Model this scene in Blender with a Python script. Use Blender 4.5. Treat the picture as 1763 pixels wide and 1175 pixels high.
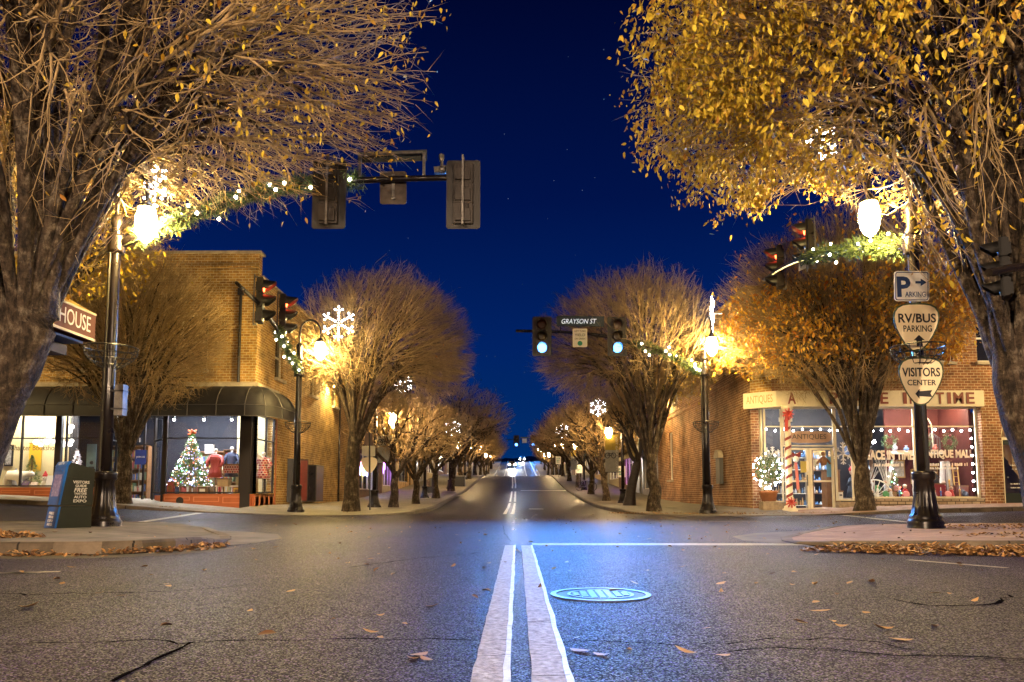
import bpy, math, random
import numpy as np
from mathutils import Vector, Matrix
R = math.radians
random.seed(7)
RNG = np.random.default_rng(11)
scene = bpy.context.scene
for o in list(bpy.data.objects): bpy.data.objects.remove(o)

# ---------------------------------------------------------------- camera
F, PX, PY, CAMZ = 1270.0, 1763.0, 1175.0, 0.66
TP = 0.085; PITCH = math.atan(TP); YAW = math.atan(9.5 / F)
SH = 267.5 / F - TP
cam_d = bpy.data.cameras.new('camera'); cam = bpy.data.objects.new('camera', cam_d)
scene.collection.objects.link(cam); scene.camera = cam
cam_d.sensor_width = 36; cam_d.lens = F / PX * 36
cam_d.shift_y = SH * F / PX
cam_d.clip_start = 0.05; cam_d.clip_end = 3000
cam.location = (0, 0, CAMZ); cam.rotation_euler = (math.pi / 2 + PITCH, 0, YAW)
_ry = Matrix.Rotation(YAW, 3, 'Z')
_FW = _ry @ Vector((0, math.cos(PITCH), math.sin(PITCH))); _RT = _ry @ Vector((1, 0, 0)); _UP = _ry @ Vector((0, -math.sin(PITCH), math.cos(PITCH)))
def W(px, py, Y):
    d = _RT * ((px - PX / 2) / F) + _UP * ((PY / 2 - py) / F + SH) + _FW
    t = Y / d.y
    return Vector((d.x * t, Y, CAMZ + d.z * t))
def WX(px, X):
    # ground plan: the Y at which plane x=X is seen in column px
    d = _RT * ((px - PX / 2) / F) + _FW
    return X / d.x * d.y

# ---------------------------------------------------------------- world (clear night sky, long exposure)
world = bpy.data.worlds.new('World'); scene.world = world; world.use_nodes = True
wn, wl = world.node_tree.nodes, world.node_tree.links
wn.clear()
w_out = wn.new('ShaderNodeOutputWorld'); w_add = wn.new('ShaderNodeAddShader')
sky = wn.new('ShaderNodeTexSky'); sky.sky_type = 'NISHITA'; sky.sun_disc = False
sky.sun_elevation = R(-10); sky.sun_rotation = R(200)
b1 = wn.new('ShaderNodeBackground'); b1.inputs['Strength'].default_value = 0.02
b2 = wn.new('ShaderNodeBackground'); b2.inputs['Strength'].default_value = 0.60
tc = wn.new('ShaderNodeTexCoord'); sep = wn.new('ShaderNodeSeparateXYZ'); cr = wn.new('ShaderNodeValToRGB')
wl.new(tc.outputs['Generated'], sep.inputs[0]); wl.new(sep.outputs['Z'], cr.inputs[0])
e = cr.color_ramp.elements
e[0].position = 0.0; e[0].color = (0.0004, 0.024, 0.115, 1)
e[1].position = 0.60; e[1].color = (0.0002, 0.0014, 0.018, 1)
m_ = e.new(0.20); m_.color = (0.0002, 0.0130, 0.102, 1)
m_ = e.new(0.38); m_.color = (0.0002, 0.0050, 0.053, 1)
vor = wn.new('ShaderNodeTexVoronoi'); vor.inputs['Scale'].default_value = 55
lt = wn.new('ShaderNodeMath'); lt.operation = 'LESS_THAN'; lt.inputs[1].default_value = 0.028
mx = wn.new('ShaderNodeMixRGB'); mx.inputs['Color2'].default_value = (0.10, 0.13, 0.24, 1)
wl.new(tc.outputs['Generated'], vor.inputs['Vector']); wl.new(vor.outputs['Distance'], lt.inputs[0])
wl.new(lt.outputs[0], mx.inputs['Fac']); wl.new(cr.outputs[0], mx.inputs['Color1'])
wl.new(sky.outputs[0], b1.inputs[0]); wl.new(mx.outputs[0], b2.inputs[0])
wl.new(b1.outputs[0], w_add.inputs[0]); wl.new(b2.outputs[0], w_add.inputs[1]); wl.new(w_add.outputs[0], w_out.inputs[0])

scene.view_settings.view_transform = 'Standard'; scene.view_settings.look = 'None'
scene.view_settings.exposure = 1.1; scene.view_settings.gamma = 1.0
scene.render.engine = 'CYCLES'
cy = scene.cycles
cy.max_bounces = 6; cy.diffuse_bounces = 3; cy.glossy_bounces = 3; cy.transmission_bounces = 4; cy.transparent_max_bounces = 16
cy.sample_clamp_indirect = 4; cy.caustics_reflective = False; cy.caustics_refractive = False
cy.use_denoising = True

LAMP_COL = (1.0, 0.62, 0.20)
LAMP_W = 1000.0     # emission strength of a street lamp globe

# ---------------------------------------------------------------- materials
MATS = {}
def mat(name, col, rough=0.6, spec=0.5, metal=0.0, var=0.0, vscale=6.0, col2=None, bump=0.0, bscale=60.0, coat=0.0, island=0.0, coord='Object', emit=None, estr=0.0):
    if name in MATS: return MATS[name]
    m = bpy.data.materials.new(name); m.use_nodes = True
    n, l = m.node_tree.nodes, m.node_tree.links
    p = n['Principled BSDF']
    p.inputs['Base Color'].default_value = (*col, 1); p.inputs['Roughness'].default_value = rough
    p.inputs['Metallic'].default_value = metal; p.inputs['Specular IOR Level'].default_value = spec
    if coat: p.inputs['Coat Weight'].default_value = coat; p.inputs['Coat Roughness'].default_value = 0.12
    if emit: p.inputs['Emission Color'].default_value = (*emit, 1); p.inputs['Emission Strength'].default_value = estr
    if var or bump:
        t = n.new('ShaderNodeTexCoord')
    if island:
        g = n.new('ShaderNodeNewGeometry'); r = n.new('ShaderNodeValToRGB')
        c2 = col2 or col
        r.color_ramp.elements[0].color = (*col, 1); r.color_ramp.elements[1].color = (*c2, 1)
        if 'leaf' in name:
            q_ = r.color_ramp.elements.new(0.12); q_.color = (*col, 1); r.color_ramp.elements[0].color = (col[0] * .7, col[1] * .5, col[2] * .6, 1)
            q_ = r.color_ramp.elements.new(0.86); q_.color = (c2[0] * .85, c2[1] * .86, c2[2], 1)
        l.new(g.outputs['Random Per Island'], r.inputs[0]); l.new(r.outputs[0], p.inputs['Base Color'])
    elif var:
        z = n.new('ShaderNodeTexNoise'); z.inputs['Scale'].default_value = vscale; z.inputs['Detail'].default_value = 6
        z.inputs['Roughness'].default_value = 0.65
        r = n.new('ShaderNodeValToRGB'); r.color_ramp.elements[0].position = 0.32; r.color_ramp.elements[1].position = 0.68
        c2 = col2 or tuple(c * (1 - var) for c in col)
        r.color_ramp.elements[0].color = (*c2, 1); r.color_ramp.elements[1].color = (*col, 1)
        l.new(t.outputs[coord], z.inputs['Vector']); l.new(z.outputs['Fac'], r.inputs[0]); l.new(r.outputs[0], p.inputs['Base Color'])
        q = n.new('ShaderNodeMapRange'); q.inputs['To Min'].default_value = min(1, rough * 1.25); q.inputs['To Max'].default_value = rough * 0.8
        l.new(z.outputs['Fac'], q.inputs['Value']); l.new(q.outputs[0], p.inputs['Roughness'])
    if bump:
        z2 = n.new('ShaderNodeTexNoise'); z2.inputs['Scale'].default_value = bscale; z2.inputs['Detail'].default_value = 4
        b = n.new('ShaderNodeBump'); b.inputs['Strength'].default_value = bump; b.inputs['Distance'].default_value = 0.02
        l.new(t.outputs[coord], z2.inputs['Vector']); l.new(z2.outputs['Fac'], b.inputs['Height']); l.new(b.outputs[0], p.inputs['Normal'])
    MATS[name] = m
    return m

def emat(name, col, s):
    if name in MATS: return MATS[name]
    m = bpy.data.materials.new(name); m.use_nodes = True
    n, l = m.node_tree.nodes, m.node_tree.links
    n.remove(n['Principled BSDF']); em = n.new('ShaderNodeEmission')
    em.inputs[0].default_value = (*col, 1); em.inputs[1].default_value = s
    l.new(em.outputs[0], n['Material Output'].inputs[0])
    MATS[name] = m
    return m

def glass(name='window_glass', tint=(1, 1, 1), gloss=0.10):
    if name in MATS: return MATS[name]
    m = bpy.data.materials.new(name); m.use_nodes = True
    n, l = m.node_tree.nodes, m.node_tree.links
    n.remove(n['Principled BSDF'])
    a = n.new('ShaderNodeBsdfTransparent'); a.inputs[0].default_value = (*tint, 1)
    g = n.new('ShaderNodeBsdfGlossy'); g.inputs['Roughness'].default_value = 0.02
    fr = n.new('ShaderNodeFresnel'); fr.inputs[0].default_value = 1.5
    mu = n.new('ShaderNodeMath'); mu.operation = 'ADD'; mu.inputs[1].default_value = gloss - 0.08
    mi = n.new('ShaderNodeMixShader')
    ge = n.new('ShaderNodeNewGeometry'); iv = n.new('ShaderNodeMath'); iv.operation = 'SUBTRACT'; iv.inputs[0].default_value = 1.0; l.new(ge.outputs['Backfacing'], iv.inputs[1])
    m2 = n.new('ShaderNodeMath'); m2.operation = 'MULTIPLY'; l.new(fr.outputs[0], mu.inputs[0]); l.new(mu.outputs[0], m2.inputs[0]); l.new(iv.outputs[0], m2.inputs[1]); l.new(m2.outputs[0], mi.inputs[0]); l.new(a.outputs[0], mi.inputs[1]); l.new(g.outputs[0], mi.inputs[2])
    l.new(mi.outputs[0], n['Material Output'].inputs[0])
    MATS[name] = m
    return m

def brick(name, c1, c2, mortar, bw=0.24, bh=0.10, dirt=0.45, msize=0.013, rough=0.85):
    """brick bond from the mesh's UVs, which are in metres"""
    if name in MATS: return MATS[name]
    m = bpy.data.materials.new(name); m.use_nodes = True
    n, l = m.node_tree.nodes, m.node_tree.links
    p = n['Principled BSDF']; p.inputs['Roughness'].default_value = rough; p.inputs['Specular IOR Level'].default_value = 0.3
    t = n.new('ShaderNodeTexCoord'); b = n.new('ShaderNodeTexBrick')
    b.inputs['Scale'].default_value = 1; b.inputs['Brick Width'].default_value = bw; b.inputs['Row Height'].default_value = bh
    b.inputs['Mortar Size'].default_value = msize; b.inputs['Mortar Smooth'].default_value = 0.3; b.inputs['Bias'].default_value = -0.1
    b.inputs['Color1'].default_value = (*c1, 1); b.inputs['Color2'].default_value = (*c2, 1); b.inputs['Mortar'].default_value = (*mortar, 1)
    nz = n.new('ShaderNodeTexNoise'); nz.inputs['Scale'].default_value = 1.1; nz.inputs['Detail'].default_value = 8; nz.inputs['Roughness'].default_value = 0.7
    rp = n.new('ShaderNodeValToRGB'); rp.color_ramp.elements[0].position = 0.35; rp.color_ramp.elements[1].position = 0.62
    rp.color_ramp.elements[0].color = (1 - dirt,) * 3 + (1,); rp.color_ramp.elements[1].color = (1, 1, 1, 1)
    mu = n.new('ShaderNodeMixRGB'); mu.blend_type = 'MULTIPLY'; mu.inputs[0].default_value = 1
    bp = n.new('ShaderNodeBump'); bp.inputs['Strength'].default_value = 0.5; bp.inputs['Distance'].default_value = 0.012; bp.invert = True
    l.new(t.outputs['UV'], b.inputs['Vector']); l.new(t.outputs['UV'], nz.inputs['Vector']); l.new(nz.outputs['Fac'], rp.inputs[0])
    l.new(b.outputs['Color'], mu.inputs[1]); l.new(rp.outputs[0], mu.inputs[2]); l.new(mu.outputs[0], p.inputs['Base Color'])
    l.new(b.outputs['Fac'], bp.inputs['Height']); l.new(bp.outputs[0], p.inputs['Normal'])
    MATS[name] = m
    return m

def asphalt():
    m = bpy.data.materials.new('asphalt'); m.use_nodes = True
    n, l = m.node_tree.nodes, m.node_tree.links
    p = n['Principled BSDF']; p.inputs['Specular IOR Level'].default_value = 0.09
    t = n.new('ShaderNodeTexCoord')
    def noise(s, d=4, r=0.6):
        z = n.new('ShaderNodeTexNoise'); z.inputs['Scale'].default_value = s; z.inputs['Detail'].default_value = d; z.inputs['Roughness'].default_value = r
        l.new(t.outputs['Object'], z.inputs['Vector']); return z
    def ramp(src, p0, c0, p1, c1):
        r = n.new('ShaderNodeValToRGB'); a = r.color_ramp.elements
        a[0].position = p0; a[1].position = p1; a[0].color = (*c0, 1); a[1].color = (*c1, 1); l.new(src, r.inputs[0]); return r
    big = noise(0.35, 6, 0.62); fine = noise(90, 3)
    vo = n.new('ShaderNodeTexVoronoi'); vo.inputs['Scale'].default_value = 150; l.new(t.outputs['Object'], vo.inputs['Vector'])
    base = ramp(big.outputs['Fac'], 0.33, (0.0070, 0.0046, 0.0150), 0.7, (0.0180, 0.0120, 0.0380))
    mp = n.new('ShaderNodeMapping'); mp.inputs['Scale'].default_value = (1.15, 0.05, 1); l.new(t.outputs['Object'], mp.inputs['Vector'])
    tr = n.new('ShaderNodeTexNoise'); tr.inputs['Scale'].default_value = 1.0; tr.inputs['Detail'].default_value = 5; l.new(mp.outputs[0], tr.inputs['Vector'])
    trk = ramp(tr.outputs['Fac'], 0.36, (0.55,) * 3, 0.62, (1.12,) * 3)
    blot = noise(1.7, 7, 0.75); blr = ramp(blot.outputs['Fac'], 0.30, (0.50,) * 3, 0.46, (1.0,) * 3)
    hsv = n.new('ShaderNodeSeparateColor'); l.new(vo.outputs['Color'], hsv.inputs[0])
    stone = ramp(hsv.outputs[0], 0.86, (0.72, 0.72, 0.72), 0.99, (11.0, 10.5, 10.5))
    mu = n.new('ShaderNodeMixRGB'); mu.blend_type = 'MULTIPLY'; mu.inputs[0].default_value = 1
    mq = n.new('ShaderNodeMixRGB'); mq.blend_type = 'MULTIPLY'; mq.inputs[0].default_value = 1; l.new(base.outputs[0], mq.inputs[1]); l.new(trk.outputs[0], mq.inputs[2])
    mr = n.new('ShaderNodeMixRGB'); mr.blend_type = 'MULTIPLY'; mr.inputs[0].default_value = 1; l.new(mq.outputs[0], mr.inputs[1]); l.new(blr.outputs[0], mr.inputs[2])
    l.new(mr.outputs[0], mu.inputs[1]); l.new(stone.outputs[0], mu.inputs[2]); l.new(mu.outputs[0], p.inputs['Base Color'])
    rr = ramp(hsv.outputs[1], 0.15, (0.34,) * 3, 0.6, (0.85,) * 3); l.new(rr.outputs[0], p.inputs['Roughness'])
    b1_ = n.new('ShaderNodeBump'); b1_.inputs['Strength'].default_value = 0.4; b1_.inputs['Distance'].default_value = 0.006; b1_.invert = True
    l.new(vo.outputs['Distance'], b1_.inputs['Height'])
    b2_ = n.new('ShaderNodeBump'); b2_.inputs['Strength'].default_value = 0.25; b2_.inputs['Distance'].default_value = 0.03
    mid = noise(3.0, 5); l.new(mid.outputs['Fac'], b2_.inputs['Height']); l.new(b1_.outputs[0], b2_.inputs['Normal'])
    l.new(b2_.outputs[0], p.inputs['Normal'])
    MATS['asphalt'] = m
    return m

def bark(name, c1, c2, c3):
    m = bpy.data.materials.new(name); m.use_nodes = True
    n, l = m.node_tree.nodes, m.node_tree.links
    p = n['Principled BSDF']; p.inputs['Roughness'].default_value = 0.8; p.inputs['Specular IOR Level'].default_value = 0.3
    t = n.new('ShaderNodeTexCoord'); z = n.new('ShaderNodeTexNoise'); z.inputs['Scale'].default_value = 4.5; z.inputs['Detail'].default_value = 8; z.inputs['Roughness'].default_value = 0.7
    r = n.new('ShaderNodeValToRGB'); a = r.color_ramp.elements
    a[0].position = 0.34; a[0].color = (*c1, 1); a[1].position = 0.72; a[1].color = (*c3, 1); x = a.new(0.52); x.color = (*c2, 1)
    z2 = n.new('ShaderNodeTexNoise'); z2.inputs['Scale'].default_value = 28; z2.inputs['Detail'].default_value = 5
    b = n.new('ShaderNodeBump'); b.inputs['Strength'].default_value = 0.9; b.inputs['Distance'].default_value = 0.06
    l.new(t.outputs['Object'], z.inputs['Vector']); l.new(t.outputs['Object'], z2.inputs['Vector'])
    mp = n.new('ShaderNodeMapping'); mp.inputs['Scale'].default_value = (1, 1, 0.22); l.new(t.outputs['Object'], mp.inputs['Vector'])
    z3 = n.new('ShaderNodeTexNoise'); z3.inputs['Scale'].default_value = 17; z3.inputs['Detail'].default_value = 6; z3.inputs['Roughness'].default_value = 0.7; l.new(mp.outputs[0], z3.inputs['Vector'])
    r3 = n.new('ShaderNodeValToRGB'); r3.color_ramp.elements[0].position = 0.40; r3.color_ramp.elements[0].color = (0.25, 0.23, 0.22, 1); r3.color_ramp.elements[1].position = 0.56; r3.color_ramp.elements[1].color = (1, 1, 1, 1); l.new(z3.outputs['Fac'], r3.inputs[0])
    mm = n.new('ShaderNodeMixRGB'); mm.blend_type = 'MULTIPLY'; mm.inputs[0].default_value = 1; l.new(r.outputs[0], mm.inputs[1]); l.new(r3.outputs[0], mm.inputs[2])
    ad = n.new('ShaderNodeMath'); ad.operation = 'ADD'; l.new(z3.outputs['Fac'], ad.inputs[0]); l.new(z2.outputs['Fac'], ad.inputs[1])
    l.new(z.outputs['Fac'], r.inputs[0]); l.new(mm.outputs[0], p.inputs['Base Color']); l.new(ad.outputs[0], b.inputs['Height']); l.new(b.outputs[0], p.inputs['Normal'])
    MATS[name] = m
    return m

M_ASPH = asphalt()
M_BARK = bark('bark', (0.018, 0.012, 0.008), (0.070, 0.047, 0.029), (0.25, 0.21, 0.155))
M_TWIG = mat('twig', (0.46, 0.32, 0.155), 0.7, 0.3, var=0.7, vscale=1.4)
M_LEAF_Y = mat('yellow_leaf', (0.32, 0.18, 0.012), 0.55, 0.35, island=1, col2=(0.60, 0.44, 0.035))
M_LEAF_O = mat('orange_leaf', (0.30, 0.10, 0.016), 0.55, 0.35, island=1, col2=(0.62, 0.32, 0.035))
M_LEAF_B = mat('brown_leaf', (0.09, 0.040, 0.014), 0.6, 0.35, island=1, col2=(0.42, 0.22, 0.07))
M_METAL = mat('dark_bronze_paint', (0.014, 0.010, 0.010), 0.28, 0.5, 0.25, var=0.35, vscale=5, bump=0.08, bscale=14)
M_BLACK = mat('black_paint', (0.016, 0.015, 0.016), 0.42, 0.5, 0.0, var=0.4, vscale=7)
M_GALV = mat('weathered_steel', (0.20, 0.185, 0.17), 0.45, 0.5, 0.75, var=0.5, vscale=9)
M_SIGNBACK = mat('sign_back_aluminium', (0.08, 0.06, 0.05), 0.5, 0.5, 0.35, var=0.5, vscale=4)
M_CONC = brick('concrete_slabs', (0.15, 0.128, 0.112), (0.125, 0.105, 0.092), (0.05, 0.042, 0.036), 1.5, 1.5, 0.55, 0.012)
M_CURB = brick('weathered_kerb', (0.17, 0.13, 0.09), (0.12, 0.09, 0.06), (0.02, 0.016, 0.012), 1.6, 7.0, 0.75, 0.014)
M_PAVER = brick('brick_pavers', (0.26, 0.15, 0.11), (0.34, 0.22, 0.16), (0.20, 0.17, 0.14), 0.2, 0.1, 0.35, 0.006)
M_PAVE_L = brick('pale_pavers', (0.27, 0.24, 0.19), (0.33, 0.30, 0.24), (0.16, 0.14, 0.115), 0.2, 0.1, 0.3, 0.006)
M_WALK = mat('grey_pavement', (0.15, 0.13, 0.12), 0.7, 0.4, var=0.4, vscale=1.5, bump=0.2, bscale=30)  # plain darker grey paving
M_PAINT = mat('worn_road_paint', (0.42, 0.38, 0.33), 0.6, 0.4, var=0.5, vscale=30, col2=(0.13, 0.11, 0.10), bump=0.35, bscale=40)
M_CRACK = mat('crack_black', (0.0035, 0.003, 0.0035), 0.95, 0.0)  # near-black matte colour of the crack strips
M_GLASS = glass()
M_WHITE = mat('white_paint', (0.78, 0.75, 0.68), 0.5, 0.4, var=0.15, vscale=4)
M_CREAM = mat('cream_paint', (0.70, 0.62, 0.44), 0.5, 0.4, var=0.15, vscale=3)
BULB = emat('warm_white_bulb', (1.0, 0.86, 0.66), 26)
BULBC = emat('cool_white_bulb', (0.92, 0.92, 1.0), 26)

# ---------------------------------------------------------------- mesh building
COL = scene.collection
ORG = {}
def tag(o, label=None, cat=None, group=None, kind=None):
    if label: o['label'] = label
    if cat: o['category'] = cat
    if group: o['group'] = group
    if kind: o['kind'] = kind
    return o
def empty(name, loc, label, cat, group=None):
    o = bpy.data.objects.new(name, None); COL.objects.link(o); o.location = loc; o.empty_display_size = 0.3
    ORG[o] = Vector(loc)
    return tag(o, label, cat, group)
def org(o): return ORG.get(o, Vector((0, 0, 0)))

def frames(pts):
    P = [Vector(p) for p in pts]; out = []; nrm = None
    for i in range(len(P)):
        t = (P[min(i + 1, len(P) - 1)] - P[max(i - 1, 0)])
        t = t.normalized() if t.length > 1e-9 else Vector((0, 0, 1))
        if nrm is None:
            a = Vector((0, 0, 1)) if abs(t.z) < 0.9 else Vector((1, 0, 0))
            nrm = t.cross(a).normalized()
        else:
            nrm = nrm - t * nrm.dot(t)
            nrm = nrm.normalized() if nrm.length > 1e-6 else t.orthogonal().normalized()
        out.append((t, nrm, t.cross(nrm)))
    return P, out

class MB:
    def __init__(s): s.v = []; s.f = []
    def add(s, vs, fs):
        k = len(s.v); s.v += [tuple(v) for v in vs]; s.f += [tuple(i + k for i in f) for f in fs]; return s
    def box(s, a, b):
        x0, y0, z0 = [min(a[i], b[i]) for i in range(3)]; x1, y1, z1 = [max(a[i], b[i]) for i in range(3)]
        return s.add([(x0, y0, z0), (x1, y0, z0), (x1, y1, z0), (x0, y1, z0), (x0, y0, z1), (x1, y0, z1), (x1, y1, z1), (x0, y1, z1)],
                     [(0, 3, 2, 1), (4, 5, 6, 7), (0, 1, 5, 4), (1, 2, 6, 5), (2, 3, 7, 6), (3, 0, 4, 7)])
    def obox(s, c, a, b, d):
        c, a, b, d = Vector(c), Vector(a), Vector(b), Vector(d)
        if a.cross(b).dot(d) < 0: a = -a
        vs = [c - a - b - d, c + a - b - d, c + a + b - d, c - a + b - d, c - a - b + d, c + a - b + d, c + a + b + d, c - a + b + d]
        return s.add(vs, [(0, 3, 2, 1), (4, 5, 6, 7), (0, 1, 5, 4), (1, 2, 6, 5), (2, 3, 7, 6), (3, 0, 4, 7)])
    def bar(s, p, q, w, h=None, up=(0, 0, 1)):
        p, q = Vector(p), Vector(q); t = (q - p); L = t.length; t = t / L
        u = Vector(up) - t * Vector(up).dot(t)
        u = u.normalized() if u.length > 1e-4 else t.orthogonal().normalized()
        return s.obox((p + q) / 2, t * L / 2, t.cross(u) * w / 2, u * (h or w) / 2)
    def tube(s, pts, r, n=8, cap=True):
        P, fr = frames(pts)
        rr = r if hasattr(r, '__len__') else [r] * len(P)
        vs, fs = [], []
        for p, (t, a, b), q in zip(P, fr, rr):
            for k in range(n):
                an = 2 * math.pi * k / n; vs.append(p + (a * math.cos(an) + b * math.sin(an)) * q)
        for i in range(len(P) - 1):
            for k in range(n):
                fs.append((i * n + k, i * n + (k + 1) % n, (i + 1) * n + (k + 1) % n, (i + 1) * n + k))
        if cap:
            fs.append(tuple(range(n - 1, -1, -1))); fs.append(tuple((len(P) - 1) * n + k for k in range(n)))
        return s.add(vs, fs)
    def lathe(s, prof, c=(0, 0, 0), n=24, flute=0.0, fz=(0, 0), nf=12, axis=None):
        vs, fs = [], []
        ax = Vector(axis).normalized() if axis else Vector((0, 0, 1))
        a = ax.orthogonal().normalized() if axis else Vector((1, 0, 0)); b = ax.cross(a)
        c = Vector(c)
        for r, z in prof:
            for k in range(n):
                an = 2 * math.pi * k / n
                rr = r * (1 - flute * (0.5 + 0.5 * math.cos(nf * an))) if flute and fz[0] <= z <= fz[1] else r
                vs.append(c + (a * math.cos(an) + b * math.sin(an)) * rr + ax * z)
        for i in range(len(prof) - 1):
            for k in range(n):
                fs.append((i * n + k, i * n + (k + 1) % n, (i + 1) * n + (k + 1) % n, (i + 1) * n + k))
        fs.append(tuple(range(n - 1, -1, -1))); fs.append(tuple((len(prof) - 1) * n + k for k in range(n)))
        return s.add(vs, fs)
    def ball(s, c, r, n=8, sz=1.0):
        m = max(4, n // 2 + 1)
        prof = [(max(1e-4, r * math.sin(math.pi * i / m)), -r * sz * math.cos(math.pi * i / m)) for i in range(m + 1)]
        return s.lathe(prof, c, n)
    def prism(s, poly, vec):
        n = len(poly); P = [Vector(p) for p in poly]; v = Vector(vec)
        nn = Vector((0, 0, 0))
        for i in range(n): nn += P[i].cross(P[(i + 1) % n])
        if nn.dot(v) > 0: P.reverse()
        vs = P + [p + v for p in P]
        fs = [tuple(range(n)), tuple(range(2 * n - 1, n - 1, -1))]
        fs += [((i + 1) % n, i, n + i, n + (i + 1) % n) for i in range(n)]
        return s.add(vs, fs)
    def quad(s, *p): return s.add(p, [tuple(range(len(p)))])
    def merge(s, o): return s.add(o.v, o.f)
    def build(s, name, m, parent=None, smooth=False, local=False):
        off = org(parent) if (parent is not None and not local) else Vector((0, 0, 0))
        me = bpy.data.meshes.new(name)
        me.from_pydata([(v[0] - off.x, v[1] - off.y, v[2] - off.z) for v in s.v], [], s.f)
        uv = me.uv_layers.new(name='UVMap'); me.update()
        nl = len(me.loops); vi = np.empty(nl, int); me.loops.foreach_get('vertex_index', vi)
        co = np.array(s.v, float)[vi]; nf = len(me.polygons)
        ls = np.empty(nf, int); lt_ = np.empty(nf, int); me.polygons.foreach_get('loop_start', ls); me.polygons.foreach_get('loop_total', lt_)
        nr = np.empty(nf * 3); me.polygons.foreach_get('normal', nr); nr = np.repeat(nr.reshape(-1, 3), lt_, axis=0)
        order = np.concatenate([np.arange(a, a + b) for a, b in zip(ls, lt_)]) if nf else np.arange(0)
        N = np.empty((nl, 3)); N[order] = nr
        A = np.abs(N); u = np.empty((nl, 2))
        zf = (A[:, 2] > 0.8)
        h = np.hypot(N[:, 0], N[:, 1]) + 1e-9
        u[:, 0] = (-N[:, 1] * co[:, 0] + N[:, 0] * co[:, 1]) / h; u[:, 1] = co[:, 2]
        u[zf] = co[zf][:, :2]
        uv.data.foreach_set('uv', u.ravel())
        if smooth: me.polygons.foreach_set('use_smooth', [True] * nf)
        o = bpy.data.objects.new(name, me); COL.objects.link(o)
        if m is not None: me.materials.append(m)
        if parent is not None: o.parent = parent; ORG[o] = off
        return o

def np_mesh(name, V, tris=None, quads=None, smooth=False, material=None):
    """big mesh from arrays"""
    me = bpy.data.meshes.new(name)
    T = np.zeros((0, 3), int) if tris is None else np.asarray(tris, int); Q = np.zeros((0, 4), int) if quads is None else np.asarray(quads, int)
    nl = T.size + Q.size; nf = len(T) + len(Q)
    me.vertices.add(len(V)); me.vertices.foreach_set('co', np.asarray(V, np.float32).ravel())
    me.loops.add(nl); me.loops.foreach_set('vertex_index', np.concatenate([T.ravel(), Q.ravel()]).astype(np.int32))
    me.polygons.add(nf)
    me.polygons.foreach_set('loop_start', np.concatenate([np.arange(len(T)) * 3, T.size + np.arange(len(Q)) * 4]).astype(np.int32))
    if smooth: me.polygons.foreach_set('use_smooth', np.ones(nf, bool))
    me.update(calc_edges=True); me.validate()
    if material: me.materials.append(material)
    return me
def link(name, me, parent=None, loc=None):
    o = bpy.data.objects.new(name, me); COL.objects.link(o)
    if loc is not None: o.location = loc
    if parent is not None: o.parent = parent; ORG[o] = org(parent)
    return o
def copy_tree(o, loc, rz=0.0, sc=1.0, label=None, group=None):
    c = o.copy(); COL.objects.link(c); c.location = loc; c.rotation_euler = (0, 0, rz); c.scale = (sc,) * 3 if not hasattr(sc, '__len__') else sc
    ORG[c] = Vector(loc)
    if label: c['label'] = label
    if group: c['group'] = group
    for ch in [k for k in COL.objects if k.parent is o]:
        d = ch.copy(); COL.objects.link(d); d.parent = c
        for g in [k for k in COL.objects if k.parent is ch]:
            e_ = g.copy(); COL.objects.link(e_); e_.parent = d
    return c

def scrawl(origin, right, up, width, height, m, parent, seed=0):
    # a line of lettering too small to read in the picture
    g = np.random.default_rng(seed); r, u = Vector(right).normalized(), Vector(up).normalized(); n_ = r.cross(u); x = -width / 2; mb = MB()
    while x < width / 2 - height * .4:
        w = min(height * g.uniform(.25, .6), width / 2 - x); h = height * g.uniform(.6, 1)
        if g.random() < .85: mb.obox(Vector(origin) + r * (x + w / 2) + u * (h - height) / 2, r * w * .38, u * h / 2, n_ * .002)
        x += w
    return mb.build('lettering', m, parent)
def text(name, body, origin, right, up, height, width=None, m=None, parent=None, depth=0.004, align='C', shear=0.0, bold=0.0):
    """flat lettering centred on origin; width in metres is fitted when given"""
    c = bpy.data.curves.new(name, 'FONT'); c.body = body; c.size = 1; c.extrude = 0.5; c.shear = shear; c.align_x = 'CENTER'; c.resolution_u = 3
    c.offset = bold
    t = bpy.data.objects.new(name, c); me = bpy.data.meshes.new_from_object(t)
    bpy.data.objects.remove(t); bpy.data.curves.remove(c)
    a = np.empty(len(me.vertices) * 3); me.vertices.foreach_get('co', a); a = a.reshape(-1, 3)
    lo, hi = a.min(0), a.max(0); mid = (lo + hi) / 2
    sy = height / (hi[1] - lo[1]); sx = sy if width is None else width / (hi[0] - lo[0])
    r, u = Vector(right).normalized(), Vector(up).normalized(); nn = r.cross(u)
    o0 = Vector(origin) - (org(parent) if parent is not None else Vector((0, 0, 0)))
    L = (a - mid) * np.array([sx, sy, depth])
    co = np.array(o0)[None] + L[:, :1] * np.array(r)[None] + L[:, 1:2] * np.array(u)[None] + L[:, 2:] * np.array(nn)[None]
    me.vertices.foreach_set('co', co.ravel()); me.materials.clear(); me.materials.append(m); me.update()
    return link(name, me, parent)

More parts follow.
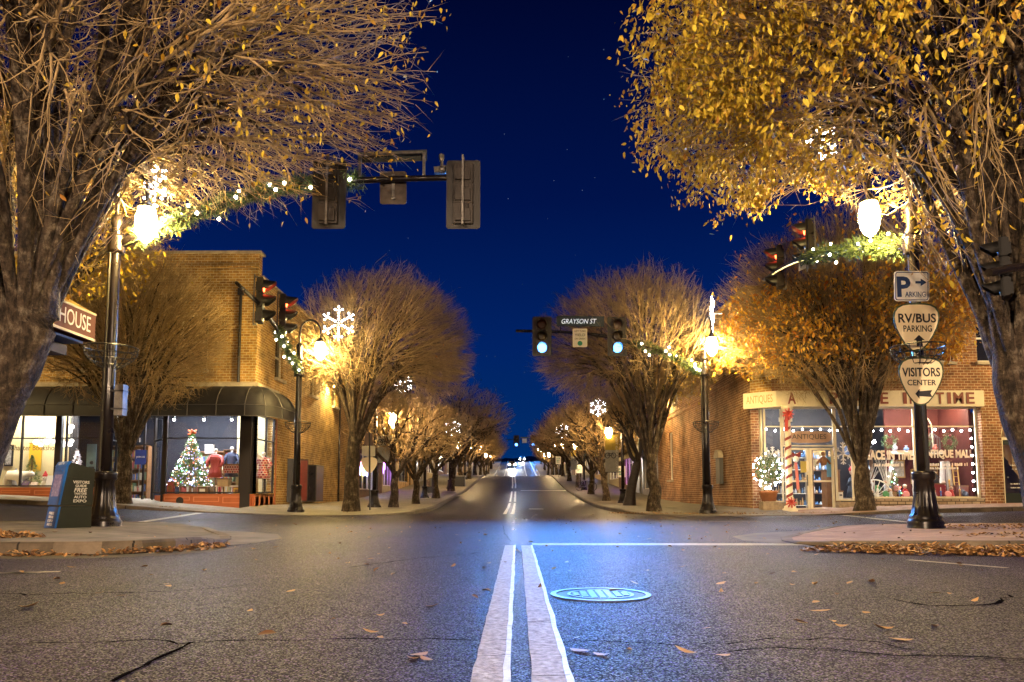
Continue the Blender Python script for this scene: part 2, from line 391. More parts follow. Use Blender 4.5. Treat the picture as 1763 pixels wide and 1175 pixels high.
# ---------------------------------------------------------------- terrain
_ry_ = [-400, 0, 20, 27, 36, 44, 60, 74, 87, 93, 97, 103, 112, 122, 141, 175, 211, 230, 260, 420, 900]
_rz_ = [0, 0, 0.0, 0.04, 0.12, 0.30, 1.05, 1.95, 2.85, 3.22, 3.33, 3.32, 3.25, 3.55, 4.75, 7.8, 11.0, 12.3, 13.0, 15.0, 18.0]
def rz(y): return float(np.interp(y, _ry_, _rz_))
def sm(a, b, x):
    t = min(1, max(0, (x - a) / (b - a))); return t * t * (3 - 2 * t)
def gz(x, y):
    side = (0.045 if x < 0 else 0.022) * max(0, abs(x) - 6.5)
    side = min(side, 1.2)
    return rz(y) + side * sm(14.5, 24, y) * (1 - sm(30, 40, y) * 0.6) - 0.012 * max(0, abs(x)) * 0.0
def walk_z(x, y):
    return gz(x, y) + 0.10
# ================================================================ SETTING
def sheet(name, xs, ys, zf, m, kind='structure', smooth=True):
    X, Y = np.meshgrid(xs, ys); V = np.array([(x, y, zf(x, y)) for x, y in zip(X.ravel(), Y.ravel())])
    nx, ny = len(xs), len(ys)
    i = np.arange(nx * ny).reshape(ny, nx)
    Q = np.stack([i[:-1, :-1], i[:-1, 1:], i[1:, 1:], i[1:, :-1]], -1).reshape(-1, 4)
    o = link(name, np_mesh(name, V, quads=Q, smooth=smooth, material=m)); o['kind'] = kind
    return o
M_EARTH = mat('dark_earth', (0.03, 0.032, 0.02), 0.9, 0.2, var=0.5, vscale=0.2)
sheet('ground', [-900, -400, -200, -100, -60, -30, 0, 30, 60, 100, 200, 400, 900], [-300, -100, -40] + list(range(-20, 260, 6)) + [300, 420, 600, 900],
      lambda x, y: gz(min(40, max(-40, x)), y) - 0.25, M_EARTH)
sheet('road', list(np.linspace(-42, -10, 9)) + list(np.linspace(-9, 9, 19)) + list(np.linspace(10, 42, 9)),
      [-40, -20, -10] + list(np.arange(-6, 30, 1.0)) + list(np.arange(30, 240, 3.0)), gz, M_ASPH)

def xl(y): return float(np.interp(y, [23.0, 23.4, 24, 25, 26.4, 30, 34, 44, 60, 90, 230], [-9.6, -7.4, -5.8, -4.4, -3.7, -3.55, -3.7, -4.2, -4.2, -4.25, -4.4]))
def xr(y): return float(np.interp(y, [23.0, 23.4, 24, 25, 26.4, 30, 34, 44, 60, 90, 230], [9.2, 7.4, 5.9, 4.6, 3.9, 3.75, 3.8, 4.0, 4.05, 4.2, 4.4]))
def rise(y): return 0.02 + 0.11 * sm(24.2, 28, y)

def walk_rows(name, ys, a, b, hf, m, nx=8):
    """pavement between x=a(y) (kerb side) and x=b(y)"""
    V, n = [], nx + 1
    for y in ys:
        for k in range(n):
            x = a(y) + (b(y) - a(y)) * k / nx
            V.append((x, y, hf(x, y)))
    mb = MB(); mb.v = V; Q = []
    for j in range(len(ys) - 1):
        for k in range(nx):
            q = (j * n + k, j * n + k + 1, (j + 1) * n + k + 1, (j + 1) * n + k)
            Q.append(q if b(ys[j]) > a(ys[j]) else q[::-1])
    mb.f = Q
    o = mb.build(name, m, smooth=False); o['kind'] = 'structure'
    return o
def kerb(name, line, hf, side, m=M_CURB, w=0.16):
    """raised kerb stones along a ground line; side=+1 puts the pavement on the left of the line's direction"""
    P = [Vector((p[0], p[1], 0)) for p in line]
    mb = MB(); rows = []
    for i, p in enumerate(P):
        t = (P[min(i + 1, len(P) - 1)] - P[max(i - 1, 0)]).normalized(); n_ = Vector((-t.y, t.x, 0)) * side
        q = p + n_ * w; h = hf(p.x, p.y) + 0.004; h2 = hf(q.x, q.y) + 0.004; g = gz(p.x, p.y)
        rows.append([(p.x - n_.x * 0.02, p.y - n_.y * 0.02, g - 0.05), (p.x, p.y, g + (h - g) * 0.8), (p.x + n_.x * 0.025, p.y + n_.y * 0.025, h), (q.x, q.y, h2), (q.x, q.y, h2 - 0.1)])
    for r in rows: mb.v += r
    for i in range(len(rows) - 1):
        for k in range(4):
            q = (i * 5 + k, (i + 1) * 5 + k, (i + 1) * 5 + k + 1, i * 5 + k + 1)
            mb.f.append(q if side > 0 else q[::-1])
    o = mb.build(name, m); o['kind'] = 'structure'
    return o

ysL = [23.0, 23.2, 23.4, 23.7, 24, 24.5, 25, 25.7, 26.4, 27, 28, 30, 32, 34, 37, 40] + list(range(44, 232, 4))
hL = lambda x, y: gz(x, y) + rise(y)
walk_rows('sidewalk_far_left', ysL, lambda y: xl(y) + (-0.14), lambda y: min(-9.75, xl(y) - 0.2), hL, M_PAVE_L)
walk_rows('sidewalk_far_right', ysL, lambda y: xr(y) + 0.14, lambda y: max(9.35, xr(y) + 0.2), hL, M_WALK)
kerb('kerb_far_left', [(xl(y), y) for y in ysL], hL, +1, M_CONC)
kerb('kerb_far_right', [(xr(y), y) for y in ysL], hL, -1, M_CONC)
hC = lambda x, y: gz(x, y) + 0.02 + 0.11 * sm(9.5, 13, abs(x))
walk_rows('sidewalk_cross_left', [23.0, 24, 25, 26, 27, 28.2, 29.6], lambda y: -9.75, lambda y: -40, hC, M_PAVE_L, 20)
walk_rows('sidewalk_cross_right', [23.0, 24, 25, 26, 27, 28.6], lambda y: 9.35, lambda y: 40, hC, M_PAVER, 20)
kerb('kerb_cross_left', [(x, 23.0) for x in np.linspace(-40, -9.6, 22)], hC, +1)
kerb('kerb_cross_right', [(x, 23.0) for x in np.linspace(40, 9.2, 22)], hC, -1)

NL = [(-5.2, 8.3), (-4.7, 8.38), (-4.35, 8.6), (-4.15, 9.0), (-4.08, 9.6), (-4.15, 10.4), (-4.4, 11.4), (-4.9, 12.6), (-5.7, 13.7), (-7.0, 14.7), (-9.0, 15.3)]
NR = [(6.4, 9.1), (5.2, 9.15), (4.5, 9.3), (4.05, 9.7), (3.85, 10.3), (3.9, 11.0), (4.2, 11.9), (4.8, 12.9), (5.8, 13.9), (7.2, 14.8), (9.2, 15.3)]
def ease(x, y, cx, cy, r0, r1): return sm(r0, r1, math.hypot(x - cx, y - cy))
hNL = lambda x, y: 0.012 + 0.135 * min(1, ease(x, y, -4.3, 12.2, 0.9, 3.0))
hNR = lambda x, y: 0.012 + 0.105 * min(1, ease(x, y, 4.0, 11.9, 0.8, 3.2))
def edge_x(line): 
    ys_, xs_ = [p[1] for p in line], [p[0] for p in line]
    return lambda y: float(np.interp(y, ys_, xs_))
eL, eR = edge_x(NL), edge_x(NR)
walk_rows('sidewalk_near_left', sorted([p[1] for p in NL] + [9.3, 10, 11, 12, 13.2, 14.2]), lambda y: eL(y) - 0.14, lambda y: -40, hNL, M_CONC, 60)
walk_rows('sidewalk_near_right', sorted([p[1] for p in NR] + [12.4, 13.4, 14.4]), lambda y: eR(y) + 0.14, lambda y: 40, hNR, M_PAVER, 60)
kerb('kerb_near_left', [(x, 8.3) for x in np.linspace(-40, -5.8, 14)] + NL + [(x, 15.3) for x in np.linspace(-9.6, -40, 6)], hNL, +1)
kerb('kerb_near_right', [(x, 9.1) for x in np.linspace(40, 6.8, 14)] + NR + [(x, 15.3) for x in np.linspace(9.8, 40, 6)], hNR, -1)
# flush concrete aprons of the kerb ramps and the gutters
def flat(name, poly, m, dz=0.004, sub=1):
    mb = MB(); mb.quad(*[(x, y, gz(x, y) + dz) for x, y in poly]); o = mb.build(name, m); o['kind'] = 'structure'; return o
def band(name, line, w, side, m, dz=0.004):
    P = [Vector((p[0], p[1], 0)) for p in line]; mb = MB(); A, B = [], []
    for i, p in enumerate(P):
        t = (P[min(i + 1, len(P) - 1)] - P[max(i - 1, 0)]).normalized(); n_ = Vector((-t.y, t.x, 0)) * side
        ww = w[i] if hasattr(w, '__len__') else w
        q = p + n_ * ww; A.append((p.x, p.y, gz(p.x, p.y) + dz)); B.append((q.x, q.y, gz(q.x, q.y) + dz))
    for i in range(len(P) - 1):
        f = (A[i], A[i + 1], B[i + 1], B[i]); mb.quad(*(f if side > 0 else f[::-1]))
    o = mb.build(name, m); o['kind'] = 'structure'; return o
band('gutter_near_left', [(x, 8.285) for x in np.linspace(-40, -5.8, 8)] + NL[:5], 0.5, -1, M_CONC)
band('gutter_near_right', [(x, 9.085) for x in np.linspace(40, 6.8, 8)] + NR[:3], 0.45, +1, M_CONC)
band('apron_near_left', NL[4:10], [0.1, 0.45, 0.75, 0.8, 0.5, 0.1], -1, M_CONC, 0.006)
band('apron_near_right', NR[4:10], [0.25, 0.55, 0.75, 0.7, 0.5, 0.1], +1, M_CONC, 0.006)

# ---------------------------------------------------------------- road markings: thick worn paint with ragged edges
def stripe(mb, x0, x1, y0, y1, dz=0.006, n=40, rag=0.006, drift=None, seed=0):
    g = np.random.default_rng(seed); A = []; th = dz
    ys = np.linspace(y0, y1, n + 1)
    for y in ys:
        d = drift(y) if drift else 0
        A.append((x0 + d + g.normal(0, rag), x1 + d + g.normal(0, rag), y))
    for i in range(n):
        (a0, b0, ya), (a1, b1, yb) = A[i], A[i + 1]
        z = lambda x, y: gz(x, y) + th
        mb.quad((a0, ya, z(a0, ya)), (b0, ya, z(b0, ya)), (b1, yb, z(b1, yb)), (a1, yb, z(a1, yb)))
        mb.quad((a0, ya, z(a0, ya) - th), (a0, ya, z(a0, ya)), (a1, yb, z(a1, yb)), (a1, yb, z(a1, yb) - th))
        mb.quad((b0, ya, z(b0, ya)), (b0, ya, z(b0, ya) - th), (b1, yb, z(b1, yb) - th), (b1, yb, z(b1, yb)))
    mb.quad((A[0][0], y0, gz(0, y0)), (A[0][1], y0, gz(0, y0)), (A[0][1], y0, gz(0, y0) + th), (A[0][0], y0, gz(0, y0) + th))
mb = MB()
stripe(mb, -0.168, -0.030, -3.0, 10.0, 0.006, 75, 0.0022, seed=1); stripe(mb, 0.052, 0.192, -3.0, 10.0, 0.006, 75, 0.0022, seed=2)
o = mb.build('centre_line_paint', M_PAINT); o['kind'] = 'structure'
mb = MB()
stripe(mb, -0.052, -0.027, -3.0, 10.0, 0.010, 75, 0.0022, seed=3); stripe(mb, 0.176, 0.199, -3.0, 10.0, 0.010, 75, 0.0022, seed=4)
o = mb.build('centre_line_fresh_edge', mat('fresh_road_paint', (0.62, 0.62, 0.60), 0.5, 0.5, var=0.4, vscale=30)); o['kind'] = 'structure'
mb = MB()
dr = lambda y: float(np.interp(y, [26, 45, 70, 95, 230], [-0.32, -0.30, -0.32, -0.5, -0.9]))
stripe(mb, -0.20, -0.08, 26.3, 60, 0.006, 40, 0.006, dr, 5); stripe(mb, 0.08, 0.20, 26.3, 60, 0.006, 40, 0.006, dr, 6)
stripe(mb, -0.20, -0.08, 65, 96, 0.006, 20, 0.004, dr, 7); stripe(mb, 0.08, 0.20, 65, 96, 0.006, 20, 0.004, dr, 8)
stripe(mb, -0.12, 0.10, 112, 215, 0.008, 30, 0.0, dr, 9); stripe(mb, -1.9, -1.7, 112, 215, 0.008, 30, 0.0, dr, 10); stripe(mb, 2.2, 2.4, 112, 215, 0.008, 30, 0.0, dr, 11)
stripe(mb, 4.0, 4.3, 112, 215, 0.008, 30, 0.0, dr, 11)
stripe(mb, 0.25, 4.0, 61.0, 61.7, 0.006, 2, 0.0, None, 12); stripe(mb, 0.5, 1.15, 33.0, 33.6, 0.006, 2, 0.02, None, 12)
o = mb.build('far_centre_line_paint', mat('bright_road_paint', (0.78, 0.76, 0.70), 0.5, var=0.25, vscale=6)); o['kind'] = 'structure'
mb = MB(); g = np.random.default_rng(3)
xs = np.linspace(0.2, 3.95, 30)
for a, b in zip(xs[:-1], xs[1:]):
    j0, j1 = g.normal(0, 0.012, 2)
    mb.quad((a, 10.02 + j0, 0.006), (b, 10.02 + j1, 0.006), (b, 10.46 + j1, 0.006), (a, 10.46 + j0, 0.006))
o = mb.build('stop_line_paint', M_PAINT); o['kind'] = 'structure'
mb = MB()
for (x0, y0, x1, y1, w) in [(-8.75, 15.9, -9.7, 22.6, 0.22), (-7.0, 5.55, -4.0, 6.5, 0.1), (-5.2, 6.35, -4.1, 6.42, 0.08), (4.05, 7.75, 4.5, 6.9, 0.10), (9.3, 15.9, 9.9, 22.6, 0.2), (5.0, 19.6, 6.4, 19.7, 0.12)]:
    d = Vector((x1 - x0, y1 - y0, 0)).normalized(); n_ = Vector((-d.y, d.x, 0)) * w / 2
    P = [(x0 - n_.x, y0 - n_.y), (x1 - n_.x, y1 - n_.y), (x1 + n_.x, y1 + n_.y), (x0 + n_.x, y0 + n_.y)]
    mb.quad(*[(x, y, gz(x, y) + 0.006) for x, y in P][::-1]) if (Vector((*P[1], 0)) - Vector((*P[0], 0))).cross(Vector((*P[2], 0)) - Vector((*P[1], 0))).z < 0 else mb.quad(*[(x, y, gz(x, y) + 0.006) for x, y in P])
o = mb.build('parking_line_paint', M_PAINT); o['kind'] = 'structure'

# cracks in the asphalt
mb = MB(); g = np.random.default_rng(21)
def crack(pts, w):
    P = []
    for (a, b) in zip(pts[:-1], pts[1:]):
        L = math.hypot(b[0] - a[0], b[1] - a[1]); k = max(2, int(L / 0.10))
        for i in range(k):
            t = i / k; P.append((a[0] + (b[0] - a[0]) * t + g.normal(0, 0.012), a[1] + (b[1] - a[1]) * t + g.normal(0, 0.022)))
    P.append(pts[-1])
    for i in range(len(P) - 1):
        (xa, ya), (xb, yb) = P[i], P[i + 1]
        if abs(xa) < 0.24 and abs(xb) < 0.24 and ya < 10: continue
        wa = w * (0.25 + 0.75 * g.random()); wb = w * (0.25 + 0.75 * g.random())
        d = Vector((xb - xa, yb - ya, 0)).normalized(); n_ = Vector((-d.y, d.x, 0))
        mb.quad((xa - n_.x * wa, ya - n_.y * wa, gz(xa, ya) + 0.004), (xb - n_.x * wb, yb - n_.y * wb, gz(xb, yb) + 0.004), (xb + n_.x * wb, yb + n_.y * wb, gz(xb, yb) + 0.004), (xa + n_.x * wa, ya + n_.y * wa, gz(xa, ya) + 0.004))
def gp(px, py): 
    # ground point seen at a pixel on flat z=0
    d = _RT * ((px - PX / 2) / F) + _UP * ((PY / 2 - py) / F + SH) + _FW
    t = -CAMZ / d.z; return (d.x * t, d.y * t)
crack([gp(*p) for p in [(0, 1115), (130, 1107), (250, 1104), (320, 1108), (400, 1106), (520, 1104), (700, 1102), (840, 1104)]], 0.012)
crack([gp(*p) for p in [(190, 1175), (262, 1140), (300, 1120), (330, 1107)]], 0.014)
crack([gp(*p) for p in [(0, 1024), (90, 1024), (260, 1020), (360, 1015), (420, 1009)]], 0.016)
crack([gp(*p) for p in [(960, 1106), (1060, 1105), (1130, 1110), (1180, 1114)]], 0.009)
crack([gp(*p) for p in [(1190, 1110), (1250, 1109), (1300, 1103), (1420, 1100), (1520, 1108), (1570, 1120)]], 0.010)
crack([gp(*p) for p in [(1250, 1121), (1340, 1115), (1430, 1122), (1540, 1130), (1640, 1128), (1763, 1137)]], 0.012)
crack([gp(*p) for p in [(1540, 1034), (1600, 1044), (1660, 1044), (1720, 1040), (1735, 1025)]], 0.018)
crack([gp(*p) for p in [(600, 915), (700, 913), (830, 911), (868, 912)]], 0.022)
crack([gp(*p) for p in [(600, 978), (720, 962), (830, 952)]], 0.016)
crack([gp(*p) for p in [(866, 905), (868, 918), (875, 927), (882, 935)]], 0.008)
for k in range(46):
    y = 1.6 + 8.3 * g.random() ** 1.3; x0 = -0.168 if g.random() < .5 else 0.052; s_ = g.normal(0, .012); w_ = 0.0012 + .0022 * g.random()
    pts_ = [(x0 + .14 * q / 4, y + s_ * q + g.normal(0, .004)) for q in range(5)]
    for (xa, ya), (xb, yb) in zip(pts_[:-1], pts_[1:]): mb.quad((xa, ya - w_, .0132), (xb, yb - w_, .0132), (xb, yb + w_, .0132), (xa, ya + w_, .0132))
o = mb.build('asphalt_crack', M_CRACK); o['kind'] = 'structure'

# far hill with a wooded outline behind the end of the street
g = np.random.default_rng(5)
xs = np.linspace(-420, 420, 120); V = []
for i, x in enumerate(xs):
    h = 19 + 7 * math.sin(x * 0.011 + 1.2) + 2 * math.sin(x * 0.05) + g.normal(0, .8)
    V += [(x, 430, 8), (x, 520, h * 0.8 + 4), (x, 640, h * 1.15 + 4), (x, 860, 10)]
i = np.arange(len(V)).reshape(-1, 4); Q = np.stack([i[:-1, :-1], i[1:, :-1], i[1:, 1:], i[:-1, 1:]], -1).reshape(-1, 4)
o = link('hill', np_mesh('hill', np.array(V), quads=Q, material=mat('haze_tinted_woods', (0.24, 0.27, 0.30), 0.9, 0.1, var=0.5, vscale=0.05))); o['kind'] = 'structure'  # pale blue-grey colour paints haze and sky glow onto the woods

# ---------------------------------------------------------------- fallen leaves
LT = np.array([[0, 0], [.25, 0], [.55, 0], [.82, 0], [1, 0], [.22, .36], [.52, .46], [.8, .26], [.22, -.36], [.52, -.46], [.8, -.26]], float)
LTRI = np.array([[0, 1, 5], [3, 4, 7], [0, 8, 1], [3, 10, 4]]); LQ = np.array([[1, 2, 6, 5], [2, 3, 7, 6], [8, 9, 2, 1], [9, 10, 3, 2]])
def litter(pos, length, width, rng, tilt=0.35, fold=0.35, curl=0.25):
    n = len(pos); L = length * rng.uniform(0.65, 1.25, n); Wd = width * rng.uniform(0.7, 1.2, n)
    az = rng.uniform(0, 2 * np.pi, n); tl = rng.normal(0, tilt, n); rl = rng.normal(0, tilt, n)
    ax = np.stack([np.cos(az) * np.cos(tl), np.sin(az) * np.cos(tl), np.sin(tl)], 1)
    sd = np.stack([-np.sin(az) * np.cos(rl), np.cos(az) * np.cos(rl), np.sin(rl)], 1)
    up = np.cross(ax, sd)
    f = rng.uniform(-0.2, 1, n) * fold; c = rng.uniform(-0.3, 1, n) * curl
    u = LT[:, 0]; w = LT[:, 1]
    V = pos[:, None] + ax[:, None] * ((u - 0.5)[None] * L[:, None])[..., None] + sd[:, None] * (w[None] * Wd[:, None])[..., None] \
        + up[:, None] * ((np.abs(w)[None] * f[:, None] * Wd[:, None] * 1.5 + c[:, None] * ((u - 0.5) ** 2 * 2)[None] * L[:, None]))[..., None]
    zlow = V[..., 2].min(1) - pos[:, 2]
    V[..., 2] -= zlow[:, None]
    k = (np.arange(n) * len(LT))[:, None, None]
    return V.reshape(-1, 3), (LTRI[None] + k).reshape(-1, 3), (LQ[None] + k).reshape(-1, 4)
g = np.random.default_rng(77)
# the ones one can count on the near asphalt
near = [(50, 1047), (290, 1011), (500, 1019), (430, 1053), (655, 1061), (637, 1091), (697, 1076), (722, 1129), (735, 1137), (712, 1136), (745, 1046), (990, 1101), (998, 1122), (1035, 1129), (1083, 1121),
        (1180, 1126), (1405, 1039), (1412, 1053), (1382, 1073), (1450, 1080), (1520, 1085), (1492, 1057), (1551, 1103), (975, 969), (841, 971), (780, 977), (1245, 1005), (1240, 1006), (1247, 988), (1365, 1008), (1500, 1004), (655, 1100), (1245, 1130)]
leafm = []
for q in range(5):
    V, T_, Q_ = litter(np.zeros((1, 3)), 0.095, 0.048, g, 0.12, 0.9, 0.5)
    leafm.append(np_mesh('fallen_leaf', V, T_, Q_, material=M_LEAF_B))
for k, p in enumerate(near):
    x, y = gp(*p); o = link('fallen_leaf', leafm[k % 5], loc=(x, y, 0.004 if abs(x) > 0.25 else 0.014))
    o.rotation_euler = (0, 0, g.uniform(0, 6.28)); s_ = g.uniform(0.75, 1.2); o.scale = (s_, s_, s_)
    tag(o, 'single dry curled leaf lying alone on the open asphalt', 'leaf', 'leaves scattered on the near asphalt')
# uncountable litter
P = []
for _ in range(520):
    y = 3.5 + 22 * g.random() ** 1.0; x = g.uniform(-4, 12) if g.random() < 0.6 else g.uniform(-12, 9)
    P.append((x, y))
P = np.array(P)
Z = np.array([max(gz(x, y), 0) + 0.004 + (hNL(x, y) if (x < eL(y) and 8.3 < y < 15.3) else 0) + (hNR(x, y) if (x > eR(y) and 9.1 < y < 15.3) else 0) + (rise(y) if y > 23.2 and (x < xl(y) or x > xr(y)) else 0) for x, y in P])
V, T_, Q_ = litter(np.column_stack([P, Z]), 0.075, 0.04, g, 0.15, 0.6, 0.4)
o = link('scattered_leaves', np_mesh('scattered_leaves', V, T_, Q_, material=M_LEAF_B)); tag(o, 'thin scatter of dry leaves over the crossing and pavements', 'leaves', kind='stuff')
def pile(name, label, pts, n, hh, m=M_LEAF_B, L=0.068):
    # pts: list of (x, y, radius x, radius y)
    A = []
    for (x, y, rx, ry, z0) in pts:
        k = int(n * rx * ry / sum(p[2] * p[3] for p in pts))
        r = np.sqrt(g.random(k)); a = g.uniform(0, 6.28, k)
        zz = z0 + g.random(k) * hh * (1 - r ** 2) + 0.005
        A.append(np.column_stack([x + rx * r * np.cos(a), y + ry * r * np.sin(a), zz]))
    A = np.concatenate(A); V, T_, Q_ = litter(A, L, 0.038, g, 0.30, 0.7, 0.5)
    o = link(name, np_mesh(name, V, T_, Q_, material=m)); tag(o, label, 'leaf litter', kind='stuff'); return o
pile('gutter_leaf_litter', 'thick drift of yellow and brown leaves along the right kerb',
     [(4.1, 8.95, .7, .25, 0), (4.9, 8.75, .9, .42, 0), (5.9, 8.6, 1.0, .52, 0), (6.9, 8.5, 1.0, .58, 0), (7.9, 8.5, 1.0, .55, 0), (9, 8.5, 1.2, .55, 0), (10.4, 8.5, 1.2, .55, 0)], 7500, 0.10)
pile('planter_leaf_litter', 'dark leaf heap on the left corner pavement by the box', [(-7.4, 9.5, 1.3, .5, .13), (-6.3, 9.3, .35, .2, .13)], 1200, 0.10)
pile('kerb_leaf_litter', 'leaves caught under the left corner kerb', [(-4.35, 8.55, .45, .35, 0.02), (-5.4, 8.15, .9, .12, 0), (-7, 8.15, 1.0, .1, 0), (-4.0, 9.3, .3, .7, 0.01)], 750, 0.05)
pile('verge_leaf_litter', 'brown leaves strewn around the far right tree trunks', [(5.0, 26.2, 1.8, 1.2, .06), (8, 25.4, 2.6, 1.0, .06), (11.5, 24.4, 2.2, .9, .1), (9.2, 13.1, 2.0, 1.0, .11), (11, 11, 2.0, 1.0, .11), (7.5, 10.2, 1.5, .6, .11)], 2600, 0.05)
pile('trunk_leaf_litter', 'few leaves around the trunk on the far left corner', [(-12.4, 23.9, 1.6, .6, .3), (-6, 26.2, 1.2, .5, .06)], 260, 0.04)

# ================================================================ TREES
def tree_data(seed, N, fork, centre, rad, up, down, r0, rtip, K0=7, w=0.38, frac=0.30, twigs=2, tlen=0.26, shell=0.35, upb=0.0, wig=0.10, lowcut=0.0, avoid=None):
    g = np.random.default_rng(seed)
    T = []
    cx, cyy, cz = centre
    while len(T) < N:
        d = g.normal(size=(N, 3)); d /= np.linalg.norm(d, axis=1)[:, None]
        rr = (shell + (1 - shell) * g.random(N)) ** 0.5 if False else (shell ** 3 + (1 - shell ** 3) * g.random(N)) ** (1 / 3)
        sc = np.where(d[:, 2] > 0, up, down)
        bump = 1 + 0.05 * np.sin(3 * np.arctan2(d[:, 1], d[:, 0]) + seed) + 0.04 * g.normal(size=N)
        p = np.stack([d[:, 0] * rad, d[:, 1] * rad, d[:, 2] * sc], 1) * (rr * bump)[:, None]
        # keep a vase: nothing under the cone that rises from the fork
        rho = np.hypot(p[:, 0], p[:, 1]); z = p[:, 2] + cz
        keep = z > fork[2] + 0.25 + lowcut * rho * (1 - rho / (2.15 * rad))
        p = p[keep] + np.array([cx, cyy, cz])
        if avoid is not None: p = p[~avoid(p)]
        T += list(p)
    T = np.array(T[:N])
    ex = math.log(r0 * 0.85 / rtip) / math.log(N)
    pos, par, cnt = [np.array([0, 0, -0.25.__float__()])], [-1], [N]
    f = np.array(fork, float)
    for k, t in enumerate([0.2, 0.42, 0.62, 0.76, 0.88, 1.0]):
        q = f * t + (g.normal(size=3) * [0.03, 0.03, 0] if t < 0.7 else 0); pos.append(q); par.append(len(pos) - 2); cnt.append(N)
    fk = len(pos) - 1
    up_ = np.array([0, 0, 1.0])
    V = T - f; U = V / np.linalg.norm(V, axis=1)[:, None]
    C = U[g.choice(N, K0, replace=False)]
    for _ in range(8):
        lab = (U @ C.T).argmax(1)
        for k in range(K0):
            if (lab == k).any():
                c = U[lab == k].mean(0); C[k] = c / np.linalg.norm(c)
    stack = []
    for k in range(K0):
        ix = np.nonzero(lab == k)[0]
        if len(ix):
            c = C[k]; d = up_ * (0.45 + upb) + c * 0.8 + np.array([c[0], c[1], 0]) * 0.15
            stack.append((fk - int(np.argmin(np.abs(np.array([0.97, 0.88, 0.78]) - c[2])) ) if c[2] < 0.97 else fk, d / np.linalg.norm(d), ix, 0))
    tips = []
    while stack:
        node, d, ix, lev = stack.pop()
        p = pos[node]; n = len(ix)
        c = T[ix].mean(0) if n > 1 else T[ix[0]]
        v = c - p; dist = np.linalg.norm(v) + 1e-9; v = v / dist
        if n == 1:
            m1 = p + (v * 0.6 + d * 0.4) * dist * 0.5 + g.normal(size=3) * dist * wig * 0.6
            pos.append(m1); par.append(node); cnt.append(1)
            pos.append(T[ix[0]]); par.append(len(pos) - 2); cnt.append(0.5); tips.append(len(pos) - 1)
            continue
        ww = w if lev < 5 else w * 0.7
        dd = d * ww + v * (1 - ww) + up_ * (upb * max(0.0, 1 - lev / 4.5)); dd /= np.linalg.norm(dd)
        step = max(0.05, dist * frac * g.uniform(0.8, 1.25))
        if lev == 0: step = dist * 0.16
        q = p + dd * step + g.normal(size=3) * step * wig
        pos.append(q); par.append(node); cnt.append(n); me_ = len(pos) - 1
        A = T[ix] - q; A /= (np.linalg.norm(A, axis=1)[:, None] + 1e-9)
        B = A - A.mean(0)
        if n > 3:
            cov = B.T @ B; ev, evec = np.linalg.eigh(cov); axv = evec[:, -1]
        else:
            axv = g.normal(size=3)
        s = B @ axv; cut = np.quantile(s, g.uniform(0.32, 0.68)); a = s <= cut
        if a.all() or not a.any(): a = np.arange(n) < n // 2
        stack.append((me_, dd, ix[a], lev + 1)); stack.append((me_, dd, ix[~a], lev + 1))
    pos = np.array(pos); par = np.array(par); cnt = np.array(cnt, float)
    rad_ = rtip * np.maximum(cnt, 0.6) ** ex
    rad_[:7] = r0 * np.array([1.6, 1.12, 0.99, 0.93, 0.88, 0.80, 0.66])
    kids = [[] for _ in pos]
    for i in range(1, len(pos)): kids[par[i]].append(i)
    chains = []; st = [(0, -1)]
    while st:
        i, pr = st.pop(); ch = [] if pr < 0 else [pr]
        j = i
        while True:
            ch.append(j)
            if not kids[j]: break
            b = max(kids[j], key=lambda q: cnt[q])
            for k in kids[j]:
                if k != b: st.append((k, j))
            j = b
        chains.append((ch, pr >= 0))
    big, small = [[], [], 0], [[], [], 0]
    def tube(store, P, r, n):
        Tn = np.gradient(P, axis=0); Tn /= (np.linalg.norm(Tn, axis=1)[:, None] + 1e-9)
        a = np.cross(Tn, [0.31, 0.17, 0.93] if abs(Tn[:, 2]).mean() < 0.9 else [0.9, 0.3, 0.1]); a /= (np.linalg.norm(a, axis=1)[:, None] + 1e-9); b = np.cross(Tn, a)
        an = 2 * np.pi * np.arange(n) / n
        Vv = P[:, None] + (a[:, None] * np.cos(an)[None, :, None] + b[:, None] * np.sin(an)[None, :, None]) * r[:, None, None]
        k = store[2]; m = len(P); base = k + np.arange(m - 1)[:, None] * n; kk = np.arange(n)[None]
        Q = np.stack([base + kk, base + (kk + 1) % n, base + n + (kk + 1) % n, base + n + kk], -1).reshape(-1, 4)
        store[0].append(Vv.reshape(-1, 3)); store[1].append(Q); store[2] += m * n
    for ch, has_parent in chains:
        P = pos[ch]; r = rad_[ch].copy()
        if has_parent: r[0] = min(r[0], r[1] * 1.05)
        rm = r[1] if len(r) > 1 else r[0]
        if rm > 0.028 and len(P) > 2:
            # split the chain where it gets thin: thick end -> trunk part
            k = int(np.argmax(r < 0.02)) if (r < 0.02).any() else len(r)
            k = max(3, min(k + 1, len(r)))
            PP, rr = P[:k], r[:k]
            t = np.arange(k); tt = np.linspace(0, k - 1, (k - 1) * 3 + 1)
            E = np.vstack([2 * PP[0] - PP[1], PP, 2 * PP[-1] - PP[-2]]); i0 = np.minimum(tt.astype(int), k - 2); u = (tt - i0)[:, None]
            p0, p1, p2, p3 = E[i0], E[i0 + 1], E[i0 + 2], E[i0 + 3]
            S = 0.5 * ((2 * p1) + (-p0 + p2) * u + (2 * p0 - 5 * p1 + 4 * p2 - p3) * u ** 2 + (-p0 + 3 * p1 - 3 * p2 + p3) * u ** 3)
            rs = np.interp(tt, t, rr)
            tube(big, S, rs, 12 if rm > 0.12 else 8 if rm > 0.06 else 6)
            if k < len(r): tube(small, P[k - 1:], r[k - 1:], 3)
        else:
            tube(small, P, r, 4 if rm > 0.012 else 3)
    # fine side twigs near every tip
    tp = np.array(tips); nT = len(tp) * twigs
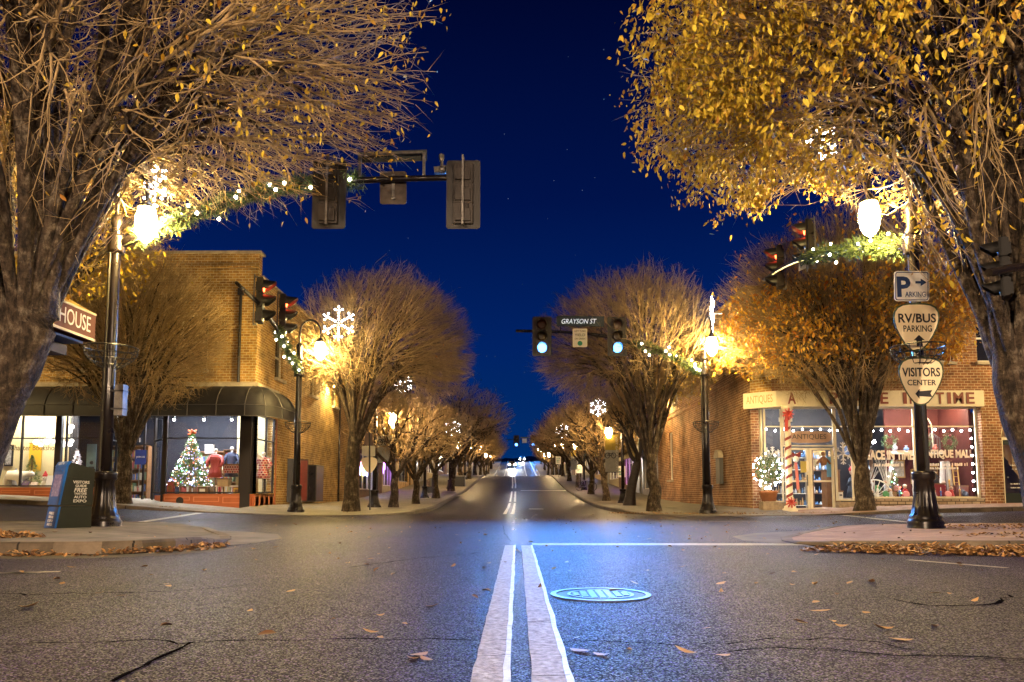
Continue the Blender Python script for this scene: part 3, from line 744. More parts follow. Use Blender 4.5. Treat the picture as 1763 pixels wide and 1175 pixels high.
    if twigs:
        base = np.repeat(pos[tp], twigs, 0); pb = np.repeat(pos[par[tp]], twigs, 0)
        along = g.uniform(-0.1, 0.95, nT)[:, None]; st_ = base + (pb - base) * along
        dirn = base - pb; dirn /= (np.linalg.norm(dirn, axis=1)[:, None] + 1e-9)
        dirn = dirn + g.normal(size=(nT, 3)) * 0.55; dirn /= np.linalg.norm(dirn, axis=1)[:, None]
        en = st_ + dirn * (tlen * g.uniform(0.4, 1.3, nT))[:, None]
        a = np.cross(dirn, [0.3, 0.2, 0.9]); a /= (np.linalg.norm(a, axis=1)[:, None] + 1e-9); b = np.cross(dirn, a)
        rt = rtip * 0.75
        Vt = np.stack([st_ + a * rt, st_ - a * rt * .5 + b * rt * .87, st_ - a * rt * .5 - b * rt * .87, en], 1).reshape(-1, 3)
        k = (np.arange(nT) * 4)[:, None]
        TT = np.concatenate([k + [0, 1, 3], k + [1, 2, 3], k + [2, 0, 3]]) + small[2]
    else:
        Vt = np.zeros((0, 3)); TT = np.zeros((0, 3), int); en = pos[tp]
    return dict(big=(np.concatenate(big[0]), np.concatenate(big[1])), small=(np.concatenate(small[0] + [Vt]), np.concatenate(small[1]), TT), tips=np.concatenate([pos[tp], en]) if twigs else pos[tp], g=g)

def leaf_cloud(P, g, L, Wd):
    """drooping folded leaves hanging at the points P"""
    n = len(P); az = g.uniform(0, 2 * np.pi, n); dr_ = g.normal(-0.95, 0.4, n)
    ax = np.stack([np.cos(az) * np.cos(dr_), np.sin(az) * np.cos(dr_), np.sin(dr_)], 1)
    q = g.normal(size=(n, 3)); sd = np.cross(ax, q); sd /= np.linalg.norm(sd, axis=1)[:, None]; nn = np.cross(ax, sd)
    l = (L * g.uniform(0.45, 1.4, n))[:, None]; wd = l * Wd
    V = np.stack([P, P + ax * l * .28 + sd * wd * .42 + nn * wd * .16, P + ax * l * .62 + sd * wd * .38 + nn * wd * .16, P + ax * l, P + ax * l * .62 - sd * wd * .38 + nn * wd * .16, P + ax * l * .28 - sd * wd * .42 + nn * wd * .16], 1).reshape(-1, 3)
    k = (np.arange(n) * 6)[:, None]
    return V, np.concatenate([k + [0, 1, 2], k + [0, 2, 3], k + [0, 3, 4], k + [0, 4, 5]])

def make_tree(name, loc, label, group, D, nleaf=0, leafm=None, L=0.085, Wd=0.5, where=None, barkm=None, clump=0.0):
    root = empty(name, loc, label, 'tree', group)
    me = np_mesh('trunk', D['big'][0], quads=D['big'][1], smooth=True, material=barkm or M_BARK); link('trunk', me, root)
    me = np_mesh('crown', D['small'][0], tris=D['small'][2], quads=D['small'][1], smooth=True, material=M_TWIG); link('crown', me, root)
    if nleaf:
        g = D['g']; tp = D['tips']
        wgt = np.ones(len(tp)) if where is None else np.clip(np.array([where(p[0], p[1], p[2]) for p in tp]), 0, None)
        if clump:
            ph = g.uniform(0, 6, 6)
            cl = np.sin(tp[:, 0] * 2.1 + ph[0]) * np.sin(tp[:, 1] * 2.3 + ph[1]) * np.sin(tp[:, 2] * 2.7 + ph[2]) + 0.6 * np.sin(tp[:, 0] * 5 + ph[3]) * np.sin(tp[:, 2] * 5.5 + ph[4])
            wgt = wgt * np.clip(cl * clump + (1 - clump * 0.5), 0.02, None) ** 1.5
        k = g.choice(len(tp), nleaf, p=wgt / wgt.sum())
        P = tp[k] + g.normal(size=(nleaf, 3)) * 0.09
        V, T_ = leaf_cloud(P, g, L, Wd)
        link('foliage', np_mesh('foliage', V, tris=T_, material=leafm), root)
    return root

def clear_of(base, segs):
    # boughs pruned back from the lamp and the signal heads
    b = np.array(base)
    def f(p):
        q = p + b; out = np.zeros(len(p), bool)
        for a, c, r in segs:
            a, c = np.array(a, float), np.array(c, float); d = c - a; t = np.clip(((q - a) @ d) / (d @ d), 0, 1)
            out |= np.linalg.norm(q - a - t[:, None] * d, axis=1) < r
        return out
    return f
AV1 = clear_of((-7.45, 9.4, 0.1), [((0, 0, .66), (-6.6, 12.8, 5.45), .6), ((0, 0, .66), (-2.9, 12.8, 6.1), .45)])
AV2 = clear_of((7.05, 9.5, 0.1), [((0, 0, .66), (6.45, 13, 5.6), .65), ((0, 0, .66), (7.45, 19, 7.2), .95), ((0, 0, .66), (7.4, 21, 7.3), .8), ((0, 0, .66), (7.1, 14.5, 5.6), .5)])
# near pair framing the view
D = tree_data(101, 9000, (1.15, 0.1, 2.95), (1.2, 0.2, 6.9), 4.75, 4.4, 3.2, 0.36, 0.0058, K0=15, upb=0.55, shell=0.28, lowcut=1.05, avoid=AV1, tlen=0.40, wig=0.09, twigs=2, w=0.46)
make_tree('street_tree', (-7.45, 9.4, 0.10), 'huge nearly bare tree beside the newspaper box, trunk leaning in at left edge', 'trees around the crossing', D, 4500, M_LEAF_Y, 0.085, 0.5,
          lambda x, y, z: 0.35 + (x > 3.4) * 2.5 + (x < 0) * 1.2, clump=0.9)
D = tree_data(102, 7500, (-0.60, 0.1, 2.1), (-0.55, 0.2, 6.7), 4.85, 4.4, 3.6, 0.32, 0.0058, K0=14, upb=0.75, shell=0.28, lowcut=1.4, avoid=AV2, tlen=0.38, wig=0.09, twigs=2, w=0.46)
make_tree('street_tree', (7.05, 9.5, 0.10), 'huge gold-leaved tree at the right edge with trunk leaning inward', 'trees around the crossing', D, 42000, M_LEAF_Y, 0.09, 0.5,
          lambda x, y, z: 0 if AV2(np.array([[x, y, z - .12]]))[0] else (0.10 + 1.4 * (math.hypot(x + 0.7, y) > 2.9) + 0.3 * (z < 6)) * (0.16 if x > -1.0 else 0.5 if x > -2.2 else 1), clump=0.8)
D = tree_data(103, 4200, (0.1, 0, 2.6), (0.2, 0, 6.6), 4.0, 3.2, 2.4, 0.24, 0.005, K0=7, shell=0.3)
make_tree('street_tree', (-11.3, 14.6, 0.14), 'bright yellow-leaved tree behind the left lamp post, crown cut off by left edge', 'trees around the crossing', D, 8000, M_LEAF_Y, 0.11, 0.55, clump=0.7)
# along the far side of the crossing
D = tree_data(104, 8000, (0.0, 0, 2.0), (0.2, 0, 5.9), 3.25, 3.0, 2.6, 0.25, 0.0055, K0=13, upb=0.38, shell=0.35, w=0.5, wig=0.06)
make_tree('street_tree', W(211, 880, 24.0), 'bare vase-shaped tree growing in front of the bookshop windows', 'trees around the crossing', D, 260, M_LEAF_Y, 0.12, 0.55, lambda x, y, z: 0.05 + (z > 6.2) * (x < 1) * 1.0, clump=0.5)
D = tree_data(105, 11000, (0.05, 0, 2.95), (0.75, 1.8, 6.15), 3.8, 3.45, 2.4, 0.25, 0.0055, K0=12, twigs=3, upb=0.55, lowcut=0.75, shell=0.38, w=0.45, wig=0.06, tlen=0.3)
make_tree('street_tree', W(604, 886, 26.6), 'large domed bare tree beside the yellow-lit brick side wall', 'trees around the crossing', D, 120, M_LEAF_O, 0.09, 0.5)
D = tree_data(106, 10500, (-0.12, 0, 2.1), (-0.25, 2.2, 6.4), 4.0, 3.35, 2.4, 0.22, 0.0055, K0=9, twigs=3, upb=0.55, lowcut=1.05, shell=0.42, w=0.46, wig=0.06, tlen=0.3)
make_tree('street_tree', W(1128, 887, 26.6), 'domed bare tree behind the green signals at the far right corner', 'trees around the crossing', D, 700, M_LEAF_Y, 0.10, 0.55, lambda x, y, z: 0.02 + (x > 0.2) * (x < 2.4) * (z < 6.0) * 1.0, clump=0.7)
D = tree_data(107, 12500, (0.0, 0, 1.6), (-0.55, 0, 6.35), 4.15, 3.7, 2.6, 0.27, 0.0055, K0=11, twigs=3, upb=0.6, lowcut=1.45, shell=0.36, w=0.45, wig=0.07, tlen=0.3)
make_tree('street_tree', W(1487, 882, 24.3), 'orange-leaved tree in front of the antique shop windows', 'trees around the crossing', D, 14500, mat('amber_leaf', (0.50, 0.19, 0.02), 0.55, 0.35, island=1, col2=(0.85, 0.52, 0.05)), 0.135, 0.5, lambda x, y, z: 0 if z < 4.75 else 0.03 + (z < 7.2) * 0.9 + (x > 1.2) * 0.8 + (y < -1) * .2, clump=0.95)

# the rows down the street
DA = tree_data(201, 1500, (0.05, 0, 1.55), (0.35, 0, 3.5), 2.6, 1.5, 1.5, 0.17, 0.010, K0=5, shell=0.25, wig=0.16, frac=0.34, tlen=0.25)
DB = tree_data(202, 1900, (-0.15, 0, 1.7), (-0.5, 0, 4.4), 3.3, 2.4, 1.9, 0.19, 0.010, K0=5, shell=0.25, wig=0.15, frac=0.34, tlen=0.28)
M_BARKD = mat('dark_bark', (0.040, 0.030, 0.026), 0.6, 0.4, var=0.5, vscale=6, bump=0.5, bscale=25)  # darker bark for a single tree of the row
tA = make_tree('street_tree', (-5.2, 31.0, walk_z(-5.2, 31)), 'low crooked bare tree under the bicycle banner on the left pavement', 'trees lining the far street', DA, 60, M_LEAF_B, 0.1, 0.5)
tB = make_tree('street_tree', (5.15, 43.0, walk_z(5.2, 43)), 'pale crooked tree beside the right-hand bicycle banner', 'trees lining the far street', DB, 900, M_LEAF_B, 0.1, 0.5, barkm=M_BARK)
DC = tree_data(203, 900, (0.45, 0, 2.3), (0.3, 0, 4.6), 1.7, 1.6, 1.5, 0.22, 0.010, K0=4, shell=0.25, wig=0.2, frac=0.34)
make_tree('street_tree', (5.2, 34.6, walk_z(5.2, 34.6)), 'crooked black-barked tree by the silver shopfront on the right', 'trees lining the far street', DC, 0, None, barkm=M_BARKD)
for (x, y, sc, src, rz_, lab) in [(-5.15, 37.6, 0.98, tA, 2.0, 'dark forked bare tree, second in the left row beyond the crossing'), (-5.15, 46.5, 1.22, tA, 4.1, 'leaning bare tree, third in the left row beyond the crossing'),
        (-5.2, 58, 1.3, tB, 3.3, None), (-5.3, 69, 1.2, tB, 1.0, None), (-5.3, 81, 1.25, tA, 0.5, None), (-5.4, 94, 1.15, tB, 5.0, None), (-5.4, 108, 1.2, tA, 2.8, None), (-5.5, 124, 1.2, tB, 0.2, None), (-5.6, 142, 1.15, tA, 1.1, None), (-5.7, 160, 1.1, tB, 1.9, None),
        (5.2, 52.5, 1.05, tB, 2.2, 'dark-trunked tree behind the pale one in the right row'),
        (5.3, 64, 1.15, tB, 4.4, None), (5.3, 76, 1.1, tB, 0.9, None), (5.4, 88, 1.15, tA, 3.7, None), (5.4, 101, 1.1, tB, 5.6, None), (5.5, 118, 1.1, tA, 1.5, None), (5.6, 136, 1.1, tB, 2.6, None), (5.7, 155, 1.05, tA, 4.9, None)]:
    c = copy_tree(src, (x, y, walk_z(x, y) - 0.02), rz_, sc, lab or ('small bare tree far down the left side of the street' if x < 0 else 'small bare tree far down the right side of the street'), 'trees lining the far street')
# ================================================================ STREET FURNITURE
M_GLOBE = emat('lit_lamp_globe', (1.0, 0.70, 0.24), 460)
M_GLOBE_N = emat('lit_lamp_globe_near', (1.0, 0.70, 0.24), 480)
M_GLOBE_FAR = emat('lit_far_lamp_globe', (1.0, 0.66, 0.30), 260)
M_GLOBE_BEHIND = emat('added_lamp_globe_behind', (1.0, 0.72, 0.46), 4100)
def lamp_head(root, c, globe_m, s=1.0):
    """pendant acorn globe hanging below c"""
    c = Vector(c)
    sh = MB().lathe([(0.03, 0.14), (0.06, 0.10), (0.10, 0.04), (0.17, 0.0), (0.175, -0.03), (0.15, -0.045)], c, 20).build('lamp_shade', M_METAL, root, True)
    gl = MB().lathe([(0.03, -0.66), (0.045, -0.645), (0.085, -0.615), (0.13, -0.55), (0.165, -0.45), (0.182, -0.34), (0.178, -0.22), (0.155, -0.12), (0.14, -0.05)], c, 20).build('globe', globe_m, root, True)
    MB().lathe([(0.168, -0.455), (0.172, -0.455), (0.178, -0.425), (0.175, -0.425)], c, 20).build('band', M_METAL, gl)
def post(loc, label, lab_group, gdir, arm=None, H=5.9, globe=None, base_h=1.0, banner=None, conduit=True, cat='lamp post', r=0.115):
    root = empty('street_lamp', loc, label, cat, lab_group); L = Vector(loc); g = Vector((gdir[0], gdir[1], 0)).normalized()
    k = base_h
    prof = [(0.30, -0.1), (0.30, 0.05), (0.285, 0.08), (0.30, 0.12), (0.27, 0.17), (0.255, 0.19), (0.265, 0.22), (0.235, 0.26), (0.20, 0.42), (0.175, 0.62), (0.16, 0.84), (0.175, 0.86), (0.19, 0.88), (0.185, 0.93), (0.195, 0.96), (0.19, 1.0), (0.13, 1.01)]
    MB().lathe([(q * 1.0, z * k) for q, z in prof], L, 48, 0.14, (0.24 * k, 0.85 * k), 16).build('base', M_METAL, root, True)
    m = MB().lathe([(r, k), (r * 0.96, 2.5), (r * 0.86, H - 0.7), (r * 0.84, H - 0.5)], L, 24, 0.10, (k, 9), 12)
    m.build('shaft', M_METAL, root, True)
    MB().lathe([(r * 0.9, H - 0.62), (r * 1.25, H - 0.58), (r * 1.25, H - 0.5), (r * .95, H - 0.45), (r * .8, H - 0.2), (r * 1.0, H - 0.15), (r * 1.05, H - 0.05), (r * .6, H + 0.02), (0.03, H + 0.04)], L, 20).build('collar', M_METAL, root, True)
    # gooseneck
    top = L + Vector((0, 0, H)); rad = 0.36
    pts = [top + Vector((0, 0, -0.05)), top + Vector((0, 0, 0.4))] + [top + g * (rad - rad * math.cos(a)) + Vector((0, 0, 0.4 + rad * math.sin(a) * 1.25)) for a in np.linspace(0.15, math.pi, 12)] + [top + g * 2 * rad + Vector((0, 0, 0.2))]
    MB().tube(pts, 0.036, 10).build('gooseneck', M_METAL, root, True)
    lamp_head(root, pts[-1] + Vector((0, 0, -0.12)), globe or M_GLOBE)
    if conduit:
        sidev = Vector((g.y, -g.x, 0))
        MB().bar(L + sidev * (r + 0.03) + Vector((0, 0, k)), L + sidev * (r + 0.02) + Vector((0, 0, H - 0.7)), 0.035, 0.035, up=g).build('conduit', M_BLACK, root)
    if arm:
        a = [Vector(p) for p in arm]; n = len(a)
        MB().tube(a, [0.085 - 0.035 * i / (n - 1) for i in range(n)], 12).build('mast_arm', M_METAL, root, True)
        mb = MB(); d = (a[1] - a[0]); d.z = 0; d.normalize()
        mb.lathe([(r * 1.5, a[0].z - L.z - 0.16), (r * 1.55, a[0].z - L.z - 0.12), (r * 1.55, a[0].z - L.z + 0.12), (r * 1.5, a[0].z - L.z + 0.16)], L, 20)
        mb.build('arm_clamp', M_METAL, root, True)
    return root
def curve(pts, n=24):
    P = [Vector(p) for p in pts]; out = []
    E = [2 * P[0] - P[1]] + P + [2 * P[-1] - P[-2]]
    for i in range(len(P) - 1):
        for k in range(max(2, n // (len(P) - 1))):
            u = k / max(2, n // (len(P) - 1)); p0, p1, p2, p3 = E[i:i + 4]
            out.append(0.5 * ((2 * p1) + (-p0 + p2) * u + (2 * p0 - 5 * p1 + 4 * p2 - p3) * u * u + (-p0 + 3 * p1 - 3 * p2 + p3) * u ** 3))
    return out + [P[-1]]

YN, YF = 13.0, 25.5
nl = W(177, 914, YN); nl.z = 0.09; nr = W(1594, 907, YN); nr.z = 0.09
fl = W(509, 888, YF); fl.z = 0.05; fr_ = W(1219, 889, YF); fr_.z = 0.05
armNL = curve([Vector((nl.x + 0.08, YN, 5.22))] + [W(x, y, YN) for x, y in [(260, 398), (330, 372), (400, 346), (470, 326), (540, 316), (620, 311), (700, 308), (822, 306)]])
armNR = curve([Vector((nr.x, YN + 0.08, 5.15)), Vector((nr.x + .03, 14.2, 5.55)), Vector((nr.x + .12, 16, 6.1)), Vector((nr.x + .2, 18.5, 6.72)), Vector((nr.x + .24, 20.2, 7.0)), Vector((nr.x + .26, 21.6, 7.1))])
armFL = curve([Vector((fl.x, YF - 0.08, 5.0)), Vector((fl.x, 24.4, 5.45)), Vector((fl.x, 23, 5.95)), Vector((fl.x, 21.5, 6.3)), Vector((fl.x, 19.6, 6.45))])
armFR = curve([Vector((fr_.x - 0.08, YF, 5.0)), W(1190, 632, YF), W(1150, 610, YF), W(1100, 595, YF), W(1040, 579, YF), W(970, 572, YF), W(888, 570, YF)])
LG = 'lamp posts with signal arms at the four corners'
postNL = post(nl, 'tall fluted lamp post beside the newspaper box, long arm reaching over the street', LG, (0.93, -0.37), armNL, H=5.65, globe=M_GLOBE_N, r=0.10)
postNR = post(nr, 'tall fluted lamp post carrying the parking and visitors signs', LG, (-1, 0.1), armNR, H=5.85, globe=M_GLOBE_N, r=0.105)
postFL = post(fl, 'lamp post with curved neck and round globe beside the bookshop awning', LG, (1, 0), armFL, H=5.95)
postFR = post(fr_, 'lamp post in front of the reddish brick side wall, arm with green signals', LG, (0.1, -1), armFR, H=5.95)
# two posts added out of view behind the viewer to light the crossing
for (x, y, lab) in [(-7.4, -10.0, 'lamp post added for light behind the viewer, left'), (7.4, -10.0, 'lamp post added for light behind the viewer, right')]:
    p = post((x, y, 0.1), lab, 'lamps added behind the viewer', (-1 if x > 0 else 1, 0), None, H=5.9, globe=M_GLOBE_BEHIND)
for (x, y, lab) in [(-23.0, 23.7, 'lamp post added for light beyond the left edge'), (21.5, 23.7, 'lamp post added for light beyond the right edge')]:  # two more posts added out of frame to light shopfronts and crowns
    post((x, y, hC(x, y)), lab, 'lamps added on the side street', (0, -1), None, H=5.9, globe=emat('added_side_street_globe', (1.0, 0.70, 0.28), 620))
small = post((-6.0, 31.0, walk_z(-6, 31)), 'shorter lamp post with bicycle banner on the left pavement', 'lamp posts down the far street', (1, 0), None, H=3.95, base_h=0.75, globe=M_GLOBE_FAR, conduit=False, r=0.09)
for (x, y, lab) in [(-5.9, 47, 'shorter lamp post behind the third tree of the left row'), (-5.7, 62, None), (-5.7, 80, None), (-5.7, 98, None), (-5.8, 118, None), (-5.9, 140, None), (-5.9, 162, None), (-6, 185, None),
                    (5.55, 39, 'shorter lamp post with the larger bicycle banner on the right pavement'), (5.4, 60, 'dark lamp post beside the small white sign on the right pavement'), (5.5, 78, None), (5.5, 95, None), (5.6, 115, None), (5.7, 138, None), (5.8, 160, None), (5.9, 184, None)]:
    copy_tree(small, (x, y, walk_z(x, y)), math.pi if x > 0 else 0, 1, lab or ('tiny lit lamp far down the left pavement' if x < 0 else 'tiny lit lamp far down the right pavement'), 'lamp posts down the far street')

# ---------------------------------------------------------------- wire flower baskets on the four corner posts
for p, z, lab in [(nl, 3.0, 'empty wire basket ring on the left near lamp post'), (nr, 3.0, 'empty wire basket ring behind the visitors sign'), (fl, 2.95, 'empty wire basket on the post by the bookshop awning'), (fr_, 2.95, 'empty wire basket on the post by the red brick side wall')]:
    root = empty('flower_basket', (p.x, p.y, p.z + z), lab, 'basket', 'empty wire flower baskets'); mb = MB()
    for rr, dz in [(0.44, 0.22), (0.42, 0.1), (0.34, 0.0), (0.22, -0.1)]:
        mb.tube([Vector((p.x + rr * math.cos(a), p.y + rr * math.sin(a), p.z + z + dz)) for a in np.linspace(0, 2 * math.pi, 25)], 0.009 if dz < .2 else 0.014, 5)
    mb.build('wire_ring', M_BLACK, root)
    mb = MB()
    for a in np.linspace(0, 2 * math.pi, 17)[:-1]:
        mb.tube([Vector((p.x + rr * math.cos(a), p.y + rr * math.sin(a), p.z + z + dz)) for rr, dz in [(0.44, 0.22), (0.42, 0.1), (0.34, 0.0), (0.22, -0.1), (0.10, -0.16)]], 0.007, 5)
    mb.build('wire_rib', M_BLACK, root)
root = empty('control_box', (nl.x + 0.22, YN - .02, nl.z + 2.0), 'slim metal box strapped to the left near lamp post', 'box')
MB().box((nl.x + 0.15, YN - .10, nl.z + 2.0), (nl.x + 0.30, YN + .06, nl.z + 2.55)).build('box', M_GALV, root)
for dz_ in (2.1, 2.42): MB().box((nl.x + 0.10, YN - .11, nl.z + dz_), (nl.x + 0.31, YN + .07, nl.z + dz_ + .03)).build('strap', M_BLACK, root)

# ---------------------------------------------------------------- traffic signals
M_SIG = mat('signal_housing_paint', (0.022, 0.018, 0.014), 0.45, 0.5, var=0.35, vscale=8)
M_SIGB = mat('signal_back_paint', (0.026, 0.017, 0.012), 0.42, 0.5, 0.2, var=0.55, vscale=11)
M_PLATE = mat('backplate', (0.014, 0.0095, 0.008), 0.5, 0.5, 0.1, var=0.5, vscale=5)
LENS_OFF = {0: mat('red_lens_off', (0.025, 0.003, 0.003), 0.35, 0.5), 1: mat('amber_lens_off', (0.03, 0.014, 0.003), 0.35, 0.5), 2: mat('green_lens_off', (0.004, 0.02, 0.02), 0.35, 0.5)}
LENS_RED = emat('red_lens_lit', (1.0, 0.06, 0.015), 16)
LENS_GRN = emat('green_lens_lit', (0.38, 1.7, 6.0), 1.0)
M_DIM = mat('shaded_signal_paint', (0.006, 0.005, 0.005), 0.6, 0.2)  # darker copy of the signal paint, shade put into the colour
def signal(loc, rz_, lit, label, group, plate=True, s=1.0, strap=True, name='traffic_light', hm=None):
    """three-lamp head, centre at loc, facing local -Y"""
    root = empty(name, loc, label, 'traffic light', group); root.rotation_euler = (0, 0, rz_)
    S = lambda *v: tuple(q * s for q in v)
    hh = 0.185
    mb = MB()
    for k in range(3):
        zc = (1 - k) * 0.375
        P = [(-0.17, zc - hh + .012), (-0.155, zc - hh), (0.155, zc - hh), (0.17, zc - hh + .012), (0.17, zc + hh - .012), (0.155, zc + hh), (-0.155, zc + hh), (-0.17, zc + hh - .012)]
        mb.prism([S(x, -0.075, z) for x, z in P], S(0, 0.13, 0))
        mb.box(S(-0.13, 0.055, zc - 0.15), S(-0.015, 0.10, zc + 0.07)); mb.box(S(0.02, 0.055, zc - 0.15), S(0.14, 0.115, zc + 0.07))
        mb.box(S(-0.10, 0.055, zc + 0.08), S(0.11, 0.085, zc + 0.175))
    h = mb.build('housing', hm or M_SIGB, root, local=True)
    if plate:
        w_, t_ = 0.305, 0.635; c_ = 0.05; P = []
        for cx_, cz_, a0 in [(w_ - c_, t_ - c_, 0), (-w_ + c_, t_ - c_, 90), (-w_ + c_, -t_ + c_, 180), (w_ - c_, -t_ + c_, 270)]:
            for q in (0, 30, 60, 90): P.append((cx_ + c_ * math.cos(R(a0 + q)), cz_ + c_ * math.sin(R(a0 + q))))
        MB().prism([S(x, -0.035, z) for x, z in P], S(0, 0.006, 0)).build('backplate', hm or M_PLATE, root, local=True)
    if strap:
        MB().bar(S(0, 0.15, -0.62), S(0, 0.15, 0.66), 0.035 * s, 0.03 * s, up=(0, 1, 0)).bar(S(0, 0.07, -0.6), S(0, 0.16, -0.6), 0.04 * s).bar(S(0, 0.07, 0.6), S(0, 0.16, 0.6), 0.04 * s).build('bracket', M_GALV, root, local=True)
    for k in range(3):
        zc = (1 - k) * 0.375; mb = MB(); rr = 0.155; n = 18
        A, B, C, D_ = [], [], [], []
        for i in range(n + 1):
            a = R(-35 + 250 * i / n); ln = 0.10 + 0.20 * sm(-0.8, 0.9, math.sin(a)); drop = 0.05 * (ln / 0.3) * 0.4
            A.append(S(rr * math.cos(a), -0.075, zc + rr * math.sin(a))); B.append(S(rr * math.cos(a) * .97, -0.075 - ln, zc + rr * math.sin(a) * .97 - drop))
            C.append(S((rr - .007) * math.cos(a), -0.075, zc + (rr - .007) * math.sin(a))); D_.append(S((rr - .007) * math.cos(a) * .97, -0.075 - ln, zc + (rr - .007) * math.sin(a) * .97 - drop))
        for i in range(n):
            mb.quad(A[i], A[i + 1], B[i + 1], B[i]); mb.quad(C[i + 1], C[i], D_[i], D_[i + 1]); mb.quad(B[i], B[i + 1], D_[i + 1], D_[i])
        mb.build('visor', hm or M_SIG, root, local=True)
        m = {(0, 'r'): LENS_RED, (2, 'g'): LENS_GRN}.get((k, lit), LENS_OFF[k])
        MB().lathe([(0.148 * s, 0.0), (0.14 * s, 0.012 * s), (0.10 * s, 0.026 * s), (0.05 * s, 0.034 * s), (0.002, 0.036 * s)], S(0, -0.076, zc), 20, axis=(0, -1, 0)).build('lens', m, root, True, local=True)
    if lit == 'g':
        l = bpy.data.lights.new('signal_beam', 'SPOT'); l.energy = GREEN_W; l.color = (0.05, 0.31, 1.0); l.spot_size = R(100); l.spot_blend = 1.0; l.shadow_soft_size = 0.12 * s
        lo = bpy.data.objects.new('signal_beam', l); COL.objects.link(lo); lo.parent = root; lo.location = S(0, -0.32, -0.375)
        lo.rotation_euler = Vector((0, -1, -0.22)).to_track_quat('-Z', 'Y').to_euler()
    return root
GREEN_W = 3300
def drop(name, loc, lab=None): pass
SG = 'traffic lights seen from behind on the left arm'
signal(W(566, 334, YN - 0.2), math.pi, None, 'traffic light seen from behind, half hidden by bare twigs', SG)
signal(W(797.5, 334, YN - 0.2), math.pi, None, 'traffic light seen from behind at the tip of the left arm', SG)
SG = 'red traffic lights over the left street mouth'
signal(Vector((fl.x, 21.45, W(437, 518, 21.45).z)), 1.78, 'r', 'red traffic light nearest the brick shop corner, upper of the left pair', SG, False, 1.2)
signal(Vector((fl.x, 23.6, W(480, 543, 23.6).z)), 1.78, 'r', 'red traffic light above the garland next to the domed bare tree', SG, False, 1.2)
SG = 'red traffic lights over the right street mouth'
signal(W(1392, 420, 19.0), -1.86, 'r', 'red traffic light with the small parking sign under it, upper of the right pair', SG, True, 1.1)
signal(W(1342, 460, 21.1), -1.86, 'r', 'red traffic light at the arm tip in front of orange leaves', SG, False, 1.1)
SG = 'green traffic lights facing the viewer'
signal(W(933, 580, YF - 0.12), 0, 'g', 'green-lit traffic light at the free end of the far arm', SG, True, 1.1)
signal(W(1062, 580, YF - 0.12), 0, 'g', 'green-lit traffic light next to the white yield sign, nearer the domed tree', SG, True, 1.1)
signal(W(1730, 462, 8.6), -2.16, None, 'dark traffic light seen edge-on against the big right trunk', 'unlit traffic light', True, 0.64, False, hm=M_DIM)
_sp = Vector((W(2050, 448, 9.3).x, 9.3, 0))
root = empty('signal_mast', _sp, 'dark steel mast arm behind the big right trunk holding the unlit signal', 'signal mast')
MB().tube([W(1702, 470, 8.35), W(1740, 462, 8.5), W(1900, 450, 9.0), W(2050, 448, 9.3)], 0.05, 10).build('arm', M_METAL, root)
MB().tube([_sp, _sp + Vector((0, 0, 4.4))], 0.09, 10).build('pole', M_METAL, root)
# far crossing at the crest: tiny heads, sign and mast
YX = 205.0
for px, lab in [(889, 'tiny far green traffic light at the hill crest, left one'), (918, 'tiny far green traffic light at the hill crest, right one')]:
    signal(W(px, 760, YX), 0, 'g', lab, 'green traffic lights at the hill crest', True, 2.6)
root = empty('signal_mast', W(950, 795, YX), 'far steel mast carrying the two tiny green signals', 'signal mast')
MB().tube([W(950, 795, YX), W(950, 755, YX)], 0.15, 8).build('pole', M_METAL, root)
MB().tube([W(950, 757, YX + .3), W(872, 757, YX + .3)], 0.10, 8).build('arm', M_METAL, root)
MB().box(W(899, 763, YX), W(907, 755.5, YX + .05)).build('white_sign', M_WHITE, root)
MB().box(W(896, 754.8, YX), W(911, 752.8, YX + .05)).build('name_plate', mat('far_green_plate', (0.10, 0.12, 0.04), 0.5), root)

# ---------------------------------------------------------------- things on the left near arm, seen from behind
root = empty('street_name_sign', W(675, 310, YN), 'back of a wide street name sign in its tube frame above the left arm', 'street sign')
mb = MB()
a, b, c_, d_ = W(620, 305, YN - .09), W(620, 267, YN - .09), W(730, 263, YN - .09), W(730, 303, YN - .09)
mb.bar(a, b, 0.05, 0.05, up=(0, 1, 0)).bar(d_, c_, 0.05, 0.05, up=(0, 1, 0)).bar(b + Vector((.03, 0, -.0)), c_ - Vector((.03, 0, 0)), 0.04, 0.045, up=(0, 1, 0))
mb.build('frame', M_GALV, root)
MB().prism([W(616, 281, YN), W(735, 277, YN), W(735, 258, YN), W(616, 262, YN)], (0, 0.012, 0)).build('plate', mat('sign_back_dark', (0.045, 0.05, 0.045), 0.5, 0.5, 0.3, var=0.4, vscale=4), root)
root = empty('arm_sign', W(677, 322, YN), 'square sign seen from behind under the middle of the left arm', 'street sign')
def rrect(x0, y0, x1, y1, r, Y):
    P = []
    for cx_, cy_, a0 in [(x1 - r, y0 + r, -90), (x1 - r, y1 - r, 0), (x0 + r, y1 - r, 90), (x0 + r, y0 + r, 180)]:
        for q in (0, 30, 60, 90): P.append(W(cx_ + r * math.cos(R(a0 + q)), cy_ + r * math.sin(R(a0 + q)), Y))
    return P
MB().prism(rrect(654, 295, 700, 352, 4, YN + 0.10), (0, 0.005, 0)).build('plate', M_SIGNBACK, root)
MB().bar(W(677, 342, YN + .07), W(677, 300, YN + .07), 0.05, 0.03, up=(0, 1, 0)).lathe([(0.001, -.02), (0.035, -0.015), (0.035, 0.015), (0.001, .02)], W(677, 341, YN + .06), 10, axis=(0, 1, 0)).build('bracket', M_GALV, root)
root = empty('detector_camera', W(765, 300, YN), 'small grey vehicle detector camera clamped on top of the left arm', 'camera')
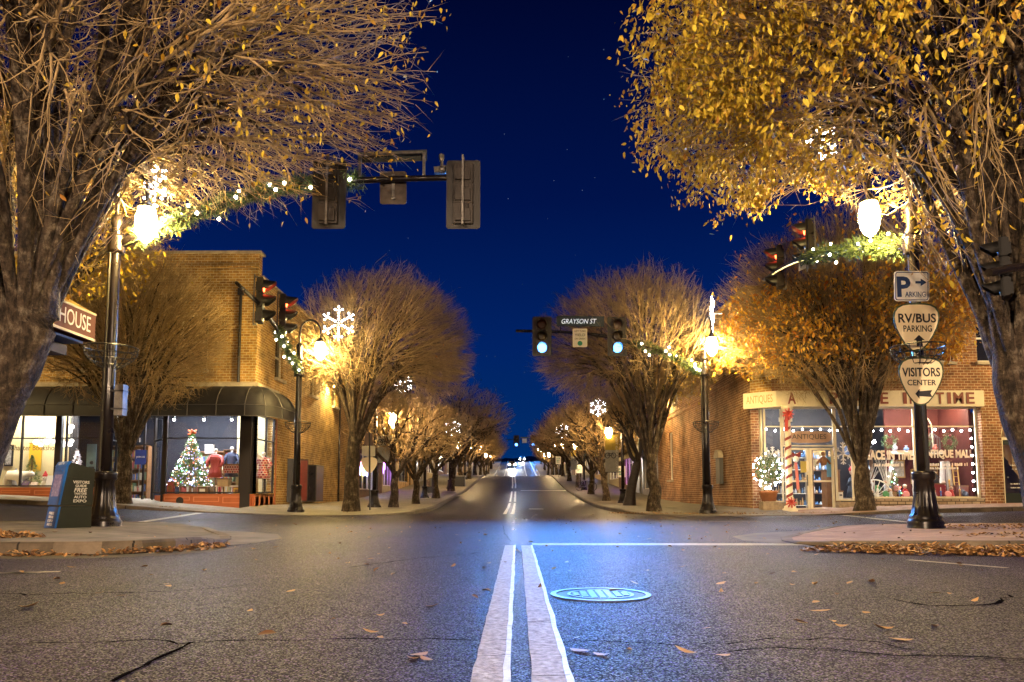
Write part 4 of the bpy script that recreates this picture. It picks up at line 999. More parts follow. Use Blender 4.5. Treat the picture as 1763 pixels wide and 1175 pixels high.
MB().ball(W(762, 293, YN), 0.10, 10, 0.7).bar(W(748, 295, YN), W(780, 291, YN), 0.13, 0.11).build('body', M_GALV, root)
MB().tube([W(761, 290, YN), W(760, 268, YN)], 0.028, 8).lathe([(0.035, 0), (0.05, .05), (0.05, .12), (0.03, .13)], W(760, 278, YN), 10).build('sensor', M_GALV, root)
mb = MB(); mb.tube(curve([W(775, 295, YN - .1), W(790, 312, YN - .12), W(778, 300, YN - .1), W(800, 318, YN - .12), W(812, 308, YN - .1)], 40), 0.010, 6).build('cable', M_BLACK, root)

# ---------------------------------------------------------------- signs facing us on the far arm
M_SIGNW = mat('white_sign_face', (0.82, 0.80, 0.76), 0.4, 0.5, var=0.1, vscale=3)
M_INK = mat('black_lettering', (0.015, 0.015, 0.018), 0.5)
M_GRNPLATE = mat('dark_sign_face', (0.010, 0.022, 0.030), 0.5)
root = empty('street_name_sign', W(996, 553, YF - .15), 'dark street name plate with white slanted lettering between the green signals', 'street sign')
MB().prism([W(958, 562, YF - .15), W(1040, 563, YF - .15), W(1040, 545, YF - .15), W(958, 544, YF - .15)], (0, 0.01, 0)).build('plate', M_GRNPLATE, root)
text('lettering', 'GRAYSON ST', W(997, 553.5, YF - .16), (1, 0, 0), (0, 0, 1), 0.17, 1.22, emat('retroreflective_white', (0.55, 0.75, 1.0), 0.9) if False else mat('glowing_white_lettering', (0.9, 0.9, 0.88), 0.4, emit=(0.5, 0.7, 1.0), estr=0.35), root, shear=0.25)  # letters glow faintly on their own so they read bright
MB().bar(W(965, 562, YF - .1), W(965, 572, YF - .1), .03).bar(W(1035, 563, YF - .1), W(1035, 577, YF - .1), .03).build('bracket', M_METAL, root)
root = empty('yield_sign', W(998, 582, YF - .15), 'white left turn yield on green sign hung between the green signals', 'street sign')
MB().prism(rrect(986, 566, 1011, 598, 2, YF - .15), (0, 0.008, 0)).build('plate', M_SIGNW, root)
for t_, yy, h_, w_ in [('LEFT TURN', 570.5, .06, .38), ('YIELD', 577, .09, .36), ('ON GREEN', 583.5, .06, .36)]:
    text('lettering', t_, W(998.5, yy, YF - .16), (1, 0, 0), (0, 0, 1), h_, w_, M_INK, root)
MB().lathe([(0.085, 0), (0.085, 0.004)], W(998.5, 591.5, YF - .157), 20, axis=(0, -1, 0)).build('green_disc', mat('green_disc', (0.02, 0.30, 0.22), 0.5), root)

# ---------------------------------------------------------------- signs on the near right post
M_PICK = mat('cream_sign_face', (0.86, 0.72, 0.46), 0.45, 0.4, var=0.1, vscale=3)
M_PICKE = mat('dark_green_sign_edge', (0.04, 0.06, 0.025), 0.5)
M_BLUE = mat('blue_sign_ink', (0.01, 0.035, 0.14), 0.5)
YS = YN - 0.16
root = empty('sign_stake', Vector((W(1606, 900, YS + .04).x, YS + .04, 0.09)), 'slim dark steel stake in front of the right near lamp post', 'sign post')
MB().bar(Vector((W(1606, 908, YS).x, YS + .045, 0.05)), W(1588, 690, YS + .045), 0.055, 0.05, up=(0, 1, 0)).build('stake', M_BLACK, root)
root = empty('parking_sign', W(1569, 519, YS), 'white square sign with big blue P and right arrow', 'street sign')
MB().prism(rrect(1540, 467, 1600, 519, 5, YS), (0, 0.008, 0)).build('plate', M_SIGNW, root)
fr = MB()
o1 = rrect(1541.5, 468.5, 1598.5, 517.5, 4, YS - .003); o2 = rrect(1543, 470, 1597, 516, 3, YS - .003)
for i in range(len(o1)): fr.quad(o1[i], o2[i], o2[(i + 1) % len(o1)], o1[(i + 1) % len(o1)])
fr.build('border', M_BLUE, root)
text('lettering', 'P', W(1556, 494, YS - .006), (1, 0, 0), (0, 0, 1), 0.37, 0.24, M_BLUE, root, bold=0.03)
text('lettering', 'ARKING', W(1576, 507, YS - .006), (1, 0, 0), (0, 0, 1), 0.095, 0.36, M_BLUE, root, bold=0.01)
MB().prism([W(x, y, YS - .004) for x, y in [(1576, 484.5), (1585, 484.5), (1585, 480), (1595, 486.5), (1585, 493), (1585, 488.5), (1576, 488.5)]], (0, -.004, 0)).build('arrow', M_BLUE, root)
PK = [(0, 1.0), (.35, .99), (.62, .95), (.84, .84), (.96, .66), (1.0, .44), (.97, .2), (.88, -.08), (.72, -.40), (.52, -.70), (.33, -.92), (.18, -1.01), (0, -1.04)]
PK = PK + [(-x, y) for x, y in PK[-2:0:-1]]
def pick(root, cx, cy, hw, hh, Y, back=False):
    MB().prism([W(cx + x * hw, cy - y * hh, Y) for x, y in PK], (0, 0.008, 0)).build('edge_plate', M_PICKE if not back else M_PICK, root)
    if not back: MB().prism([W(cx + x * hw * .935, cy - y * hh * .935, Y - .004) for x, y in PK], (0, 0.004, 0)).build('face', M_PICK, root)
root = empty('bus_parking_sign', W(1578, 605, YS - .02), 'cream shield-shaped RV and bus parking sign with upward arrow', 'street sign')
pick(root, 1578, 563, 40, 41, YS)
text('lettering', 'RV/BUS', W(1579, 548, YS - .010), (1, 0, 0), (0, 0, 1), 0.165, 0.66, M_INK, root, bold=0.02)
text('lettering', 'PARKING', W(1580, 566, YS - .010), (1, 0, 0), (0, 0, 1), 0.115, 0.50, M_INK, root, bold=0.012)
MB().prism([W(x, y, YS - .006) for x, y in [(1582, 577), (1592, 586), (1587.5, 586), (1588.5, 597), (1585, 596), (1582, 596), (1578.5, 597), (1577.5, 586), (1573, 586)]], (0, -.004, 0)).build('arrow', M_INK, root)
root = empty('visitors_sign', W(1585, 698, YS - .02), 'cream shield-shaped visitors center sign with left arrow', 'street sign')
pick(root, 1586, 656, 39, 41, YS)
text('lettering', 'VISITORS', W(1586, 641, YS - .010), (1, 0, 0), (0, 0, 1), 0.16, 0.66, M_INK, root, bold=0.02)
text('lettering', 'CENTER', W(1587, 659, YS - .010), (1, 0, 0), (0, 0, 1), 0.10, 0.50, M_INK, root, bold=0.012)
MB().prism([W(x, y, YS - .006) for x, y in [(1576, 678.5), (1583, 670), (1583, 674), (1605, 672), (1602, 677.5), (1605, 684), (1583, 682.5), (1583, 687)]], (0, -.004, 0)).build('arrow', M_INK, root)
root = empty('arm_parking_sign', Vector((nr.x - .1, 19.2, 6.3)), 'small white parking sign under the upper red signal on the right', 'street sign')
MB().prism([W(1375, 452, 18.8), W(1388, 446, 18.9), W(1388, 462, 18.9), W(1375, 467, 18.8)], (0.005, 0.01, 0)).build('plate', M_SIGNW, root)
text('lettering', 'P', W(1381, 457, 18.8), (1, 0.1, 0), (0, 0, 1), 0.14, 0.09, M_BLUE, root)
# sign stake with three sign backs at the far left corner
YB = 27.4
root = empty('sign_stake', Vector((W(637, 886, YB).x, YB, 0.08)), 'stake with three signs seen from behind by the domed left tree', 'sign post')
MB().bar(Vector((W(637, 886, YB).x, YB, 0.0)), W(636, 745, YB), 0.05, 0.05, up=(0, 1, 0)).build('stake', M_BLACK, root)
MB().prism([W(627, 767, YB + .04), W(642, 767, YB + .04), W(641, 746, YB + .04), W(628, 746, YB + .04)], (0, .006, 0)).build('brown_plate', mat('brown_sign_back', (0.10, 0.06, 0.05), 0.5), root)
MB().prism(rrect(623, 768, 646, 786, 2, YB + .04), (0, .006, 0)).build('square_plate', mat('bare_sign_back', (0.55, 0.50, 0.36), 0.5, var=.15), root)
pick(root, 635.5, 801, 14, 13.5, YB + .04, True)

# ---------------------------------------------------------------- garlands and snowflakes
M_PINE = mat('artificial_pine', (0.030, 0.060, 0.018), 0.6, 0.4, island=1, col2=(0.11, 0.15, 0.045))
bulb_mesh = MB().ball((0, 0, 0), 0.034, 8).build('bulb', BULB); bm_ = bulb_mesh.data; bpy.data.objects.remove(bulb_mesh)
bulb_meshc = MB().ball((0, 0, 0), 0.034, 8).build('bulb', BULBC); bmc_ = bulb_meshc.data; bpy.data.objects.remove(bulb_meshc)
def bulb(p, parent, s=1.0, cool=False):
    o = link('bulb', bmc_ if cool else bm_, parent, Vector(p) - org(parent)); o.scale = (s, s, s); return o
def garland(path, n, nb, label, r=0.17, seed=0, bs=1.0):
    g = np.random.default_rng(seed); P = np.array([tuple(p) for p in path])
    root = empty('garland', tuple(P[len(P) // 2]), label, 'garland', 'lit garlands wound on the signal arms')
    t = g.uniform(0, len(P) - 1, n); i = np.minimum(t.astype(int), len(P) - 2); u = (t - i)[:, None]
    c = P[i] * (1 - u) + P[i + 1] * u
    d = g.normal(size=(n, 3)); d /= np.linalg.norm(d, axis=1)[:, None]
    lump = 0.75 + 0.35 * np.sin(t * 2.1 + seed) + 0.2 * np.sin(t * 5.3)
    base = c + d * (r * lump * g.uniform(0.3, 0.9, n) )[:, None]
    tipd = d + g.normal(size=(n, 3)) * 0.7; tipd /= np.linalg.norm(tipd, axis=1)[:, None]
    L = g.uniform(0.06, 0.13, n)[:, None]; sd = np.cross(tipd, g.normal(size=(n, 3))); sd /= np.linalg.norm(sd, axis=1)[:, None]
    V = np.stack([base - sd * .008, base + sd * .008, base + tipd * L + sd * .004, base + tipd * L - sd * .004], 1).reshape(-1, 3) - np.array(root.location)[None]
    link('foliage', np_mesh('foliage', V, quads=np.arange(n * 4).reshape(-1, 4), material=M_PINE), root)
    for k in range(nb):
        q = (k + 0.5) / nb * (len(P) - 1); i = min(int(q), len(P) - 2); u = q - i; c = P[i] * (1 - u) + P[i + 1] * u
        a = g.normal(size=3); a[1] -= 0.8; a /= np.linalg.norm(a); bulb(c + a * (r + 0.03), root, bs)
garland(armNL[2:19], 7000, 15, 'thick lit garland wound around the left near signal arm', 0.20, 1, 0.9)
garland(armNR[1:13], 6000, 13, 'yellow-green lit garland on the arm below the right near lamp', 0.24, 2, 0.9)
garland(armFL[0:13], 3500, 11, 'lit garland behind the lamp by the bookshop awning', 0.20, 3, 1.1)
garland(armFR[0:14], 4500, 12, 'lit garland on the far arm between green signal and right lamp', 0.20, 4, 1.1)
def snowflake(c, nrm, label, size=0.62, nb=4, bs=1.0, group='snowflake decorations on the lamp posts'):
    c = Vector(c); n_ = Vector(nrm).normalized(); r_ = Vector((0, 0, 1)).cross(n_).normalized() * -1; u_ = Vector((0, 0, 1))
    root = empty('snowflake_light', c, label, 'decoration', group); mb = MB(); pts = []
    for k in range(6):
        a = R(90 + 60 * k); d = r_ * math.cos(a) + u_ * math.sin(a); e_ = r_ * math.cos(a + R(55)) + u_ * math.sin(a + R(55)); f_ = r_ * math.cos(a - R(55)) + u_ * math.sin(a - R(55))
        mb.tube([c, c + d * size], 0.010, 5)
        for t in np.linspace(0.25, 1, nb): pts.append(c + d * size * t)
        q = c + d * size * 0.68
        for v in (e_, f_): mb.tube([q, q + v * size * 0.28], 0.008, 5); pts.append(q + v * size * 0.26)
    mb.tube([c, c + n_ * -0.35], 0.015, 6)
    mb.build('frame', M_WHITE, root)
    for p in pts: bulb(p + n_ * 0.02, root, bs, True)
snowflake(W(583, 557, YF - .3), (0, -1, 0), 'large white snowflake of bulbs right of the lamp by the bookshop', 0.58, 5, 0.8)
snowflake(W(1227, 541, YF - .2), (-0.97, 0.17, 0), 'white snowflake seen edge-on above the far right lamp', 0.60, 5, 0.8)
snowflake(W(268, 325, YN - .3), (-0.55, -0.75, 0), 'white snowflake behind twigs above the near left lamp', 0.42, 4, 0.7)
snowflake(W(1412, 233, YN - .2), (0.5, -0.85, 0), 'snowflake lights glinting through gold leaves at upper right', 0.45, 4, 0.62)
snowflake(W(1030, 702, 38.5), (-0.2, -1, 0), 'small snowflake of lights in the pale tree on the right', 0.44, 4, 0.42)
snowflake(W(693, 660, 31), (0.3, -1, 0), 'small snowflake of lights under the domed left tree', 0.42, 3, 0.8)
snowflake(W(780, 738, 47), (0.3, -1, 0), 'small snowflake of lights in the third tree of the left row', 0.5, 3, 1.0)
snowflake(W(968, 742, 60), (-0.3, -1, 0), 'small snowflake of lights in the right row, left of the pale tree', 0.55, 3, 1.1)

# ---------------------------------------------------------------- bicycle banners
M_BAN1 = mat('banner_ochre', (0.42, 0.31, 0.05), 0.7, 0.3, var=0.3, vscale=5); M_BAN2 = mat('banner_grey', (0.36, 0.36, 0.30), 0.7, 0.3, var=0.25, vscale=6)
def banner(x0, x1, y0, y1, Y, pole_px, label):
    root = empty('banner', W((x0 + x1) / 2, y1, Y), label, 'banner', 'bicycle banners on the lamp posts')
    ym = y0 + (y1 - y0) * 0.42
    MB().prism([W(x0, ym, Y), W(x1, ym, Y), W(x1, y0, Y), W(x0, y0, Y)], (0, 0.01, 0)).build('upper_cloth', M_BAN1, root)
    MB().prism([W(x0, y1, Y), W(x1, y1, Y), W(x1, ym, Y), W(x0, ym, Y)], (0, 0.01, 0)).build('lower_cloth', M_BAN2, root)
    MB().bar(W(x0, y0 - .5, Y), W(pole_px, y0 - .5, Y), 0.03).bar(W(x0, y1 + .5, Y), W(pole_px, y1 + .5, Y), 0.03).build('bracket', M_METAL, root)
    w = (x1 - x0); cx = x0 + w * 0.40; cyy = ym + (y1 - ym) * 0.25; Rr = w * 0.17
    mb = MB(); s_ = F / Y
    for dx in (-0.23, 0.23):
        mb.tube([W(cx + dx * w + Rr * math.cos(a), cyy + Rr * 1.15 * math.sin(a), Y - .01) for a in np.linspace(0, 2 * math.pi, 17)], 0.018, 5)
    L_, R_ = (cx - .23 * w, cyy), (cx + .23 * w, cyy); se, hb, bb = (cx - .1 * w, cyy - .9 * Rr), (cx + .14 * w, cyy - .9 * Rr), (cx - .02 * w, cyy + .1 * Rr)
    for a, b in [(L_, se), (se, hb), (hb, R_), (se, bb), (bb, hb), (L_, bb), (hb, (hb[0] + .02 * w, hb[1] - .5 * Rr)), (se, (se[0] - .02 * w, se[1] - .5 * Rr))]:
        mb.tube([W(*a, Y - .01), W(*b, Y - .01)], 0.016, 5)
    mb.build('bicycle_print', M_INK, root)
    text('lettering', 'VISIT GALAX . COM', W(x1 - w * .14, (y0 + y1) / 2, Y - .006), (0, 0, -1), (1, 0, 0), w * .15 / s_, (y1 - y0) * .88 / s_, mat('pale_banner_ink', (0.62, 0.60, 0.50), 0.7), root)
banner(650, 675, 716, 797, 30.9, 644, 'bicycle banner on the left lamp post, ochre top over grey')
banner(1042, 1065, 748, 813, 38.9, 1069, 'bicycle banner on the right lamp post beside the pale tree')
banner(983, 994, 770, 808, 60.0, 999, 'smaller far bicycle banner left of the pale tree')

# ---------------------------------------------------------------- manhole
mh = gp(1034, 1025); mx_, my_ = mh
root = empty('manhole_cover', (mx_, my_, 0), 'round waffle-pattern metal manhole cover just right of the double line', 'manhole cover')
M_IRON = mat('worn_cast_iron', (0.10, 0.097, 0.095), 0.38, 0.5, 0.8, var=0.3, vscale=14)
def annulus(r0, r1, z0, z1, n=48):
    mb = MB(); V = []
    for k in range(n):
        a = 2 * math.pi * k / n; c, s_ = math.cos(a), math.sin(a); V += [(mx_ + r0 * c, my_ + r0 * s_, z1), (mx_ + r1 * c, my_ + r1 * s_, z1), (mx_ + r1 * c, my_ + r1 * s_, z0), (mx_ + r0 * c, my_ + r0 * s_, z0)]
    f = []
    for k in range(n):
        j = (k + 1) % n
        for q in range(4): f.append((k * 4 + (q + 1) % 4, k * 4 + q, j * 4 + q, j * 4 + (q + 1) % 4))
    return mb.add(V, [t[::-1] for t in f])
annulus(0.30, 0.335, -0.02, 0.010).build('frame', M_IRON, root)
MB().lathe([(0.295, -0.02), (0.295, 0.003)], (mx_, my_, 0), 40).build('plate', mat('dark_iron', (0.02, 0.02, 0.022), 0.6, 0.5, 0.4), root)  # plate darker than the raised squares
annulus(0.205, 0.222, 0.003, 0.009).build('rim', M_IRON, root)
mb = MB()
for k in range(-3, 4):
    for j in range(-3, 4):
        x, y = k * 0.055, j * 0.055
        if math.hypot(x, y) < 0.185: mb.box((mx_ + x - .019, my_ + y - .019, 0.003), (mx_ + x + .019, my_ + y + .019, 0.011))
mb.build('waffle_pattern', M_IRON, root)

# ---------------------------------------------------------------- newspaper box
bx = W(118, 916, 12.3); bx.z = 0.10
root = empty('newspaper_box', bx, 'dark green newspaper box with bright blue front, leaning by the left lamp post', 'newspaper box')
dv = Vector((-0.62, -0.785, 0)); sv = Vector((0.785, -0.62, 0)); uz = Vector((0.03, 0, 1)).normalized()
def nb(d, s_, z): return bx + dv * d + sv * s_ + uz * z
M_NBG = mat('dark_green_plastic', (0.012, 0.017, 0.010), 0.45, 0.5, var=0.3, vscale=6); M_NBB = mat('blue_plastic', (0.004, 0.10, 0.42), 0.4, 0.5, var=0.2, vscale=5)
M_LABEL = mat('white_print', (0.72, 0.70, 0.66), 0.5)
hw = 0.20
lowp = [(-.27, 0), (.27, 0), (.22, .40), (-.25, .40)]; upp = [(-.26, .41), (.235, .41), (.16, 1.08), (.12, 1.12), (-.26, 1.02)]
MB().prism([nb(d, -hw, z) for d, z in lowp], sv * 2 * hw).build('lower_cabinet', M_NBG, root)
MB().prism([nb(d, -hw, z) for d, z in upp], sv * 2 * hw).prism([nb(d, hw - .001, z) for d, z in [(-.24, .86), (.16, .90), (.16, .885), (-.24, .845)]], sv * .006).build('upper_cabinet', M_NBG, root)
def front(p, q, i, o): # slanted front panel between profile points p(bottom) q(top)
    return [nb(p[0] + o, -hw - i, p[1]), nb(p[0] + o, hw + i, p[1]), nb(q[0] + o, hw + i, q[1]), nb(q[0] + o, -hw - i, q[1])]
MB().prism(front((.27, .0), (.222, .39), .015, 0.002), dv * .03).build('lower_door', M_NBB, root)
MB().prism(front((.262, .07), (.232, .32), -.045, 0.033), dv * .004).build('poster', mat('blue_poster', (0.03, 0.10, 0.34), 0.4), root)
ud = MB().prism(front((.235, .42), (.155, 1.07), .02, 0.002), dv * .035).prism([nb(.16, -hw - .02, 1.06), nb(.205, -hw - .02, 1.05), nb(.16, -hw - .02, 1.135), nb(.11, -hw - .02, 1.135)], sv * (2 * hw + .04)).build('door', M_NBB, root)
MB().prism(front((.218, .56), (.175, .92), -.05, 0.038), dv * .003).build('window', mat('display_paper', (0.30, 0.32, 0.55), 0.3, var=0.8, vscale=22, col2=(0.06, 0.05, 0.30)), ud)
MB().bar(nb(.205, -.13, .985), nb(.205, .13, .985), .03, .03).build('handle', M_NBB, ud)
up2 = (nb(.155, 0, 1.07) - nb(.235, 0, .42)).normalized(); rt2 = up2.cross(dv).normalized()
text('lettering', 'GET IT', nb(.185, 0, 1.095), rt2, up2, .045, .24, M_LABEL, root, shear=.2)
upl = (nb(.222, 0, .39) - nb(.27, 0, 0)).normalized(); rtl = upl.cross(dv).normalized()
for t_, z_ in [('FREE', .285), ('TAKE ONE', .225), ('EXPO', .165), ('AUTO', .105)]:
    text('lettering', t_, nb(.2475 + .039 - (z_ - .19) * .12, 0.0, z_), rtl, upl, .045, .20, M_LABEL, root, bold=.01)
rs = uz.cross(sv).normalized()
for t_, z_, h_, w_ in [('VISITORS', .795, .048, .25), ('GUIDE', .735, .04, .17), ('FREE', .665, .07, .20), ('TAKE ONE', .605, .032, .19), ('AUTO', .55, .045, .19), ('EXPO', .485, .048, .20)]:
    text('lettering', t_, nb(-.06, hw + .004, z_), rs, uz, h_, w_, M_LABEL, root, shear=.2 if t_ == 'FREE' else 0, bold=.012)
# ================================================================ BUILDINGS
BR_TAN = brick('tan_brick', (0.54, 0.31, 0.080), (0.33, 0.165, 0.045), (0.66, 0.54, 0.32), 0.24, 0.10, 0.6, 0.012)
BR_RED = brick('red_brown_brick', (0.36, 0.16, 0.07), (0.20, 0.08, 0.04), (0.58, 0.44, 0.28), 0.24, 0.10, 0.62, 0.012)
BR_PALE = brick('whitewashed_brick', (0.46, 0.36, 0.25), (0.32, 0.22, 0.14), (0.10, 0.07, 0.05), 0.30, 0.12, 0.4, 0.016)
M_BRONZE = mat('dark_window_frame', (0.018, 0.014, 0.013), 0.4, 0.5, 0.2)
M_STONE = mat('pale_stone', (0.46, 0.40, 0.31), 0.8, 0.3, var=0.4, vscale=3)
M_CANVAS = mat('charcoal_canvas', (0.020, 0.0185, 0.020), 0.62, 0.4, var=0.35, vscale=2.2)
M_ORANGE = mat('terracotta_panel', (0.42, 0.115, 0.04), 0.5, 0.4, var=0.2, vscale=3)
M_DARKWIN = mat('dark_window_glass', (0.012, 0.012, 0.016), 0.06, 0.6)
M_ROOM = mat('shop_wall_blue_grey', (0.016, 0.018, 0.028), 0.7, 0.3, var=0.2, vscale=2)
M_CREAMW = mat('shop_wall_cream', (0.60, 0.52, 0.30), 0.7, 0.3, var=0.12, vscale=2)
M_MAROON = mat('shop_wall_maroon', (0.075, 0.013, 0.006), 0.7, 0.3, var=0.3, vscale=2)
M_WOOD = mat('shop_wood', (0.22, 0.11, 0.045), 0.5, 0.4, var=0.4, vscale=5)
M_CEIL = mat('shop_ceiling', (0.5, 0.5, 0.5), 0.8)
TUBE_L = emat('shop_light_tube', (0.90, 0.93, 1.0), 240)
TUBE_W = emat('shop_light_tube_warm', (1.0, 0.88, 0.68), 190)

def wall(o, u, n_, L, H, holes=(), t=0.3):
    """upright wall; o = lower left corner of the OUTSIDE face, u = direction along it, n_ = outward"""
    o, u, n_ = Vector(o), Vector(u).normalized(), Vector(n_).normalized(); z = Vector((0, 0, 1)); mb = MB()
    us = sorted({0, L} | {h[0] for h in holes} | {h[2] for h in holes}); vs = sorted({0, H} | {h[1] for h in holes} | {h[3] for h in holes})
    us = [q for q in us if 0 <= q <= L]; vs = [q for q in vs if 0 <= q <= H]
    P = lambda a, b, d=0: o + u * a + z * b - n_ * d
    flip = u.cross(z).dot(n_) < 0
    def q(*p): mb.quad(*(p[::-1] if flip else p))
    for a, b in zip(us[:-1], us[1:]):
        for c, d in zip(vs[:-1], vs[1:]):
            mu, mv = (a + b) / 2, (c + d) / 2
            if any(h[0] < mu < h[2] and h[1] < mv < h[3] for h in holes): continue
            q(P(a, c), P(b, c), P(b, d), P(a, d)); q(P(b, c, t), P(a, c, t), P(a, d, t), P(b, d, t))
    def rim(a, b, c, d, s):
        # faces of a rectangle's edge, looking in (hole) or out (border)
        for (p0, p1) in [((a, c), (b, c)), ((b, c), (b, d)), ((b, d), (a, d)), ((a, d), (a, c))]:
            f = (P(*p0), P(*p0, t), P(*p1, t), P(*p1)); q(*(f if s > 0 else f[::-1]))
    rim(0, L, 0, H, 1)
    for (a, c, b, d) in holes: rim(max(a, 0), min(b, L), max(c, 0), min(d, H), -1)
    return mb
def sash(parent, o, u, n_, a, c, b, d, fm, gm=None, depth=0.12, fw=0.06, rail=True, sill=M_STONE, arch=False, label=None):
    """a sash window in a hole (a,c)-(b,d) of a wall: window > pane, sill"""
    o, u, n_ = Vector(o), Vector(u).normalized(), Vector(n_).normalized(); z = Vector((0, 0, 1))
    P = lambda x, y, q=0: o + u * x + z * y - n_ * q
    mb = MB()
    def fb(x0, y0, x1, y1, q0=depth - .03, q1=depth + .04):
        mb.obox((P(x0, y0, q0) + P(x1, y1, q1)) / 2, u * abs(x1 - x0) / 2, n_ * (q1 - q0) / 2, z * abs(y1 - y0) / 2)
    fb(a, c, a + fw, d); fb(b - fw, c, b, d); fb(a + fw, c, b - fw, c + fw); fb(a + fw, d - fw, b - fw, d)
    if rail: fb(a + fw, (c + d) / 2 - .03, b - fw, (c + d) / 2 + .03, depth - .02, depth + .03)
    w = mb.build('window', fm, parent)
    mb = MB(); mb.obox(P((a + b) / 2, (c + d) / 2, depth + .055), u * (b - a) / 2, n_ * 0.006, z * (d - c) / 2); mb.build('pane', gm or M_DARKWIN, w)
    if sill: MB().obox(P((a + b) / 2, c - .06, -.03), u * ((b - a) / 2 + .08), n_ * .12, z * .058).build('sill', sill, w)
    return w
def glazing(parent, p0, p1, z0, z1, rails=(), mull=(), fm=M_BRONZE, fw=0.06, d=0.08, gm=None, ends=(True, True), name='window'):
    """shopfront glazing between two plan points: window (frame) > pane"""
    a, b = Vector((p0[0], p0[1], 0)), Vector((p1[0], p1[1], 0)); u = (b - a); L = u.length; u.normalize(); n_ = Vector((u.y, -u.x, 0)); z = Vector((0, 0, 1)); mb = MB()
    def bx_(x0, y0, x1, y1, dd=d): mb.obox(a + u * (x0 + x1) / 2 + z * (y0 + y1) / 2, u * (x1 - x0) / 2, n_ * dd / 2, z * (y1 - y0) / 2)
    if ends[0]: bx_(0, z0, fw, z1)
    if ends[1]: bx_(L - fw, z0, L, z1)
    bx_(fw, z0, L - fw, z0 + fw * .8, d * .96); bx_(fw, z1 - fw * .8, L - fw, z1, d * .96)
    for r_ in rails: bx_(fw, r_ - fw * .35, L - fw, r_ + fw * .35, d * .9)
    for m in mull: bx_(m - fw / 2, z0 + fw * .8, m + fw / 2, z1 - fw * .8, d * .98)
    w = mb.build(name, fm, parent)
    MB().obox(a + u * L / 2 + z * (z0 + z1) / 2, u * (L / 2 - .01), n_ * 0.003, z * ((z1 - z0) / 2 - .01)).build('pane', gm or M_GLASS, w)
    return w

# ---------------------------------------------------------------- bookshop on the far left corner
BX, BY = -9.7, 27.0
B = empty('bookshop_building', (-14, 30, 0), 'tan brick corner bookshop with charcoal barrel awning and lit display windows', 'building')
Hf, Hs, Zw = 9.75, 8.95, 4.72
fw_h = [(a - 0.52, 5.35 - Zw, a + 0.52, 7.45 - Zw) for a in (26 - 12.05 - 0, 26 - 15.75, 26 - 19.5)]
fw_h = [(x - (-26) - .52, .63, x - (-26) + .52, 2.73) for x in (-12.05, -15.75, -19.5)]
wall((-26, BY, Zw), (1, 0, 0), (0, -1, 0), 26 + BX, Hf - Zw, fw_h, 0.35).build('front_wall', BR_TAN, B)
for a, c, b, d in fw_h: sash(B, (-26, BY, Zw), (1, 0, 0), (0, -1, 0), a, c, b, d, M_CREAM)
sd_h = [(0.0, 0.75 + .3, 2.05, 3.75 + .3)] + [(y - 27.35 - .5, 5.4 + .3, y - 27.35 + .5, 7.15 + .3) for y in (29.6, 34.6, 38.8, 42.5)]
wall((BX, BY + .35, -.3), (0, 1, 0), (1, 0, 0), 17.65, Hs + .3, sd_h, 0.35).build('side_wall', BR_TAN, B)
for a, c, b, d in sd_h[1:]: sash(B, (BX, BY + .35, -.3), (0, 1, 0), (1, 0, 0), a, c, b, d, M_CREAM)
mb = MB()
for z_, p_ in [(9.05, .03), (9.22, .05), (8.55, .025), (8.1, .02)]: mb.box((-26, BY - p_, z_), (BX + .0, BY - .002, z_ + .085))
mb.build('corbel_course', BR_TAN, B)
MB().box((-26, BY - .10, Hf), (BX + .10, BY + .42, Hf + .10)).build('coping', M_STONE, B)
MB().box((BX - .36, BY + .36, Hs), (BX + .06, 45, Hs + .08)).build('side_coping', M_STONE, B)
MB().box((-26, BY + .4, Hs - .6), (BX - .4, 45, Hs - .5)).build('roof', M_CANVAS, B)
MB().box((-26, BY - .12, Zw - .02), (BX + .12, BY - .003, Zw + .14)).box((BX + .003, BY, Zw - .02), (BX + .12, 29.4, Zw + .14)).build('ledge', M_STONE, B)
mb = MB(); mb.tube([(-10.32, BY - .07, Zw + .14), (-10.32, BY - .07, 8.2)], 0.055, 8); mb.box((-10.42, BY - .16, 8.15), (-10.22, BY - .004, 8.4)); mb.build('downpipe', M_BLACK, B)
mb = MB(); mb.tube([(BX + .07, 39.7, .0), (BX + .07, 39.7, 8.6)], 0.05, 8); mb.build('side_downpipe', M_METAL, B)
# barrel awning
prof = [(0.0, 4.70), (0.22, 4.69), (0.45, 4.62), (0.66, 4.48), (0.83, 4.28), (0.95, 4.05), (1.0, 3.92), (1.005, 3.52)]
path = []
for x in np.linspace(-22, BX, 25): path.append((Vector((x, BY - .01, 0)), Vector((0, -1, 0))))
for a in np.linspace(-90, 0, 10)[1:-1]: path.append((Vector((BX, BY, 0)), Vector((math.cos(R(a)), math.sin(R(a)), 0))))
for y in np.linspace(BY, 28.75, 5): path.append((Vector((BX + .01, y, 0)), Vector((1, 0, 0))))
mb = MB(); npf = len(prof)
for c_, d_ in path:
    k_ = 1.0
    for o_, z_ in prof: mb.v.append(tuple(c_ + d_ * o_ + Vector((0, 0, z_))))
for i in range(len(path) - 1):
    for k in range(npf - 1):
        mb.f.append((i * npf + k, i * npf + k + 1, (i + 1) * npf + k + 1, (i + 1) * npf + k))
mb.f.append(tuple(range(npf))); mb.f.append(tuple((len(path) - 1) * npf + k for k in range(npf - 1, -1, -1)))
aw = mb.build('awning', M_CANVAS, B, True)
mb = MB()
for i in list(range(0, 25, 2)) + [28, 33, 37]:
    i = min(i, len(path) - 1)
    c_, d_ = path[i]; mb.tube([c_ + d_ * (o_ + .008) + Vector((0, 0, z_ + .006)) for o_, z_ in prof], 0.017, 5)
